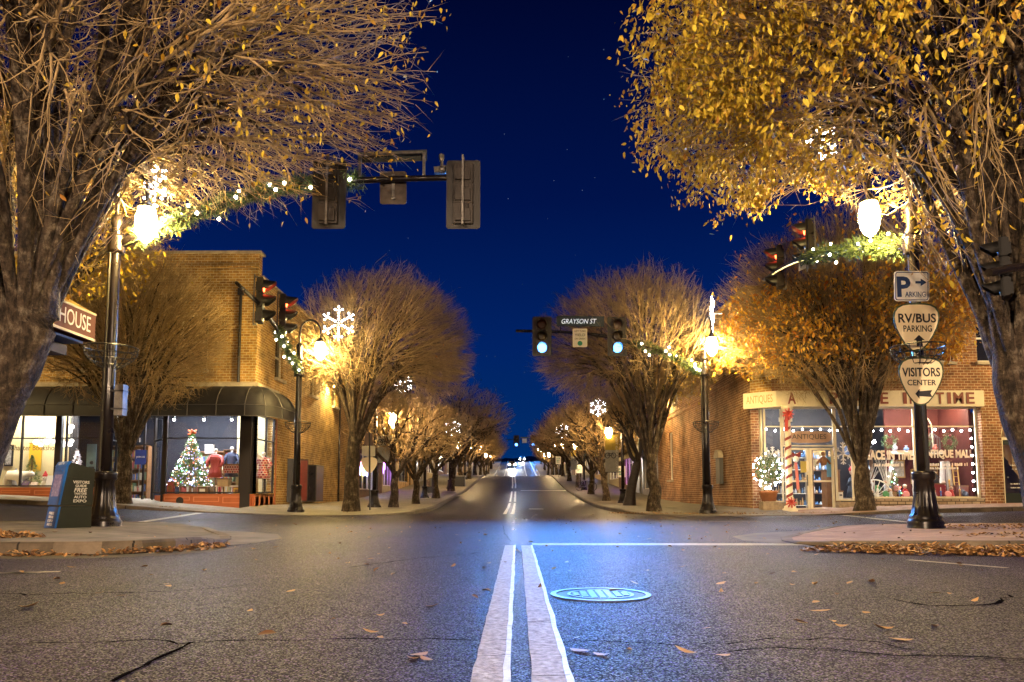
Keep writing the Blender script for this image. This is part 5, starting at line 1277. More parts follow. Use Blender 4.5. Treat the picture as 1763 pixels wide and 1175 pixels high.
mb.tube([c_ + d_ * 1.01 + Vector((0, 0, 3.52)) for c_, d_ in path], 0.018, 5); mb.tube([c_ + d_ * 1.008 + Vector((0, 0, 3.92)) for c_, d_ in path], 0.014, 5)
mb.build('seam', mat('awning_seam', (0.075, 0.07, 0.07), 0.6), aw)
# shopfront: display bays either side of a recessed door
zh = 3.75
MB().box((-26, BY - .02, zh), (BX - .02, BY + .3, Zw - .03)).box((BX - .33, BY + .3, zh), (BX - .02, 29.4, Zw - .03)).build('head_panel', M_BRONZE, B)
MB().box((-10.16, BY - .02, -.2), (-9.80, BY + .28, zh - .003)).build('corner_post', M_BRONZE, B)
glazing(B, (-12.98, BY + .05), (-10.17, BY + .05), .78, zh, (2.80,), ())
glazing(B, (BX - .06, BY + .36), (BX - .06, 29.38), .78, zh, (2.80,), (1.12,))
glazing(B, (-14.05, 28.45), (-13.02, 27.10), .78, zh, (2.80,), ())
MB().box((-13.08, BY - .0, .3), (-12.96, BY + .14, zh - .004)).build('bay_post', M_BRONZE, B)
glazing(B, (-21.5, BY + .05), (-15.33, BY + .05), 1.02, zh, (2.80,), (1.6, 3.2, 4.85))
glazing(B, (-15.30, 27.10), (-15.55, 28.45), 1.02, zh, (2.80,), ())
MB().box((-15.42, BY - .0, .3), (-15.29, BY + .14, zh - .004)).box((-17.05, BY - .01, 1.06), (-16.83, BY + .14, zh - .004)).build('bay_post', M_BRONZE, B)
# kick panels
def kick(x0, x1, z1, n):
    k = MB().box((x0, BY + .0, -.3), (x1, BY + .2, z1)).build('kick_panel', M_ORANGE, B); m = MB()
    for i in range(n):
        a, b = x0 + (x1 - x0) * (i + .06) / n, x0 + (x1 - x0) * (i + .94) / n
        zb = gz((a + b) / 2, BY) + .20
        for (p, q) in [((a, zb), (b, zb + .03)), ((a, z1 - .12), (b, z1 - .09)), ((a, zb + .03), (a + .03, z1 - .12)), ((b - .03, zb + .03), (b, z1 - .12))]: m.box((p[0], BY - .012, p[1]), (q[0], BY - .001, q[1]))
    m.build('panel_moulding', mat('terracotta_light', (0.55, 0.19, 0.08), 0.5), k)
    return k
k = kick(-13.0, -9.78, .74, 3); MB().lathe([(0.02, 0), (0.13, 0.004), (0.14, .012), (.001, .016)], (-12.35, BY - .002, .50), 18, axis=(0, -1, 0)).build('vent', M_BLACK, k)
kick(-21.5, -15.33, .98, 5)
k = MB().box((BX - .2, BY + .2, -.3), (BX + .0, 29.42, .74)).build('kick_panel', M_ORANGE, B); m = MB()
for i in range(4):
    a = BY + .24 + i * .54
    m.box((BX + .001, a, .15), (BX + .014, a + .03, .68)).box((BX + .001, a + .45, .15), (BX + .014, a + .48, .68)).box((BX + .001, a + .03, .65), (BX + .014, a + .45, .68)).box((BX + .001, a + .03, .15), (BX + .014, a + .45, .18))
m.build('panel_moulding', MATS['terracotta_light'], k)
MB().box((BX - .03, 29.42, -.1), (BX + .03, 29.52, zh)).build('side_trim', M_ORANGE, B)
MB().box((-13.0, BY + .2, .70), (-10.0, 29.2, .76)).box((-10.0, BY + .2, .70), (BX - .2, 29.4, .76)).build('display_floor', M_WOOD, B)
MB().box((-21.5, BY + .2, .95), (-15.6, 28.6, 1.01)).build('display_floor', M_STONE, B)
MB().prism([(-13.0, BY + .2, 0), (-13.0, 28.8, 0), (-14.0, 28.45, 0)], (0, 0, .7)).build('bay_base', M_ORANGE, B)
# door
d = glazing(B, (-15.5, 28.5), (-14.08, 28.5), .42, zh, (2.66,), (1.0,), name='door')
MB().tube([(-14.62, 28.42, 1.0), (-14.62, 28.42, 1.9)], 0.02, 6).build('handle', M_GALV, d)
text('lettering', '101', (-14.85, 28.44, 2.84), (1, 0, 0), (0, 0, 1), .17, .42, M_LABEL, d)
# room
MB().box((-26, 34.0, 0), (BX - .4, 34.1, 4.7)).box((-26, 28.6, 1.0), (-17.2, 28.7, 4.4) ) .build('room_wall', M_ROOM, B)
MB().box((-26, 28.55, 1.0), (-17.6, 28.598, 4.4)).box((-17.6, 28.56, 1.0), (-17.5, 28.75, 4.4)).box((-11.2, 29.30, .76), (-9.98, 29.34, 4.3)).build('display_backdrop', M_CREAMW, B)
MB().box((-26, BY + .35, 4.45), (BX - .4, 34, 4.55)).build('ceiling', M_CEIL, B)
MB().box((-26, BY + .35, .30), (BX - .4, 34, .36)).build('floor', M_WOOD, B)
text('lettering', 'Chapter Bookshop', (-17.85, BY + .035, 2.42), (1, 0, 0), (0, 0, 1), .27, 1.75, mat('gold_window_lettering', (0.13, 0.075, 0.02), 0.4), B, bold=.012)
scrawl((BX - .052, 28.35, 2.15), (0, 1, 0), (0, 0, 1), 1.5, .17, M_LABEL, B, 8)
for (x, y, l, m_, lab) in [(-11.5, 27.75, 2.4, TUBE_L, 'cool white light tube above the decorated tree display'), (-18.3, 27.7, 3.2, TUBE_W, 'bright light strip above the left bookshop display'), (-13.5, 31.4, 5.0, TUBE_L, 'long ceiling light deep inside the bookshop')]:
    r_ = empty('ceiling_light', (x, y, 4.4), lab, 'ceiling light'); MB().box((x - l / 2, y - .06, 4.36), (x + l / 2, y + .06, 4.445)).build('fixture', M_WHITE, r_); MB().box((x - l / 2 + .05, y - .04, 4.32), (x + l / 2 - .05, y + .04, 4.358)).build('tube', m_, r_)

# ---------------------------------------------------------------- bookshop contents
def cone_tree(name, loc, h, r, label, leafcol, nb=0, n=3500, seed=0, topper=None, group=None):
    g = np.random.default_rng(seed); root = empty(name, loc, label, 'christmas tree', group); L = np.array(loc, float)
    t = g.random(n) ** 1.4 * 0.98; a = g.uniform(0, 6.283, n); lay = 0.82 + 0.18 * np.sin(t * 34)
    rad = r * (1 - t) * lay * np.sqrt(g.uniform(.3, 1, n)); P = np.stack([rad * np.cos(a), rad * np.sin(a), .12 * h + t * .85 * h], 1)
    dn = np.stack([np.cos(a), np.sin(a), g.normal(-.15, .45, n)], 1) + g.normal(size=(n, 3)) * .35; dn /= np.linalg.norm(dn, axis=1)[:, None]
    sdv = np.cross(dn, g.normal(size=(n, 3))); sdv /= np.linalg.norm(sdv, axis=1)[:, None]; ln = g.uniform(.06, .13, n)[:, None] * (h / 2.2)
    V = np.stack([P - sdv * .012, P + sdv * .012, P + dn * ln], 1).reshape(-1, 3)
    MB().lathe([(.05 * h / 2, 0), (.03 * h / 2, .9 * h), (.005, .95 * h)], loc, 8).lathe([(.12 * h, 0), (.10 * h, .05), (.02, .06)], loc, 10).build('trunk', M_WOOD, root)
    link('foliage', np_mesh('foliage', V, tris=np.arange(n * 3).reshape(-1, 3), material=leafcol), root)
    if nb:
        bms = []
        for nm, c, s in [('bulb', (1, .93, .8), 7), ('bulb', (.25, .38, 1), 7), ('bulb', (1, .12, .08), 5), ('bulb', (.8, .6, 1), 7), ('bulb', (.15, .9, .25), 4)]:
            o = MB().ball((0, 0, 0), 0.026, 6).build(nm, emat('tree_bulb_%d' % len(bms), c, s)); bms.append(o.data); bpy.data.objects.remove(o)
        for k in range(nb):
            t = g.random() ** 1.3 * .93; a = g.uniform(0, 6.283); rr = r * (1 - t) * .97
            o = link('bulb', bms[int(g.integers(0, 5)) if g.random() < .6 else 0], root, (rr * math.cos(a), rr * math.sin(a), (.12 + t * .85) * h))
    if nb > 60:
        for nm_, c_, s__ in [('glow_white', (1, .95, .9), 1.6), ('glow_violet', (.5, .45, 1), 1.4), ('glow_gold', (1, .4, .12), 1.0)]:
            m = MB()
            for k in range(150):
                t = g.random() ** 1.3 * .95; a = g.uniform(0, 6.283); rr = r * (1 - t) * g.uniform(.7, 1.0); m.ball(L + np.array([rr * math.cos(a), rr * math.sin(a), (.12 + t * .85) * h]), .018, 5)
            o = m.build('bead_lights', emat(nm_, c_, s__), root); o['kind'] = 'stuff'
    if topper:
        m = MB(); 
        for k in range(10):
            a = k * .63; m.tube([Vector(loc) + Vector((0, 0, .96 * h)), Vector(loc) + Vector((.16 * math.cos(a), .16 * math.sin(a), .96 * h + .12 * math.sin(k * 1.7) + .03))], .03, 5)
        m.build('bow', topper, root)
    return root
M_FIR = mat('fir_green', (0.04, 0.11, 0.03), .6, island=1, col2=(0.16, .26, .08)); M_FIRL = mat('light_fir', (0.07, 0.13, 0.03), .6, island=1, col2=(.26, .32, .10))
cone_tree('christmas_tree', W(327, 850, 28.1), 2.4, 0.86, 'tall decorated christmas tree with coloured bulbs in the right bookshop window', M_FIR, 98, 6500, 1, mat('red_gold_bow', (.5, .10, .03), .5))
t0 = W(53, 838, 27.7); t0.z = 1.02
cone_tree('christmas_tree', t0, 1.25, .42, 'small plain green tree in the left bookshop window', M_FIRL, 0, 1500, 2)
t0 = W(130, 838, 27.9); t0.z = 1.02
cone_tree('christmas_tree', t0, 1.5, .42, 'narrow frosted white tree in the left bookshop window', mat('frosted_twig', (.62, .60, .66), .6, island=1, col2=(.9, .88, .92)), 20, 1300, 3)
def mannequin(px, py, Y, h, label, cloth, arms=True):
    c = W(px, py, Y); c.z = .76; root = empty('mannequin', c, label, 'mannequin', 'dressed mannequins in the bookshop')
    skin = mat('mannequin_white', (.75, .73, .70), .4)
    MB().lathe([(.16, 0), (.16, .02), (.02, .04), (.02, h * .42)], c, 10).build('stand', M_GALV, root)
    b = MB().lathe([(.10, h * .40), (.17, h * .46), (.145, h * .60), (.17, h * .72), (.19, h * .80), (.12, h * .86), (.045, h * .88), (.042, h * .93)], c, 14).build('torso', skin, root, True)
    b.scale = (1, 1, 1)
    MB().lathe([(.02, h * .915), (.06, h * .93), (.075, h * .965), (.06, h * .995), (.01, h * 1.0)], c, 12).build('head', skin, root, True)
    m = MB().lathe([(.27, h * .36), (.21, h * .50), (.165, h * .60), (.19, h * .72), (.215, h * .80), (.15, h * .865), (.07, h * .88)], c, 16)
    for s in (-1, 1): m.tube([c + Vector((s * .17, 0, h * .83)), c + Vector((s * .29, -.03, h * .70)), c + Vector((s * .24, -.16, h * .60))], [.085, .07, .06], 8)
    m.build('dress', cloth, root, True)
mannequin(369, 850, 28.0, 1.72, 'mannequin in a red dress right of the decorated tree', mat('red_dress', (.42, .06, .05), .7, var=.2), True)
mannequin(397, 850, 28.9, 1.85, 'mannequin in a dark blue top behind the shop window corner post', mat('navy_dress', (.02, .03, .07), .7))
mannequin(452, 850, 28.3, 1.6, 'mannequin in red plaid seen through the bookshop side window', brick('plaid_cloth', (.40, .05, .05), (.10, .02, .03), (.5, .4, .35), .09, .09, .1, .012))
def crate(px, py, Y, w, dpt, h, m, label, name='crate', cat='crate', z=None):
    c = W(px, py, Y)
    if z is not None: c.z = z
    root = empty(name, c, label, cat); a, b = (c.x - w / 2, c.y - dpt / 2, c.z), (c.x + w / 2, c.y + dpt / 2, c.z + h)
    MB().box(a, b).build('body', m, root); MB().box((a[0] - .012, a[1] - .012, b[2] - .04), (b[0] + .012, b[1] + .012, b[2] + .006)).build('lid', M_WOOD, root)
    return root
crate(402, 815, 27.7, .62, .3, .34, MATS['plaid_cloth'], 'red plaid suitcase on a stack in the right bookshop window', 'suitcase', 'suitcase')
crate(386, 838, 27.6, .40, .3, .30, mat('straw_box', (.45, .34, .18), .7, var=.3), 'straw coloured box with red print in the right bookshop window', 'gift_box', 'box')
root = empty('display_table', W(398, 850, 27.9), 'low white table loaded with toys in the right bookshop window', 'table'); c = W(398, 850, 27.9); c.z = .76
MB().box((c.x - .5, c.y - .3, 1.02), (c.x + .5, c.y + .3, 1.07)).build('table_top', M_WHITE, root)
for sx in (-.45, .45):
    for sy in (-.25, .25): MB().box((c.x + sx - .025, c.y + sy - .025, .76), (c.x + sx + .025, c.y + sy + .025, 1.02)).build('leg', M_WHITE, root)
def bookcase(x0, x1, y, z0, z1, label, nsh=4, seed=0, face=-1):
    g = np.random.default_rng(seed); root = empty('bookcase', ((x0 + x1) / 2, y, z0), label, 'bookcase', 'bookcases inside the bookshop'); m = MB()
    m.box((x0, y, z0), (x1, y + .03, z1)).box((x0, y - .3, z0), (x0 + .04, y, z1)).box((x1 - .04, y - .3, z0), (x1, y, z1))
    hs = (z1 - z0) / nsh; bk = [MB() for _ in range(5)]
    for k in range(nsh + 1): m.box((x0 + .04, y - .3, z0 + k * hs - .02), (x1 - .04, y - .001, z0 + k * hs + .02))
    for k in range(nsh):
        x = x0 + .06
        while x < x1 - .12:
            w = g.uniform(.03, .09); hh = g.uniform(.5, .85) * (hs - .06)
            if g.random() < .85: bk[int(g.integers(0, 5))].box((x, y - .26, z0 + k * hs + .022), (x + w - .006, y - .05, z0 + k * hs + .022 + hh))
            x += w
    m.build('case', M_WOOD, root)
    for q, c in zip(bk, [(.30, .05, .04), (.05, .09, .25), (.45, .40, .30), (.10, .16, .10), (.35, .22, .06)]):
        if q.v: q.build('book_row', mat('book_%d' % int(c[0] * 100), c, .6), root)
bookcase(-12.3, -10.9, 31.0, .36, 2.6, 'tall bookcase behind the red dress mannequin', 5, 1)
bookcase(-14.9, -12.9, 33.9, .36, 2.7, 'wide bookcase on the back wall seen through the door', 5, 2)
bookcase(-17.4, -15.7, 31.5, .36, 2.8, 'bookcase behind the left display and the frosted tree', 5, 3)
bookcase(-13.9, -13.3, 30.6, .36, 2.0, 'narrow book stand just inside the bookshop door', 4, 4)
root = empty('picture', W(15, 795, 28.5), 'framed black and white birch picture on the cream wall', 'picture')
a, b = W(8, 803, 28.54), W(24, 766, 28.54); MB().box((a.x, 28.50, a.z), (b.x, 28.548, b.z)).build('frame', M_BLACK, root); MB().box((a.x + .05, 28.49, a.z + .06), (b.x - .05, 28.499, b.z - .06)).build('print', mat('birch_print', (.55, .53, .5), .5, var=.9, vscale=14), root)
root = empty('poster', W(62, 785, 28.5), 'tall mustard yellow hanging poster behind the small green tree', 'poster'); a, b = W(49, 812, 28.5), W(73, 764, 28.5)
MB().box((a.x, 28.48, a.z), (b.x, 28.50, b.z)).build('sheet', mat('mustard', (.55, .33, .015), .6), root); MB().box((a.x - .03, 28.47, b.z), (b.x + .03, 28.505, b.z + .03)).build('rod', M_WOOD, root)
root = empty('poster', W(158, 790, 27.2), 'pale blue poster on the window pane left of the lamp post', 'poster'); a, b = W(149, 815, 27.18), W(168, 765, 27.18)
MB().box((a.x, 27.13, a.z), (b.x, 27.14, b.z)).build('sheet', mat('pale_blue_poster', (.14, .30, .52), .5, var=.25, vscale=5), root)
MB().lathe([(.01, .10), (.06, .13), (.065, .19), (.03, .235), (.005, .24)], (a.x + .2, 27.125, a.z + .22), 10).prism([(a.x + .05, 27.12, a.z + .03), (a.x + .35, 27.12, a.z + .03), (a.x + .30, 27.12, a.z + .24), (a.x + .10, 27.12, a.z + .24)], (0, .006, 0)).build('printed_figure', mat('ink_blue', (.02, .04, .10), .6), root)
root = empty('poster', W(243, 790, 28.4), 'dark blue poster with white print on the bookshop door', 'poster'); a, b = W(232, 800, 28.42), W(252, 775, 28.42)
MB().box((a.x, 28.42, a.z), (b.x, 28.43, b.z)).build('sheet', mat('royal_blue', (.02, .04, .22), .5), root); text('lettering', 'JOIN US', ((a.x + b.x) / 2, 28.415, (a.z + b.z) / 2), (1, 0, 0), (0, 0, 1), .09, .34, M_LABEL, root)
g = np.random.default_rng(9)
for k in range(13):
    px, py = 62 + 66 * g.random(), 732 + 36 * g.random(); p = W(px, py, 27.6 + .5 * g.random())
    root = empty('hanging_globe', p, 'round white paper globe hanging in the left bookshop window', 'ornament', 'white globes hanging in the bookshop window')
    MB().ball(p, .07 + .05 * g.random(), 10).build('globe', emat('paper_globe', (1, .97, .9), 2.2), root, True); MB().tube([p, (p.x, p.y, 4.44)], .004, 4).build('string', M_WHITE, root)
# toy animals and small goods in the left window
def toy_bear(px, py, Y, s, label, rz_=0.0):
    c = W(px, py, Y); c.z = 1.012; root = empty('toy_bear', c, label, 'toy bear'); fur = mat('white_plush', (.72, .70, .64), .9, .1, bump=.5, bscale=60)
    me = bpy.data.meshes.new('body')
    V = [(-.42, 0, .42), (-.15, 0, .46), (.18, 0, .44), (.36, 0, .47), (.50, 0, .50), (.62, 0, .46), (-.40, .12, .25), (-.40, .12, .03), (-.38, -.12, .25), (-.36, -.12, .03), (.20, .12, .24), (.22, .12, .03), (.16, -.12, .24), (.14, -.12, .03)]
    E_ = [(0, 1), (1, 2), (2, 3), (3, 4), (4, 5), (0, 6), (6, 7), (0, 8), (8, 9), (2, 10), (10, 11), (2, 12), (12, 13)]
    me.from_pydata([(x * s, y * s, z * s) for x, y, z in V], E_, []); o = bpy.data.objects.new('body', me); COL.objects.link(o); o.parent = root; ORG[o] = c
    sk = o.modifiers.new('skin', 'SKIN'); ss = o.modifiers.new('sub', 'SUBSURF'); ss.levels = 2; ss.render_levels = 2
    for v, r_ in zip(me.skin_vertices[0].data, [.17, .19, .17, .12, .11, .055, .10, .075, .10, .075, .09, .07, .09, .07]): v.radius = (r_ * s, r_ * s)
    me.skin_vertices[0].data[1].use_root = True; me.materials.append(fur); root.rotation_euler = (0, 0, rz_)
    m = MB(); m.ball((.46 * s, .07 * s, .60 * s), .035 * s, 6); m.ball((.46 * s, -.07 * s, .60 * s), .035 * s, 6); m.build('ear', fur, root, True, local=True)
    m = MB(); m.ball((.655 * s, 0, .475 * s), .022 * s, 6).ball((.56 * s, -.07 * s, .545 * s), .013 * s, 6).ball((.56 * s, .07 * s, .545 * s), .013 * s, 6); m.build('face', M_INK, root, True, local=True)
toy_bear(30, 845, 27.5, 1.0, 'white polar bear toy standing in the left bookshop window')
def plush(px, Y, label, m1, m2, s=.5, z0=1.012):
    c = W(px, 840, Y); c.z = z0; root = empty('soft_toy', c, label, 'soft toy', 'soft toys in the bookshop window')
    MB().ball(c + Vector((0, 0, .2 * s)), .22 * s, 10, 1.0).ball(c + Vector((.14 * s, -.12 * s, .08 * s)), .09 * s, 8).ball(c + Vector((-.14 * s, -.12 * s, .08 * s)), .09 * s, 8).build('body', m1, root, True)
    h = MB().ball(c + Vector((0, -.03 * s, .52 * s)), .17 * s, 10).build('head', m1, root, True); MB().ball(c + Vector((0, -.19 * s, .50 * s)), .03 * s, 6).ball(c + Vector((.06 * s, -.17 * s, .57 * s)), .018 * s, 6).ball(c + Vector((-.06 * s, -.17 * s, .57 * s)), .018 * s, 6).build('face', M_INK, h)
    MB().lathe([(.17 * s, .62 * s), (.12 * s, .75 * s), (.03 * s, .95 * s), (.001, .98 * s)], c, 10).build('hat', m2, root, True)
plush(77, 27.5, 'white snow toy with a red hat by the blue newspaper box', MATS['white_plush'], mat('red_felt', (.45, .03, .03), .8), .62)
plush(26, 28.1, 'grey owl-like toy behind the polar bear', mat('grey_plush', (.25, .25, .27), .9), mat('grey_felt', (.12, .12, .13), .8), .75)
for px, w, h, m, lab in [(43, .28, .24, mat('violet_book', (.08, .03, .22), .5), 'violet book propped in front of the polar bear'), (58, .24, .18, mat('pale_book', (.55, .45, .40), .5), 'pale pink book propped under the small green tree'), (88, .36, .42, mat('white_book', (.6, .62, .68), .5), 'white picture book standing in the left bookshop window')]:
    c = W(px, 842, 27.4); c.z = 1.012; root = empty('book', c, lab, 'book', None); MB().obox(c + Vector((0, 0, h / 2)), (w / 2, 0, 0), (0, .02, -.004), (0, .05, h / 2)).build('cover', m, root); MB().obox(c + Vector((0, .03, h / 2)), (w / 2 - .01, 0, 0), (0, .012, 0), (0, .05, h / 2 - .01)).build('page', M_WHITE, root)

for k, (px, Y, w, d_, h, z, c, lab) in enumerate([(296, 27.5, .22, .18, .42, .76, (.30, .05, .04), 'red and white box at the left foot of the decorated tree'), (352, 27.45, .34, .22, .26, .76, (.16, .10, .05), 'brown crate under the decorated tree'), (411, 27.5, .26, .2, .22, .76, (.55, .36, .05), 'yellow flowered parcel beside the corner post'),
        (436, 28.6, .34, .3, .95, .76, (.45, .28, .10), 'pale wooden cabinet behind the bookshop side window'), (362, 28.9, .5, .3, 1.0, .76, (.18, .11, .06), 'brown shelf unit behind the red dress'), (360, 29.3, .3, .2, .34, 2.35, (.75, .75, .75), 'white box on the high shelf behind the mannequins')]):
    c_ = W(px, 800, Y); r_ = empty('display_box', (c_.x, Y, z), lab, 'box', 'boxes in the right bookshop window'); m_ = mat('box_paint_%d' % k, c, .6, var=.3, vscale=9)
    MB().box((c_.x - w / 2, Y - d_ / 2, z), (c_.x + w / 2, Y + d_ / 2, z + h)).build('body', m_, r_); MB().box((c_.x - w / 2 - .01, Y - d_ / 2 - .01, z + h), (c_.x + w / 2 + .01, Y + d_ / 2 + .01, z + h + .03)).box((c_.x - w * .3, Y - d_ / 2 - .006, z + h * .3), (c_.x + w * .3, Y - d_ / 2 - .001, z + h * .7)).build('lid', M_WHITE if k % 2 else M_WOOD, r_)
for px, lab in [(300, 'small spotlight above the left of the decorated tree'), (351, 'small spotlight above the top of the decorated tree'), (399, 'small spotlight above the red dress'), (441, 'small spotlight behind the bookshop side window')]:
    c_ = W(px, 722, 27.6 if px < 430 else 28.3); r_ = empty('spotlight', c_, lab, 'spotlight', 'small spotlights in the right bookshop window'); MB().tube([c_, (c_.x, c_.y, 4.45)], .012, 5).lathe([(.03, .12), (.05, .02), (.05, .0)], c_, 10).build('fitting', M_BLACK, r_); MB().ball(c_ + Vector((0, 0, -.02)), .04, 8).build('bulb', emat('spot_bulb', (.9, .93, 1), 160), r_)

def wall_lamp(p, out, label):
    p, out = Vector(p), Vector(out); r_ = empty('wall_lamp', p, label, 'wall lamp', 'lamps on the side walls'); MB().tube([p, p + out * .18 + Vector((0, 0, .12)), p + out * .32 + Vector((0, 0, .05))], .02, 6).build('arm', M_BLACK, r_)
    MB().lathe([(.03, .10), (.10, .05), (.17, -.02), (.16, -.03), (.09, .03), (.02, .07)], p + out * .34, 14).build('hood', M_BLACK, r_, True); MB().ball(p + out * .34 + Vector((0, 0, -.03)), .075, 10).build('bulb', emat('wall_lamp_bulb', (1, .68, .22), 2600), r_, True)
wall_lamp((BX + .003, 37.2, 6.3), (1, 0, 0), 'small lamp fixed high on the golden brick wall behind the domed left tree')
# glass notice cases on the bookshop's side wall
root = empty('notice_case', (BX, 33, .3), 'folded row of glazed red and blue poster cases on the yellow-lit brick wall', 'notice case')
for pts, z0, z1, ms in [([(0.004, 31.0), (.25, 31.02), (.68, 31.75), (.004, 32.5)], .42, 2.25, [M_BLACK, mat('red_case', (.15, .022, .02), .35, var=.4, vscale=4), M_BLACK]), ([(.004, 33.2), (.48, 33.75), (.52, 34.9), (.004, 35.3)], .42, 2.1, [mat('black_case_glass', (.02, .02, .03), .12, var=.5, vscale=4), mat('blue_case', (.015, .03, .13), .3, var=.7, vscale=7, col2=(.10, .03, .05)), M_BLACK])]:
    MB().prism([(BX + x, y, z0) for x, y in pts], (0, 0, z1 - z0)).build('case', M_BLACK, root)
    for (p, q, m) in zip(pts[:-1], pts[1:], ms):
        p, q = Vector((BX + p[0], p[1], 0)), Vector((BX + q[0], q[1], 0)); u = (q - p).normalized(); n_ = Vector((u.y, -u.x, 0)); MB().quad(*[p + u * t_ * (q - p).length + n_ * .006 + Vector((0, 0, z)) for t_, z in [(.07, z0 + .06), (.93, z0 + .06), (.93, z1 - .06), (.07, z1 - .06)]]).build('poster', m, root)

# ---------------------------------------------------------------- coffee house corner at the left edge
C_ = empty('coffee_house_building', (-14, 10, 0), 'brick building at the left edge with brown and ochre corner awning', 'building')
CX, CY = -10.75, 15.0
MB().box((-24, 4.0, -.1), (CX, CY, 8.5)).build('wall', BR_TAN, C_)
MB().box((-24, 3.98, 8.5), (CX + .1, CY + .1, 8.65)).build('coping', M_STONE, C_)
zt, zb_, zv = 5.75, 4.35, 3.78; ox = 2.15
a0 = [(CX + .005, y, z) for y, z in ((8.0, zt), (CY - .4, zt))]
q = [(CX + .005, 8, zt), (CX + .005, CY - 2.3, zt), (CX + ox + .03, CY - .32, zb_), (CX + ox + .03, 8, zb_), (CX + .005, CY - .32, zb_), (CX + .005, 8, zb_)]
MB().add(q, [(0, 3, 2, 1), (1, 2, 4), (0, 5, 3), (5, 4, 2, 3), (0, 1, 4, 5)]).build('awning', mat('ochre_canvas', (.62, .40, .09), .7, var=.2), C_)
val = MB().box((CX + ox, 8, zv), (CX + ox + .03, CY - .35, zb_ - .002)).box((CX + .01, CY - .35, zv), (CX + ox + .03, CY - .32, zb_ - .002)).build('valance', mat('brown_canvas', (.16, .055, .03), .7, var=.2), C_)
MB().box((CX + ox + .03, 8, zv), (CX + ox + .045, CY - .32, zv + .05)).box((CX + ox + .03, 8, zb_ - .04), (CX + ox + .045, CY - .32, zb_)).build('trim', M_CREAM, val)
text('lettering', 'HOUSE', (CX + ox + .036, 14.0, (zv + zb_) / 2 + .02), (0, 1, 0), (0, 0, 1), .31, 1.0, M_LABEL, val)
MB().prism([(CX + .01, 8.2, zv - .08), (CX + ox - .1, 8.2, zv - .08), (CX + ox - .1, CY - .5, zv - .08), (CX + .01, CY - .5, zv - .08)], (0, 0, .05)).build('soffit', mat('blue_lit_soffit', (.05, .10, .30), .6), C_)  # underside coloured blue for the blue light falling on it
MB().prism([(CX + .005, 8.0, zv - .30), (CX + 1.7, 8.0, zv - .30), (CX + 1.7, 8, zv - .10), (CX + .005, 8, zv - .10)], (0, CY - 8.45, 0)).build('soffit_band', mat('navy_canvas', (.02, .02, .12), .6), C_)

# ---------------------------------------------------------------- antique shop on the far right corner
AX, AY = 9.35, 27.0
A_ = empty('antique_shop_building', (14, 30, 0), 'red-brown brick corner antique shop with cream fascia and bright windows', 'building')
At, Az = 8.6, 4.52
ho = [(x - AX - .5, 5.6 - Az, x - AX + .5, 7.4 - Az) for x in (11.6, 13.6, 15.55, 17.45, 20.4)]
wall((AX, AY, Az), (1, 0, 0), (0, -1, 0), 22, At - Az, ho, .3).build('front_wall', BR_RED, A_)
for a, c, b, d in ho: sash(A_, (AX, AY, Az), (1, 0, 0), (0, -1, 0), a, c, b, d, M_WHITE)
ch_u = Vector((.6, -.6, 0)).normalized(); ch_n = Vector((-.6, -.6, 0)).normalized(); chL = .6 * math.sqrt(2)
hc = [(.30, 5.6 - Az, .62, 6.9 - Az)]
wall((AX - .6, AY + .6, Az), ch_u, ch_n, chL, At - Az, hc, .3).build('chamfer_wall', BR_TAN, A_)  # tan brick on this face paints in the lamp's yellow light
sash(A_, (AX - .6, AY + .6, Az), ch_u, ch_n, *hc[0], M_WHITE, depth=.06, fw=.05)
SX = AX - .6
hs = [(46 - y - .4, 5.8 + .3, 46 - y + .4, 7.3 + .3) for y in (44, 40.5, 36.9, 33.3, 29.9)] + [(46 - 42.6, 1.9, 46 - 41.6, 4.6)]
wall((SX, 46, -.3), (0, -1, 0), (-1, 0, 0), 46 - AY - .6, At + .3, hs, .3).build('side_wall', BR_RED, A_)
for a, c, b, d in hs: sash(A_, (SX, 46, -.3), (0, -1, 0), (-1, 0, 0), a, c, b, d, M_WHITE)
mb = MB()
for z_ in (5.1, 5.35, 7.8): mb.box((SX - .03, AY + .62, z_), (SX - .002, 46, z_ + .09))
mb.build('corbel_course', BR_RED, A_)
MB().box((AX - .1, AY - .08, At), (AX + 22, AY + .38, At + .1)).box((SX - .08, AY + .6, At), (SX + .3, 46, At + .1)).build('coping', M_STONE, A_)
MB().box((SX + .3, AY + .4, At - .5), (AX + 22, 46, At - .4)).build('roof', M_CANVAS, A_)
# ground floor brickwork right of the shopfront with the arched door
rx0 = 16.98
hd = [(17.68 - rx0, .26 + .3, 19.0 - rx0, 2.75 + .3)]
w_ = wall((rx0, AY, -.3), (1, 0, 0), (0, -1, 0), 31.35 - rx0, Az + .3, [(17.68 - rx0, .3, 19.0 - rx0, 3.62 + .3)], .3)
arc = [(17.68, 0)] ; cxa, ra = 18.34, .66
for s in (-1, 1):
    poly = [(cxa + s * ra, AY + .0, 3.62)] + [(cxa + s * ra * math.cos(R(a)), AY, 2.96 + ra * math.sin(R(a))) for a in range(0, 91, 10)]
    w_.prism([(x, y + .002, z) for x, y, z in poly], (0, .29, 0))
w_.build('shop_side_wall', BR_RED, A_)
dr_ = MB().box((17.70, AY + .14, .26), (17.82, AY + .22, 2.72)).box((18.88, AY + .14, .26), (19.0, AY + .22, 2.72)).box((17.82, AY + .14, .26), (18.88, AY + .22, .78)).box((17.82, AY + .14, 2.55), (18.88, AY + .22, 2.72)).build('arched_door', mat('dark_green_door', (.02, .028, .024), .4), A_)
MB().box((17.82, AY + .17, .78), (18.88, AY + .18, 2.55)).build('pane', M_GLASS, dr_)
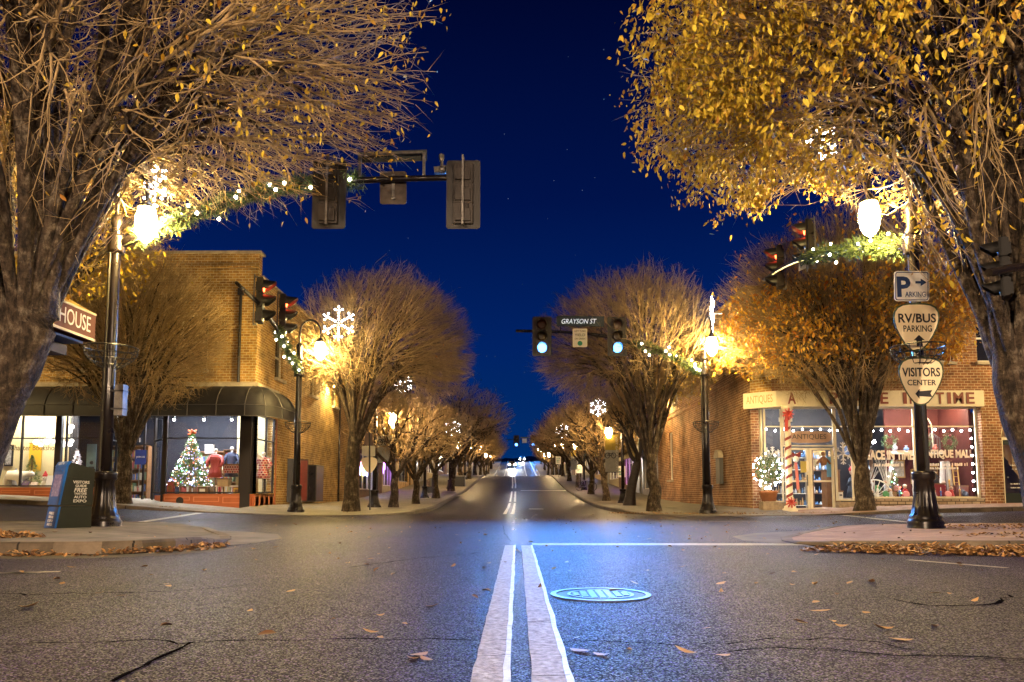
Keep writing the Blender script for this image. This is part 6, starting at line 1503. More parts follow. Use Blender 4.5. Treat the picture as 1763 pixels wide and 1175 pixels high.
MB().prism([(cxa + ra * math.cos(R(a)), AY + .17, 2.80 + (ra + .1) * math.sin(R(a))) for a in range(0, 181, 12)], (0, .01, 0)).build('fanlight', M_GLASS, dr_)
mb = MB(); mb.tube([(cxa + (ra - .01) * math.cos(R(a)), AY + .1, 2.80 + (ra + .10) * math.sin(R(a))) for a in range(0, 181, 10)], .05, 6); mb.box((17.68, AY + .08, 2.72), (19.0, AY + .2, 2.82)); mb.box((17.66, AY + .02, .1), (17.73, AY + .12, 2.8)).build('door_frame', M_CREAM, dr_)
MB().ball((17.90, AY + .10, 1.35), .035, 8).build('handle', M_GALV, dr_)
text('lettering', '121', (18.35, AY + .16, 2.42), (1, 0, 0), (0, 0, 1), .09, .24, M_LABEL, dr_)
for z_, w__ in [(1.95, .34), (1.80, .62), (1.66, .5), (1.12, .66), (.98, .66)]: scrawl((18.35, AY + .16, z_), (1, 0, 0), (0, 0, 1), w__, .05, M_LABEL, dr_, int(z_ * 100))
cu = MB()
for s in (0, 1):
    P = []
    for k in range(13):
        x = 18.05 + .8 * k / 12; P.append((x, AY + .5 + .05 * math.sin(k * 2.6)))
    for (x0, y0), (x1, y1) in zip(P[:-1], P[1:]): cu.quad((x0, y0, .9 + (18.85 - x0) * 1.6), (x1, y1, .9 + (18.85 - x1) * 1.6), (x1, y1, 3.5), (x0, y0, 3.5))
cu.build('curtain', mat('tan_curtain', (.48, .32, .16), .8), A_)
MB().box((17.4, AY + 1.6, .1), (19.3, AY + 1.7, 3.9)).build('hall_wall', mat('hall_wall', (.10, .07, .05), .8), A_)
# shopfront
GY = 27.3
MB().box((9.12, GY + .25, -.1), (SX + .02, GY + .35, .0)).build('threshold', M_CONC, A_)
glazing(A_, (9.12, GY), (9.80, GY), .45, 3.95, (3.24,), (), M_CREAM)
glazing(A_, (9.80, GY), (11.72, GY), 2.50, 3.95, (3.24,), (), M_CREAM)
glazing(A_, (11.72, GY), (12.38, GY), .50, 3.95, (3.24,), (), M_CREAM)
glazing(A_, (12.38, GY), (14.68, GY), .60, 3.95, (3.24,), (), M_CREAM)
glazing(A_, (14.68, GY), (16.98, GY), .60, 3.95, (3.24,), (), M_CREAM, fw=.07)
for x0, x1, hx in [(9.86, 10.75, 10.66), (10.77, 11.66, 10.86)]:
    d = glazing(A_, (x0, GY), (x1, GY), .16, 2.44, (1.22,), (), M_CREAM, fw=.085, d=.06, name='door')
    MB().tube([(hx, GY - .06, 1.05), (hx, GY - .06, 1.45)], .018, 6).build('handle', M_BLACK, d)
MB().box((12.36, AY + .02, -.2), (16.97, GY + .2, .56)).build('low_wall', BR_PALE, A_)
MB().box((12.36, AY + .0, .56), (16.97, GY + .2, .60)).build('low_sill', M_STONE, A_)
MB().box((11.70, AY + .02, -.2), (12.35, GY + .2, .46)).build('stone_base', mat('rough_stone', (.38, .29, .20), .9, var=.5, vscale=6, bump=.8, bscale=12), A_)
MB().box((9.1, GY - .05, -.2), (9.84, GY + .2, .44)).build('stone_base', MATS['rough_stone'], A_)
MB().box((SX + .02, AY + .62, -.2), (SX + .32, GY + .5, 3.95)).build('corner_pier', M_CREAM, A_)
MB().box((SX + .3, AY + .05, 3.96), (rx0, AY + .6, 4.02)).build('head_board', M_CREAM, A_)
# cream fascia, front and chamfer
fz0, fz1 = 3.92, 4.50
MB().prism([(9.42, AY - .28, fz0), (16.95, AY - .28, fz0), (16.95, AY - .003, fz0), (9.35, AY - .003, fz0), (SX - .003, AY + .6, fz0), (SX - .28, AY + .55, fz0)], (0, 0, fz1 - fz0)).build('fascia', M_CREAM, A_)
M_RUST = mat('red_brown_lettering', (.20, .045, .03), .6)
for t_, x in [('A', 9.98), ('P', 11.50), ('L', 11.93), ('A', 12.40), ('C', 12.88), ('E', 13.33), ('I', 14.08), ('N', 14.40), ('T', 15.35), ('I', 15.68), ('M', 16.02), ('E', 16.45)]:
    text('lettering', t_, (x, AY - .292, 4.22), (1, 0, 0), (0, 0, 1), .42, {'I': .13, 'M': .36}.get(t_, .29), M_RUST, A_, .02, bold=.02)
cu_ = (Vector((9.42, AY - .28, 0)) - Vector((SX - .28, AY + .55, 0))).normalized()
text('lettering', 'ANTIQUES', (Vector((9.42, AY - .28, 0)) + Vector((SX - .28, AY + .55, 0))) / 2 + Vector((-.008, -.006, 4.21)), cu_, (0, 0, 1), .34, 1.0, mat('faded_ochre_lettering', (.36, .24, .08), .6), A_)
# room
MB().box((9.2, 31.5, 0), (rx0, 31.6, 4.45)).build('room_wall', mat('shop_wall_slate', (.022, .019, .019), .7, .3, var=.4, vscale=2.5), A_)
MB().box((14.75, 29.6, .5), (rx0, 29.7, 4.2)).box((rx0 - .1, GY + .3, .0), (rx0 - .01, 31.5, 4.2)).build('display_wall', M_MAROON, A_)
MB().box((9.1, GY + .3, .0), (9.17, 31.5, 4.2)).build('room_side_wall', M_CREAMW, A_)
MB().box((9.1, GY + .2, 4.42), (rx0, 31.5, 4.48)).build('ceiling', M_CEIL, A_); MB().box((9.1, GY + .2, .05), (rx0, 31.5, .12)).build('floor', mat('pale_floor', (.35, .36, .40), .5, var=.3), A_)
MB().box((12.4, GY + .2, .54), (rx0 - .1, 29.2, .60)).build('display_floor', M_WHITE, A_)
for (x, y, l, m_, lab) in [(11.2, 29.6, 2.4, TUBE_L, 'ceiling light behind the antique shop doors'), (13.6, 28.4, 2.0, TUBE_L, 'cool ceiling light over the middle antique display'), (16.0, 28.2, 1.4, TUBE_W, 'warm ceiling light over the right antique display')]:
    r_ = empty('ceiling_light', (x, y, 4.38), lab, 'ceiling light'); MB().box((x - l / 2, y - .06, 4.34), (x + l / 2, y + .06, 4.415)).build('fixture', M_WHITE, r_); MB().box((x - l / 2 + .05, y - .04, 4.30), (x + l / 2 - .05, y + .04, 4.338)).build('tube', m_, r_)
# window lettering and strings of bulbs
WL = mat('snow_lettering', (.80, .72, .62), .6)
for t_, x0, x1, z_, h_ in [('PLACE IN TIME', 12.75, 14.60, 2.18, .36), ('ANTIQUE MALL', 14.90, 16.80, 2.20, .36)]:
    text('window_lettering', t_, ((x0 + x1) / 2, GY - .012, z_), (1, 0, 0), (0, 0, 1), h_, x1 - x0, WL, A_, bold=.045 if h_ > .2 else 0.01)
scrawl((13.7, GY - .012, 1.82), (1, 0, 0), (0, 0, 1), 1.1, .12, WL, A_, 5); scrawl((15.75, GY - .012, 1.84), (1, 0, 0), (0, 0, 1), 1.7, .12, WL, A_, 6); scrawl((15.6, GY - .012, 1.70), (1, 0, 0), (0, 0, 1), 1.4, .09, WL, A_, 7)
def string_lights(pts, label, s=1.2, cool=True):
    root = empty('string_lights', pts[0], label, 'string lights', 'strings of bulbs in the antique shop windows'); MB().tube([Vector(p) + Vector((0, 0, .04)) for p in pts], .008, 4).build('wire', M_BLACK, root)
    for p in pts: bulb(p, root, s, cool)
string_lights([(x, GY + .10, 3.12 + .03 * math.sin(x * 9)) for x in np.linspace(9.25, 11.6, 8)], 'string of bulbs above the antique shop doors', 1.1)
string_lights([(x, GY + .10, 3.10 + .03 * math.sin(x * 9)) for x in np.linspace(11.9, 14.5, 9)], 'string of bulbs across the middle antique window', 1.15)
string_lights([(x, GY + .10, 3.10 + .03 * math.sin(x * 9)) for x in np.linspace(14.85, 16.8, 7)] + [(16.83, GY + .1, z) for z in np.linspace(2.8, .9, 7)], 'string of bulbs along the top and right edge of the last antique window', 1.15)
root = empty('hanging_sign', (10.75, GY - .1, 2.85), 'pale oval wooden antiques plaque above the double doors', 'sign')
MB().prism([(10.75 + .83 * math.copysign(abs(math.cos(a)) ** .5, math.cos(a)), GY - .11, 2.84 + .22 * math.copysign(abs(math.sin(a)) ** .6, math.sin(a))) for a in np.linspace(0, 2 * math.pi, 33)[:-1]], (0, .03, 0)).build('board', mat('weathered_board', (.42, .27, .20), .7, var=.3, vscale=4), root)
text('lettering', 'ANTIQUES', (10.75, GY - .115, 2.84), (1, 0, 0), (0, 0, 1), .22, 1.25, M_INK, root)
# candy-striped column with bows
root = empty('striped_column', (9.66, 26.35, .12), 'cream column wrapped in red ribbon like a candy cane at the shop corner', 'column')
MB().lathe([(.26, -.1), (.26, .10), (.20, .12), (.20, .2), (.112, .22), (.102, 3.55), (.16, 3.6), (.2, 3.68), (.2, 3.8)], (9.66, 26.35, .12), 20).build('shaft', M_CREAM, root, True)
M_REDR = mat('red_ribbon', (.18, .018, .015), .5)
rb = MB(); n = 260
for k in range(n):
    t0, t1 = k / n, (k + 1) / n
    for (ta, tb) in [(t0, t1)]:
        aa, ab = ta * 2 * math.pi * 9.5, tb * 2 * math.pi * 9.5; za, zb2 = .3 + 3.2 * ta, .3 + 3.2 * tb
        p = lambda a_, z_: (9.66 + .117 * math.cos(a_), 26.35 + .117 * math.sin(a_), .12 + z_)
        rb.quad(p(aa, za), p(ab, zb2), p(ab, zb2 + .10), p(aa, za + .10))
rb.build('ribbon', M_REDR, root)
for z_, s in [(3.45, 1.0), (.32, .9)]:
    m = MB(); c = Vector((9.62, 26.20, .12 + z_))
    for k in range(9):
        a = k * .7; d_ = Vector((math.cos(a), -.3, math.sin(a))); q = c + d_ * .20 * s
        m.tube([c, c + d_ * .1 * s + Vector((0, -.06, .02)), q, c + d_ * .14 * s + Vector((0, -.01, -.04))], [.015, .035 * s, .03 * s, .01], 5)
    if z_ > 1: m.prism([c + Vector((-.10, -.02, 0)), c + Vector((.02, -.02, 0)), c + Vector((-.02, -.03, -.62)), c + Vector((-.12, -.03, -.55))], (0, .01, 0))
    m.build('bow', mat('bright_red_bow', (.50, .06, .05), .5), root)
# potted bush wound with white bulbs
root = empty('potted_bush', (9.0, 26.6, .12), 'potted bush covered in tiny white lights left of the striped column', 'potted plant')
MB().lathe([(.24, .36), (.30, .64), (.33, .66), (.33, .74), (.29, .74), (.27, .66), (.001, .66)], (9.0, 26.6, .12), 20).build('pot', mat('terracotta', (.42, .17, .07), .8, var=.3), root, True)
MB().box((8.72, 26.35, .05), (9.28, 26.85, .47)).build('plinth', MATS['rough_stone'], root)
g = np.random.default_rng(31); m = MB()
for k in range(14):
    a = g.uniform(0, 6.28); m.tube([(9.0 + .05 * math.cos(a), 26.6 + .05 * math.sin(a), .8), (9.0 + .25 * math.cos(a), 26.6 + .25 * math.sin(a), 1.4), (9.0 + .42 * math.cos(a) * g.uniform(.4, 1), 26.6 + .42 * math.sin(a), g.uniform(1.6, 2.2))], [.012, .008, .004], 4)
m.build('stem', M_TWIG, root)
n = 900; d = g.normal(size=(n, 3)); d /= np.linalg.norm(d, axis=1)[:, None]; P = d * np.array([.5, .5, .62])[None] * (g.random(n) ** .4)[:, None] + np.array([0, 0, 1.55])
V, T_ = leaf_cloud(P, g, .10, .4); link('foliage', np_mesh('foliage', V, tris=T_, material=M_PINE), root)
for k in range(60):
    d = g.normal(size=3); d /= np.linalg.norm(d); bulb(Vector((9.0, 26.6, .12)) + Vector((d[0] * .52, d[1] * .52, 1.45 + d[2] * .64)), root, .75, True)
# goods on show
def goods(): pass
root = empty('spinning_wheel', (13.35, 27.75, .60), 'half wheel of white spokes standing in the middle antique window', 'wheel'); m = MB()
m.tube([(13.35 + .62 * math.cos(a), 27.75, .66 + .62 * math.sin(a)) for a in np.linspace(0, math.pi, 20)], .028, 6)
m.build('rim', M_WHITE, root); m = MB()
for a in np.linspace(.2, math.pi - .2, 9): m.tube([(13.35, 27.75, .66), (13.35 + .6 * math.cos(a), 27.75, .66 + .6 * math.sin(a))], .014, 5)
m.box((12.7, 27.71, .60), (14.0, 27.79, .66)); m.build('spoke', M_WHITE, root)
root = empty('chandelier', (13.3, 28.4, 2.75), 'bright sparkling chandelier in the middle antique window', 'chandelier'); m = MB()
m.tube([(13.3, 28.4, 4.0), (13.3, 28.4, 2.7)], .012, 5)
for k in range(8):
    a = k * math.pi / 4; m.tube([(13.3, 28.4, 2.6), (13.3 + .25 * math.cos(a), 28.4 + .25 * math.sin(a), 2.5), (13.3 + .4 * math.cos(a), 28.4 + .4 * math.sin(a), 2.68)], .012, 5)
m.build('arm', M_GALV, root)
for k in range(8): a = k * math.pi / 4; bulb((13.3 + .4 * math.cos(a), 28.4 + .4 * math.sin(a), 2.74), root, 1.8, True)
cone_tree('christmas_tree', (14.25, 28.2, .6), 1.5, .34, 'slim dark tree with small lights in the middle antique window', M_FIR, 24, 1200, 8)
for x, y, z, lab in [(14.05, 27.9, 2.75, 'green wreath hanging left of the middle window post'), (15.35, 27.9, 2.70, 'green wreath hanging behind the lamp post'), (16.25, 27.8, 2.72, 'green wreath with a red bow near the right window edge')]:
    root = empty('wreath', (x, y, z), lab, 'wreath', 'wreaths in the antique windows'); nn = 420; a = g.uniform(0, 6.28, nn); dd = g.normal(size=(nn, 3)) * .05
    P = np.stack([.20 * np.cos(a), np.zeros(nn), .22 * np.sin(a)], 1) + dd; V, T_ = leaf_cloud(P, g, .07, .3); link('foliage', np_mesh('foliage', V, tris=T_, material=M_FIR), root)
    m = MB().ball((x, y - .06, z + .2), .05, 6).prism([(x - .12, y - .06, z + .26), (x + .12, y - .06, z + .26), (x, y - .06, z + .2)], (0, .02, 0)); m.build('bow', M_REDR, root)
root = empty('birdcage', (15.72, 28.0, 2.4), 'ornate white birdcage hanging in the right antique window', 'birdcage'); m = MB()
for k in range(14): a = k * 2 * math.pi / 14; m.tube([(15.72 + .26 * math.cos(a), 28 + .26 * math.sin(a), 2.35), (15.72 + .26 * math.cos(a), 28 + .26 * math.sin(a), 2.85), (15.72, 28, 3.08)], .008, 4)
m.build('bar', M_GALV, root); MB().lathe([(.28, 2.32), (.28, 2.36), (.01, 2.36)], (15.72, 28, 0), 16).build('base', M_GALV, root)
root = empty('arched_window_frame', (16.2, 28.6, 2.3), 'old cream arched window frame hung on the maroon wall', 'window frame'); m = MB()
m.tube([(16.2 - .38, 29.5, 2.3), (16.2 - .38, 29.5, 3.3)] + [(16.2 - .38 * math.cos(a), 29.5, 3.3 + .55 * math.sin(a)) for a in np.linspace(0, math.pi, 12)] + [(16.2 + .38, 29.5, 2.3)], .03, 6)
for x in (-.13, .13): m.tube([(16.2 + x, 29.5, 2.3), (16.2 + x, 29.5, 3.8)], .016, 5)
m.box((15.85, 29.48, 2.28), (16.55, 29.52, 2.34)); m.build('frame', M_CREAM, root)
root = empty('drape', (16.35, 28.3, .6), 'long white lace drape hanging in the right antique window', 'cloth'); m = MB()
for sx in (-.16, .16):
    P = [(16.35 + sx + .12 * math.cos(k * .8), 28.3 + .06 * math.sin(k * 1.9)) for k in range(9)]
    for k in range(8): m.quad((P[k][0], P[k][1], .62), (P[k + 1][0], P[k + 1][1], .62), (16.35 + (P[k + 1][0] - 16.35) * .6, P[k + 1][1], 2.0), (16.35 + (P[k][0] - 16.35) * .6, P[k][1], 2.0))
m.build('lace', M_WHITE, root); MB().tube([(16.1, 28.3, 2.0), (16.6, 28.3, 2.0)], .02, 6).build('rod', M_WOOD, root)
def doll(x, y, z, s, label, m1, m2):
    root = empty('doll', (x, y, z), label, 'doll', 'dolls in the antique windows'); c = Vector((x, y, z))
    MB().lathe([(.20 * s, 0), (.16 * s, .2 * s), (.09 * s, .42 * s), (.10 * s, .5 * s), (.04 * s, .55 * s)], c, 12).tube([c + Vector((-.09 * s, 0, .48 * s)), c + Vector((-.19 * s, -.06 * s, .3 * s))], .035 * s, 6).tube([c + Vector((.09 * s, 0, .48 * s)), c + Vector((.19 * s, -.06 * s, .3 * s))], .035 * s, 6).build('dress', m1, root, True)
    MB().ball(c + Vector((0, 0, .65 * s)), .105 * s, 10).build('head', mat('doll_skin', (.55, .36, .26), .5), root, True)
    MB().lathe([(.115 * s, .67 * s), (.12 * s, .72 * s), (.08 * s, .78 * s), (.01, .80 * s)], c, 10).build('hair', m2, root, True)
M_HAIRB = mat('brown_hair', (.10, .05, .02), .7); M_HAIRY = mat('blond_hair', (.45, .30, .10), .7)
doll(14.45, 27.7, .62, .62, 'small figure in a red and white suit by the middle window post', MATS['red_felt'], MATS['white_plush'])
doll(15.35, 27.9, 1.15, .7, 'blonde doll on the chest in the right antique window', mat('blue_dress', (.05, .10, .22), .7), M_HAIRY)
doll(15.75, 27.95, 1.15, .65, 'dark haired doll on the chest beside the blonde one', mat('black_dress', (.03, .03, .035), .7), M_HAIRB)
doll(12.75, 28.1, .62, 1.5, 'large seated figure in a dark coat at the left of the middle window', mat('slate_coat', (.05, .07, .11), .8), MATS['red_felt'])
crate(15.55, 0, 1, 1, 1, 1, M_WOOD, 'x') if False else None
def chest(x, y, z, w, d_, h, m, label, name='chest', cat='chest'):
    root = empty(name, (x, y, z), label, cat); MB().box((x - w / 2, y - d_ / 2, z), (x + w / 2, y + d_ / 2, z + h)).build('body', m, root)
    MB().box((x - w / 2 - .02, y - d_ / 2 - .02, z + h), (x + w / 2 + .02, y + d_ / 2 + .02, z + h + .05)).build('lid', M_WOOD, root); MB().box((x - .05, y - d_ / 2 - .012, z + h * .55), (x + .05, y - d_ / 2 - .001, z + h * .75)).build('latch', M_GALV, root)
chest(15.55, 27.95, .60, .8, .45, .5, mat('red_lacquer', (.22, .03, .03), .35), 'red lacquer chest carrying two dolls')
chest(16.65, 28.0, .60, .5, .4, .42, mat('cherry_wood', (.20, .06, .03), .4), 'small cherry wood cabinet at the right window edge', 'cabinet', 'cabinet')
chest(13.9, 27.8, .60, .42, .3, .22, mat('wicker', (.35, .22, .10), .8, var=.5, vscale=20), 'wicker box by the spoked wheel', 'basket_box', 'box')
chest(11.95, 28.3, .12, .5, .5, 1.5, M_WOOD, 'dark wooden cupboard right of the shop doors', 'cupboard', 'cupboard')
chest(12.05, 27.75, .50, .16, .14, .32, M_WHITE, 'white printed jar on the stone base by the doors', 'jar', 'jar')
root = empty('ladder', (16.72, 28.1, .6), 'narrow yellow wooden ladder leaning at the right window edge', 'ladder'); m = MB()
for x in (-.09, .09): m.bar((16.6 + x, 28.0, .6), (16.75 + x, 28.4, 1.85), .04)
m.build('stile', mat('yellow_wood', (.50, .32, .08), .5), root); m = MB()
for k in range(5): m.bar((16.63 + .025 * k - .09, 28.05 + .07 * k, .75 + .22 * k), (16.63 + .025 * k + .09, 28.05 + .07 * k, .75 + .22 * k), .025)
m.build('rung', MATS['yellow_wood'], root)
n = 700; P = np.stack([g.uniform(12.45, 16.8, n), g.uniform(27.42, 27.65, n), np.full(n, .60)], 1); V, T_, Q_ = litter(P, .10, .08, g, .3, .6, .5)
o = link('cotton_snow', np_mesh('cotton_snow', V, T_, Q_, material=MATS['white_plush'])); tag(o, 'white cotton snow along the antique window sill', 'cotton snow', kind='stuff')
# shelves of glass behind the doors
for (x0, x1, y, lab, sd) in [(9.9, 10.7, 29.3, 'glassware shelves behind the left antique shop door', 41), (10.9, 11.7, 29.8, 'glassware shelves behind the right antique shop door', 42), (13.9, 14.7, 30.6, 'crowded shelves deep behind the middle antique window', 43), (12.3, 13.2, 30.8, 'tall shelves behind the chandelier', 44)]:
    root = empty('display_shelf', (x0, y, .12), lab, 'shelf', 'glassware shelves in the antique shop'); m = MB(); g2 = np.random.default_rng(sd); gl = [MB(), MB(), MB()]
    for k in range(5):
        z_ = .3 + k * .48; m.box((x0, y, z_ - .02), (x1, y + .3, z_ + .005)); x = x0 + .08
        while x < x1 - .06:
            r_, h_ = g2.uniform(.025, .06), g2.uniform(.10, .32); gl[int(g2.integers(0, 3))].lathe([(r_, 0), (r_ * 1.1, h_ * .5), (r_ * .5, h_ * .75), (r_ * .55, h_)], (x, y + .12, z_ + .006), 8); x += r_ * 2 + .03
    for x in (x0, x1 - .03): m.box((x, y + .02, .12), (x + .03, y + .28, 2.6))
    m.build('frame', M_WHITE if sd < 43 else M_WOOD, root)
    for q, c in zip(gl, [(.55, .62, .75), (.10, .22, .45), (.45, .30, .16)]): q.build('glassware', mat('glassware_%d' % int(c[0] * 100), c, .15), root, True)
root = empty('door_garland', (10.3, GY - .06, 2.1), 'red bow with a long pink ribbon hung on the left antique door', 'decoration')
MB().ball((10.25, GY - .08, 2.02), .12, 8).build('pompom', MATS['white_plush'], root, True)
m = MB(); m.prism([(10.05, GY - .06, 2.32), (10.25, GY - .06, 2.2), (10.45, GY - .06, 2.32), (10.42, GY - .06, 2.1), (10.25, GY - .06, 2.16), (10.08, GY - .06, 2.1)], (0, .01, 0)); m.build('bow', M_REDR, root)
MB().prism([(10.2, GY - .06, 1.95), (10.3, GY - .06, 1.95), (10.36, GY - .06, .95), (10.26, GY - .06, .88)], (0, .01, 0)).build('ribbon', mat('pink_ribbon', (.60, .17, .13), .6), root)
root = empty('door_figure', (11.25, GY - .06, 2.0), 'gingerbread-like ornament hung on the right antique door', 'decoration')
MB().lathe([(.10, -.30), (.13, -.15), (.09, 0), (.03, .05)], (11.25, GY - .1, 2.1), 10).tube([(11.15, GY - .1, 2.05), (11.0, GY - .1, 1.85)], .035, 6).tube([(11.35, GY - .1, 2.05), (11.5, GY - .1, 1.85)], .035, 6).build('body', mat('brown_felt', (.20, .09, .04), .8), root, True); MB().ball((11.25, GY - .1, 2.23), .08, 8).build('head', MATS['brown_felt'], root, True)
for (x, z_, w, h, c, lab) in [(10.6, 1.75, .30, .42, (.55, .42, .08), 'yellow notice taped inside the left antique door'), (11.52, 1.75, .22, .75, (.15, .38, .62), 'tall blue notice taped inside the right antique door'), (9.95, 3.5, .5, .16, (.7, .68, .62), 'white flowers card in the pane over the doors')]:
    root = empty('notice', (x, GY + .03, z_), lab, 'notice'); MB().box((x - w / 2, GY + .02, z_ - h / 2), (x + w / 2, GY + .026, z_ + h / 2)).build('sheet', mat('notice_%d' % int(c[0] * 100), c, .6), root)
    if w > .4: text('lettering', 'FLOWERS', (x, GY + .016, z_), (1, 0, 0), (0, 0, 1), .08, .38, M_INK, root)
for k, (x, y, z, w, h, c, lab) in enumerate([(12.8, 31.48, 2.2, .6, .8, (.35, .25, .10), 'gilt framed picture on the back wall of the antique shop'), (14.2, 31.48, 2.6, .7, .5, (.10, .16, .30), 'blue framed print on the back wall of the antique shop'), (15.2, 29.58, 1.75, .5, .7, (.45, .40, .32), 'pale framed print low on the maroon wall'), (16.55, 29.58, 1.6, .4, .55, (.16, .10, .07), 'dark framed portrait on the maroon wall'), (15.9, 29.58, 1.45, .45, .6, (.10, .12, .10), 'greenish framed print behind the dolls')]):
    r_ = empty('picture', (x, y, z), lab, 'picture', 'framed pictures in the antique shop'); MB().box((x - w / 2, y - .04, z - h / 2), (x + w / 2, y, z + h / 2)).build('frame', mat('old_gilt', (.35, .22, .06), .4, metal=.5), r_); MB().box((x - w / 2 + .05, y - .05, z - h / 2 + .05), (x + w / 2 - .05, y - .041, z + h / 2 - .05)).build('print', mat('print_%d' % k, c, .5, var=.7, vscale=8), r_)
MB().box((14.76, 29.2, 2.33), (rx0 - .12, 29.58, 2.45)).build('wall_shelf', M_WHITE, A_)
for k, (x, h, c, lab) in enumerate([(15.0, .32, (.5, .5, .55), 'pale vase on the long white shelf, left end'), (15.45, .22, (.12, .2, .35), 'blue jug on the long white shelf'), (16.0, .30, (.45, .3, .12), 'amber vase on the long white shelf'), (16.6, .26, (.5, .12, .08), 'red teapot-shaped jug on the long white shelf, right end')]):
    r_ = empty('vase', (x, 29.38, 2.45), lab, 'vase', 'vases on the long white shelf'); MB().lathe([(.06, 0), (.11, h * .35), (.10, h * .55), (.04, h * .8), (.06, h)], (x, 29.38, 2.45), 14).build('body', mat('vase_%d' % k, c, .25), r_, True); MB().lathe([(.062, h), (.066, h + .012), (.04, h + .014)], (x, 29.38, 2.45), 14).build('rim', M_WHITE, r_)
for k, (x, y, z0, h, lab) in enumerate([(13.0, 27.7, .6, .85, 'bare white branches in a jug at the left of the middle antique window'), (14.0, 28.1, .6, 1.15, 'tall bare twigs behind the spoked wheel')]):
    r_ = empty('twig_vase', (x, y, z0), lab, 'vase', None); MB().lathe([(.08, 0), (.12, .15), (.07, .3), (.08, .34)], (x, y, z0), 12).build('jug', M_GALV, r_, True); m = MB()
    for q in range(22):
        a, t_ = g.uniform(0, 6.28), g.uniform(.2, .6); m.tube([(x, y, z0 + .25), (x + t_ * .4 * math.cos(a), y + t_ * .3 * math.sin(a), z0 + h * .7), (x + t_ * math.cos(a), y + t_ * .5 * math.sin(a), z0 + h * g.uniform(1.1, 1.6))], [.012, .009, .004], 4)
    m.build('twig', M_WHITE, r_)
_cols = [('red', (.45, .04, .03)), ('white', (.75, .73, .7)), ('blue', (.05, .14, .42)), ('amber', (.55, .30, .06)), ('green', (.06, .22, .08)), ('pink', (.65, .25, .25)), ('black', (.02, .02, .025)), ('silver', (.5, .5, .55))]
gk = np.random.default_rng(88)
for wn_, x0, x1 in [('middle', 12.6, 14.5), ('right', 14.9, 16.75)]:
    for k in range(16):
        nm, c = _cols[(k * 3 + (wn_ == 'right')) % 8]; ty = ['candlestick', 'plate', 'figurine'][(k // 8 + k) % 3]; row = k // 8
        x = x0 + (x1 - x0) * ((k % 8) + .5 + gk.uniform(-.2, .2)) / 8; y = 27.62 + .5 * row + gk.uniform(-.06, .06); z = .60; m_ = mat('goods_' + nm, c, .35); hh = gk.uniform(.22, .42) * (1 + .9 * row)
        r_ = empty(ty, (x, y, z), f'{"small" if row == 0 else "tall"} {nm} {ty} on the {wn_} antique window floor', ty, 'small antiques on the window floor')
        if ty == 'candlestick':
            MB().lathe([(.07, 0), (.06, .02), (.018, .05), (.03, hh * .5), (.015, hh * .6), (.04, hh * .9), (.03, hh)], (x, y, z), 10).build('stem', m_, r_, True); MB().lathe([(.014, hh), (.012, hh + .12), (.002, hh + .13)], (x, y, z), 8).build('candle', M_CREAM, r_)
        elif ty == 'plate':
            MB().lathe([(.13, 0), (.125, .015), (.08, .02), (.01, .015)], (x, y, z + .14 + .22 * row), 18, axis=(0, -1, .25)).build('dish', m_, r_, True); MB().bar((x, y + .12, z), (x, y + .02, z + .14 + .22 * row), .03).build('easel', M_WOOD, r_)
        else:
            MB().lathe([(.09, 0), (.10, hh * .2), (.06, hh * .55), (.075, hh * .7), (.03, hh * .78)], (x, y, z), 10).build('body', m_, r_, True); MB().ball((x, y, z + hh * .88), .05 + hh * .05, 8).build('head', MATS['doll_skin'], r_, True)
for x, z, sz, lab in [(12.05, 2.25, .42, 'large white paper snowflake in the narrow window right of the shop doors'), (14.95, 2.7, .26, 'white paper snowflake beside the middle post of the antique window'), (9.45, 2.2, .3, 'white paper snowflake in the small window left of the striped column')]:
    r_ = empty('paper_snowflake', (x, GY + .06, z), lab, 'decoration', 'paper snowflakes in the antique windows'); m = MB()
    for k in range(6):
        a = R(90 + 60 * k); d_ = Vector((math.cos(a), 0, math.sin(a))); c_ = Vector((x, GY + .06, z)); m.bar(c_, c_ + d_ * sz, .045, .01, up=(0, 1, 0))
        for q in (.45, .75):
            for s_ in (-1, 1): e_ = Vector((math.cos(a + s_ * .9), 0, math.sin(a + s_ * .9))); m.bar(c_ + d_ * sz * q, c_ + d_ * sz * q + e_ * sz * .28, .035, .012, up=(0, 1, 0))
    m.build('paper', M_WHITE, r_)
# soft toys on the step
plush(1360, 26.9, 'cream soft toy sitting on the step by the antique doors', mat('cream_plush', (.5, .38, .22), .9), mat('green_felt', (.05, .12, .04), .8), .8, .14)
wall_lamp((SX - .003, 42.6, 6.1), (-1, 0, 0), 'small guessed lamp high on the red-brown side wall behind the domed right tree')  # guessed lamp added to light this wall; no fixture seen here
# utility box on the red side wall
root = empty('meter_box', (SX - .12, 31.8, 1.2), 'grey arched meter box fixed to the red-brown side wall', 'meter'); MB().box((SX - .16, 31.45, 1.2), (SX - .003, 32.05, 2.3)).build('box', mat('meter_grey', (.06, .06, .06), .5), root); MB().prism([(SX - .22, 31.75 + .4 * math.cos(a), 2.3 + .35 * math.sin(a)) for a in np.linspace(0, math.pi, 10)], (.21, 0, 0)).build('hood', M_STONE, root)
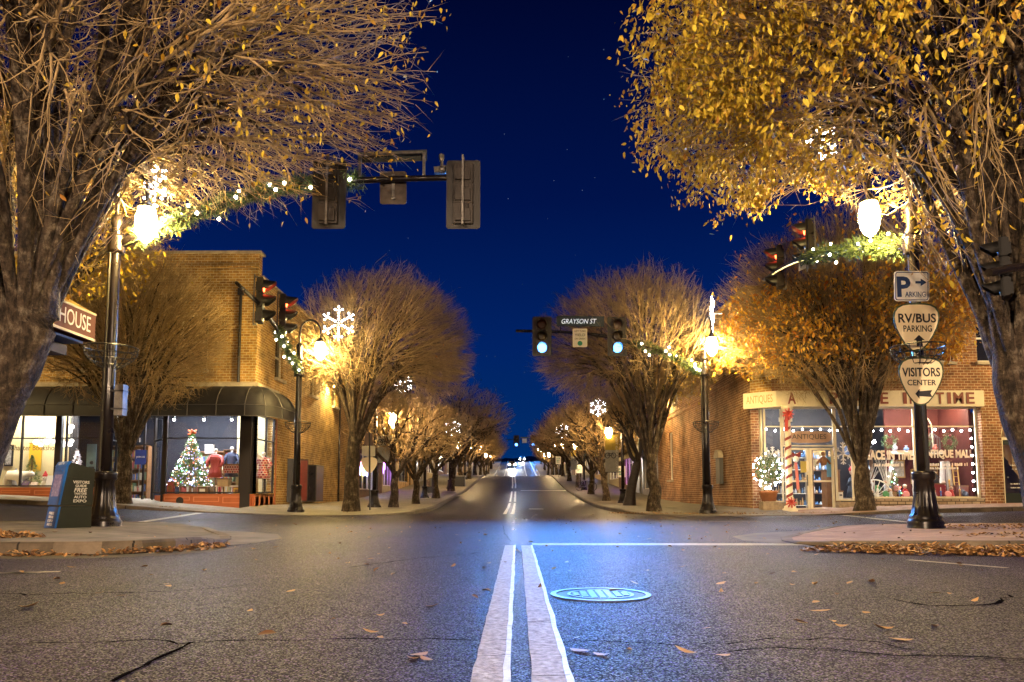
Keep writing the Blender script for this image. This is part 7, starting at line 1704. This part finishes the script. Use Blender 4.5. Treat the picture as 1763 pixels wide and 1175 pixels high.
# ================================================================ SHOPS DOWN THE STREET
AWN = lambda n, c: mat('awning_' + n, c, .65, var=.25, vscale=2)
def shop(side, y0, y1, h, wm, awn, lit, label, seed=0, trim=M_STONE, neon=None):
    g = np.random.default_rng(seed); X = -9.72 if side < 0 else 8.77; n_ = Vector((-side, 0, 0)); zb = rz((y0 + y1) / 2) - .2; L = y1 - y0 - .06
    z0 = zb
    root = empty('shop_building', (X + side * 4, (y0 + y1) / 2, zb), label, 'building', 'shops lining the far street')
    u = Vector((0, 1, 0)); o = Vector((X, y0, zb))
    gh = (.35, .75, L * .62, 3.0); dh = (L * .68, .25, L * .68 + 1.1, 2.75); nw = max(1, int(L // 2.6))
    up = [(L * (k + .5) / nw - .45, 4.7, L * (k + .5) / nw + .45, min(h - .9, 6.5)) for k in range(nw)] if h > 6.3 else []
    wall(o, u, n_, L, h, [gh, dh] + up, .3).build('wall', wm, root)
    P = lambda a, b, q=0: o + u * a + Vector((0, 0, b)) - n_ * q
    def fr(hh, fm, nm, gm, muls):
        a, c, b, d = hh; m = MB()
        def fb(x0, v0, x1, v1): m.obox((P(x0, v0, .1) + P(x1, v1, .2)) / 2, u * (x1 - x0) / 2, n_ * .05, Vector((0, 0, (v1 - v0) / 2)))
        fb(a, c, a + .07, d); fb(b - .07, c, b, d); fb(a + .07, c, b - .07, c + .07); fb(a + .07, d - .07, b - .07, d)
        for k in range(1, muls): x = a + (b - a) * k / muls; fb(x - .03, c + .07, x + .03, d - .07)
        f = m.build(nm, fm, root); MB().obox(P((a + b) / 2, (c + d) / 2, .15), u * ((b - a) / 2 - .02), n_ * .003, Vector((0, 0, (d - c) / 2 - .02))).build('pane', gm, f); return f
    fm = [M_BRONZE, M_CREAM, M_WHITE][seed % 3]
    fr(gh, fm, 'window', M_GLASS if lit else M_DARKWIN, 3); fr(dh, fm, 'door', M_GLASS if lit else M_DARKWIN, 1)
    for q in up: sash(root, o, u, n_, *q, fm=M_CREAM, fw=.07)
    if awn is not None:
        A = [P(.15, 3.75, -.01), P(.15, 3.05, -1.35), P(.15, 2.80, -1.35), P(.15, 2.80, -1.32), P(.15, 3.0, -1.30), P(.15, 3.68, -.01)]
        MB().prism(A, u * (L - .3)).build('awning', awn, root)
    m = MB(); m.obox(P(L / 2, h - .12, -.09), u * (L / 2 + .0), n_ * .085, Vector((0, 0, .12))); m.obox(P(L / 2, 4.05, -.04), u * (L / 2 - .02), n_ * .035, Vector((0, 0, .16))); m.build('cornice', trim, root)
    a, b = P(0, h - .5, .3), P(L, h - .42, 9)
    MB().box(a, b).build('roof', M_CANVAS, root)
    a, b = P(.1, .05, .32), P(L - .1, .12, 5); MB().box(a, b).build('floor', M_WOOD, root); a, b = P(.1, .1, 4.9), P(L - .1, 3.9, 5); MB().box(a, b).build('room_wall', [M_CREAMW, M_ROOM, M_MAROON][seed % 3], root)
    if lit:
        a, b = P(L * .15, 3.3, 1.4), P(L * .6, 3.35, 1.5); MB().box(a, b).build('shop_light', lit, root)
    if neon:
        for k, c in enumerate(neon): MB().obox(P(.5 + .55 * k, 1.9 + .3 * (k % 2), .05), u * .20, n_ * .02, Vector((0, 0, .26))).build('neon_sign', emat('neon_%d_%d' % (seed, k), c, 7), root)
    return root
BLU_L = emat('blue_shop_light', (.25, .35, 1.0), 90); PUR_L = emat('violet_shop_light', (.55, .2, 1.0), 90); DIM_L = emat('dim_shop_light', (1, .8, .5), 50)
BR_DK = brick('dark_brick', (.17, .075, .05), (.11, .05, .035), (.22, .18, .14), .23, .085, .4, .011)
M_STUC = mat('cream_stucco', (.45, .38, .25), .8, .3, var=.25, vscale=2); M_GREYW = mat('grey_stucco', (.30, .29, .28), .8, .3, var=.25, vscale=2); M_SILV = mat('silver_panels', (.30, .30, .33), .35, .5, .4, var=.3, vscale=3)
shop(-1, 45.1, 53, 5.6, BR_DK, AWN('blue', (.03, .05, .30)), BLU_L, 'low brick shop with blue awning and glowing coloured window signs', 1, neon=[(.25, .3, 1), (1, .25, .7), (.9, .9, .25), (.2, .9, .6), (.4, .4, 1)])
shop(-1, 53, 60, 6.8, M_STUC, AWN('dark', (.05, .05, .06)), PUR_L, 'cream shop with dark awning and violet lights left of the street', 2, neon=[(.55, .2, 1), (.55, .2, 1)])
shop(-1, 60, 69, 7.4, BR_TAN, AWN('white', (.55, .55, .52)), None, 'orange-brown brick building with white awning on the left side', 3)
shop(-1, 69, 79, 6.4, M_GREYW, None, None, 'pale grey flat-fronted shop far down the left side', 4)
shop(-1, 79, 90, 7.2, M_STUC, AWN('cream', (.5, .42, .28)), DIM_L, 'cream shop with cream awning far down the left side', 5)
shop(-1, 90, 102, 7.6, BR_DK, AWN('teal', (.04, .14, .18)), BLU_L, 'dark brick shop with teal awning far down the left side', 6)
shop(-1, 102, 118, 6.6, M_GREYW, None, DIM_L, 'grey shop near the top of the first rise on the left', 7)
shop(-1, 118, 140, 7, BR_TAN, AWN('red', (.22, .04, .04)), DIM_L, 'tan brick shop with red awning beyond the first rise, left', 8)
shop(-1, 140, 166, 6.2, M_STUC, None, DIM_L, 'last cream building on the left of the hill road', 9)
shop(1, 46.1, 55, 5.4, M_SILV, AWN('ochre', (.46, .33, .07)), None, 'silver-panelled shop with ochre awning behind the black-barked tree', 2, trim=M_STONE)
shop(1, 55, 64, 6.6, BR_DK, AWN('grey', (.2, .2, .2)), PUR_L, 'dark brick shop with violet window light on the right', 4, neon=[(.6, .45, 1), (.8, .8, 1)])
shop(1, 64, 75, 7.2, M_STUC, AWN('green', (.06, .16, .08)), DIM_L, 'cream shop with green awning on the right side', 5)
shop(1, 75, 88, 6.4, BR_TAN, AWN('cyan', (.05, .25, .30)), BLU_L, 'tan brick shop with blue-green awning far down the right side', 6)
shop(1, 88, 102, 7.2, M_GREYW, None, DIM_L, 'grey shop far down the right side', 7)
shop(1, 102, 120, 6.4, BR_DK, AWN('rust', (.25, .08, .03)), DIM_L, 'dark brick shop with rust awning near the first rise, right', 8)
shop(1, 120, 145, 6.6, M_STUC, None, DIM_L, 'cream building beyond the first rise, right', 9)
shop(1, 145, 175, 6.2, BR_TAN, None, DIM_L, 'last tan brick building on the right of the hill road', 10)

# ---------------------------------------------------------------- small things on the far pavements
def at_ground(px, py, Y, dz=0.0):
    p = W(px, py, Y); p.z = walk_z(p.x, Y) + .03 + dz; return p
p = at_ground(743, 842, 55); root = empty('park_bench', p, 'dark bench on the left pavement between two trees', 'bench')
m = MB()
for k in range(3): m.box((p.x - .22 + k * .15, p.y - .8, p.z + .42), (p.x - .09 + k * .15, p.y + .8, p.z + .46))
m.build('seat', M_WOOD, root); m = MB()
for k in range(3): m.box((p.x - .27, p.y - .8, p.z + .52 + k * .14), (p.x - .24, p.y + .8, p.z + .63 + k * .14))
m.build('backrest', M_WOOD, root)
for s in (-.7, .7): MB().box((p.x - .25, p.y + s - .03, p.z - .05), (p.x + .2, p.y + s + .03, p.z + .42)).build('leg', M_BLACK, root)
p = at_ground(792, 836, 66); root = empty('litter_bin', p, 'black square litter bin with pale rim on the left kerb', 'bin')
MB().box((p.x - .45, p.y - .4, p.z - .05), (p.x + .45, p.y + .4, p.z + .85)).build('body', M_BLACK, root); MB().box((p.x - .5, p.y - .45, p.z + .85), (p.x + .5, p.y + .45, p.z + .95)).build('rim', M_GALV, root)
for (px, Y, z0, w, h, lab) in [(1060, 39.5, 1.35, .42, .60, 'small white parking notice below the larger bicycle banner'), (991, 62, 1.3, .5, .7, 'small white sign on a stake by the far right kerb'), (957, 86, 1.5, .6, .9, 'tiny white sign far down the right pavement')]:
    p = at_ground(px, 0, Y); root = empty('small_sign', p, lab, 'street sign', 'small signs on the right pavement')
    MB().tube([(p.x, p.y + .03, p.z - .1), (p.x, p.y + .03, p.z + z0 + h)], .03, 6).build('stake', M_GALV, root); MB().box((p.x - w / 2, p.y - .01, p.z + z0), (p.x + w / 2, p.y, p.z + z0 + h)).build('plate', M_SIGNW, root)
    for q in (.75, .5, .28): scrawl((p.x, p.y - .014, p.z + z0 + h * q), (1, 0, 0), (0, 0, 1), w * .7, h * .15, MATS['green_disc'], root, int(q * 100))
p = at_ground(662, 0, 36.0); root = empty('meter_stake', p, 'thin dark stake standing at the corner of the left pavement', 'sign post')
MB().tube([(p.x, p.y, p.z - .1), (p.x, p.y, p.z + 1.5)], .03, 8).build('stake', M_BLACK, root); MB().box((p.x - .06, p.y - .05, p.z + 1.42), (p.x + .06, p.y + .05, p.z + 1.56)).build('head', M_BLACK, root)
# bicycle stand glinting on the right
p = at_ground(1002, 0, 58); root = empty('parked_bicycle', p, 'bicycle glinting under lights beside the dark right-hand lamp post', 'bicycle')
for dx in (-.5, .5): MB().tube([(p.x + dx + .33 * math.cos(a), p.y, p.z + .34 + .33 * math.sin(a)) for a in np.linspace(0, 2 * math.pi, 19)], .022, 6).build('wheel', M_BLACK, root)
m = MB()
for a, b in [((-.5, .34), (-.15, .85)), ((-.15, .80), (.38, .80)), ((-.05, .32), (-.17, .9)), ((-.05, .32), (.38, .8)), ((-.5, .34), (-.05, .32)), ((.36, .95), (.5, .34))]: m.tube([(p.x + a[0], p.y, p.z + a[1]), (p.x + b[0], p.y, p.z + b[1])], .022, 6)
m.build('frame', M_SILV, root); MB().box((p.x - .28, p.y - .07, p.z + .9), (p.x - .05, p.y + .07, p.z + .95)).build('saddle', M_BLACK, root); MB().bar((p.x + .36, p.y - .25, p.z + 1), (p.x + .36, p.y + .25, p.z + 1), .03).build('handlebar', M_BLACK, root)

# ---------------------------------------------------------------- approaching car over the crest
def car(px, Y, label, beam):
    p = W(px, 800, Y); x = p.x; z = rz(Y); root = empty('car', (x, Y, z), label, 'car', 'cars far up the hill'); M_CAR = mat('grey_car_paint', (.12, .12, .13), .25, .5, .3, coat=.5)
    prof = [(-.85, .25), (-.9, .55), (-.86, .78), (-.72, .92), (-.60, 1.42), (.60, 1.42), (.72, .92), (.86, .78), (.9, .55), (.85, .25)]
    m = MB(); sec = [(-2.1, .80, .62), (-1.9, .96, .70), (-.9, 1.0, .72), (-.35, 1.0, 1.0), (1.1, 1.0, 1.0), (1.7, 1.0, .85), (2.15, .92, .70)]
    for yy, sx, sz in sec: m.v += [(x + a * sx, Y + yy, z + .0 + (b if b < .6 else .6 + (b - .6) * (sz - .6) / .4 if sz > .6 else .6)) for a, b in prof]
    k = len(prof)
    for i in range(len(sec) - 1):
        for j in range(k): m.f.append((i * k + j, i * k + (j + 1) % k, (i + 1) * k + (j + 1) % k, (i + 1) * k + j))
    m.f.append(tuple(range(k - 1, -1, -1))); m.f.append(tuple((len(sec) - 1) * k + j for j in range(k))); m.build('body', M_CAR, root, True)
    MB().quad((x - .6, Y - .62, z + .95), (x + .6, Y - .62, z + .95), (x + .55, Y - .32, z + 1.36), (x - .55, Y - .32, z + 1.36)).build('windscreen', M_DARKWIN, root)
    for sx in (-.78, .78):
        for sy in (-1.35, 1.3): MB().lathe([(.20, -.1), (.31, -.09), (.31, .09), (.2, .1)], (x + sx, Y + sy, z + .31), 16, axis=(1, 0, 0)).build('wheel', M_BLACK, root)
        MB().lathe([(.17, 0), (.17, .03), (.02, .06)], (x + sx * .78, Y - 2.09, z + .62), 12, axis=(0, -1, 0)).build('headlight', emat('headlight', (1, .93, .78), 160), root)
    l = bpy.data.lights.new('headlight_beam', 'SPOT'); l.energy = beam; l.color = (1, .9, .75); l.spot_size = R(40); l.spot_blend = .8; l.shadow_soft_size = .1
    lo = bpy.data.objects.new('headlight_beam', l); COL.objects.link(lo); lo.location = (x, Y - 2.3, z + .7); lo.rotation_euler = Vector((0, -1, -.12)).to_track_quat('-Z', 'Y').to_euler()
    return root
car(882, 168, 'approaching car with bright headlights on the hill road', 9000)
car(899, 200, 'second tiny car under the far green signals', 3000)
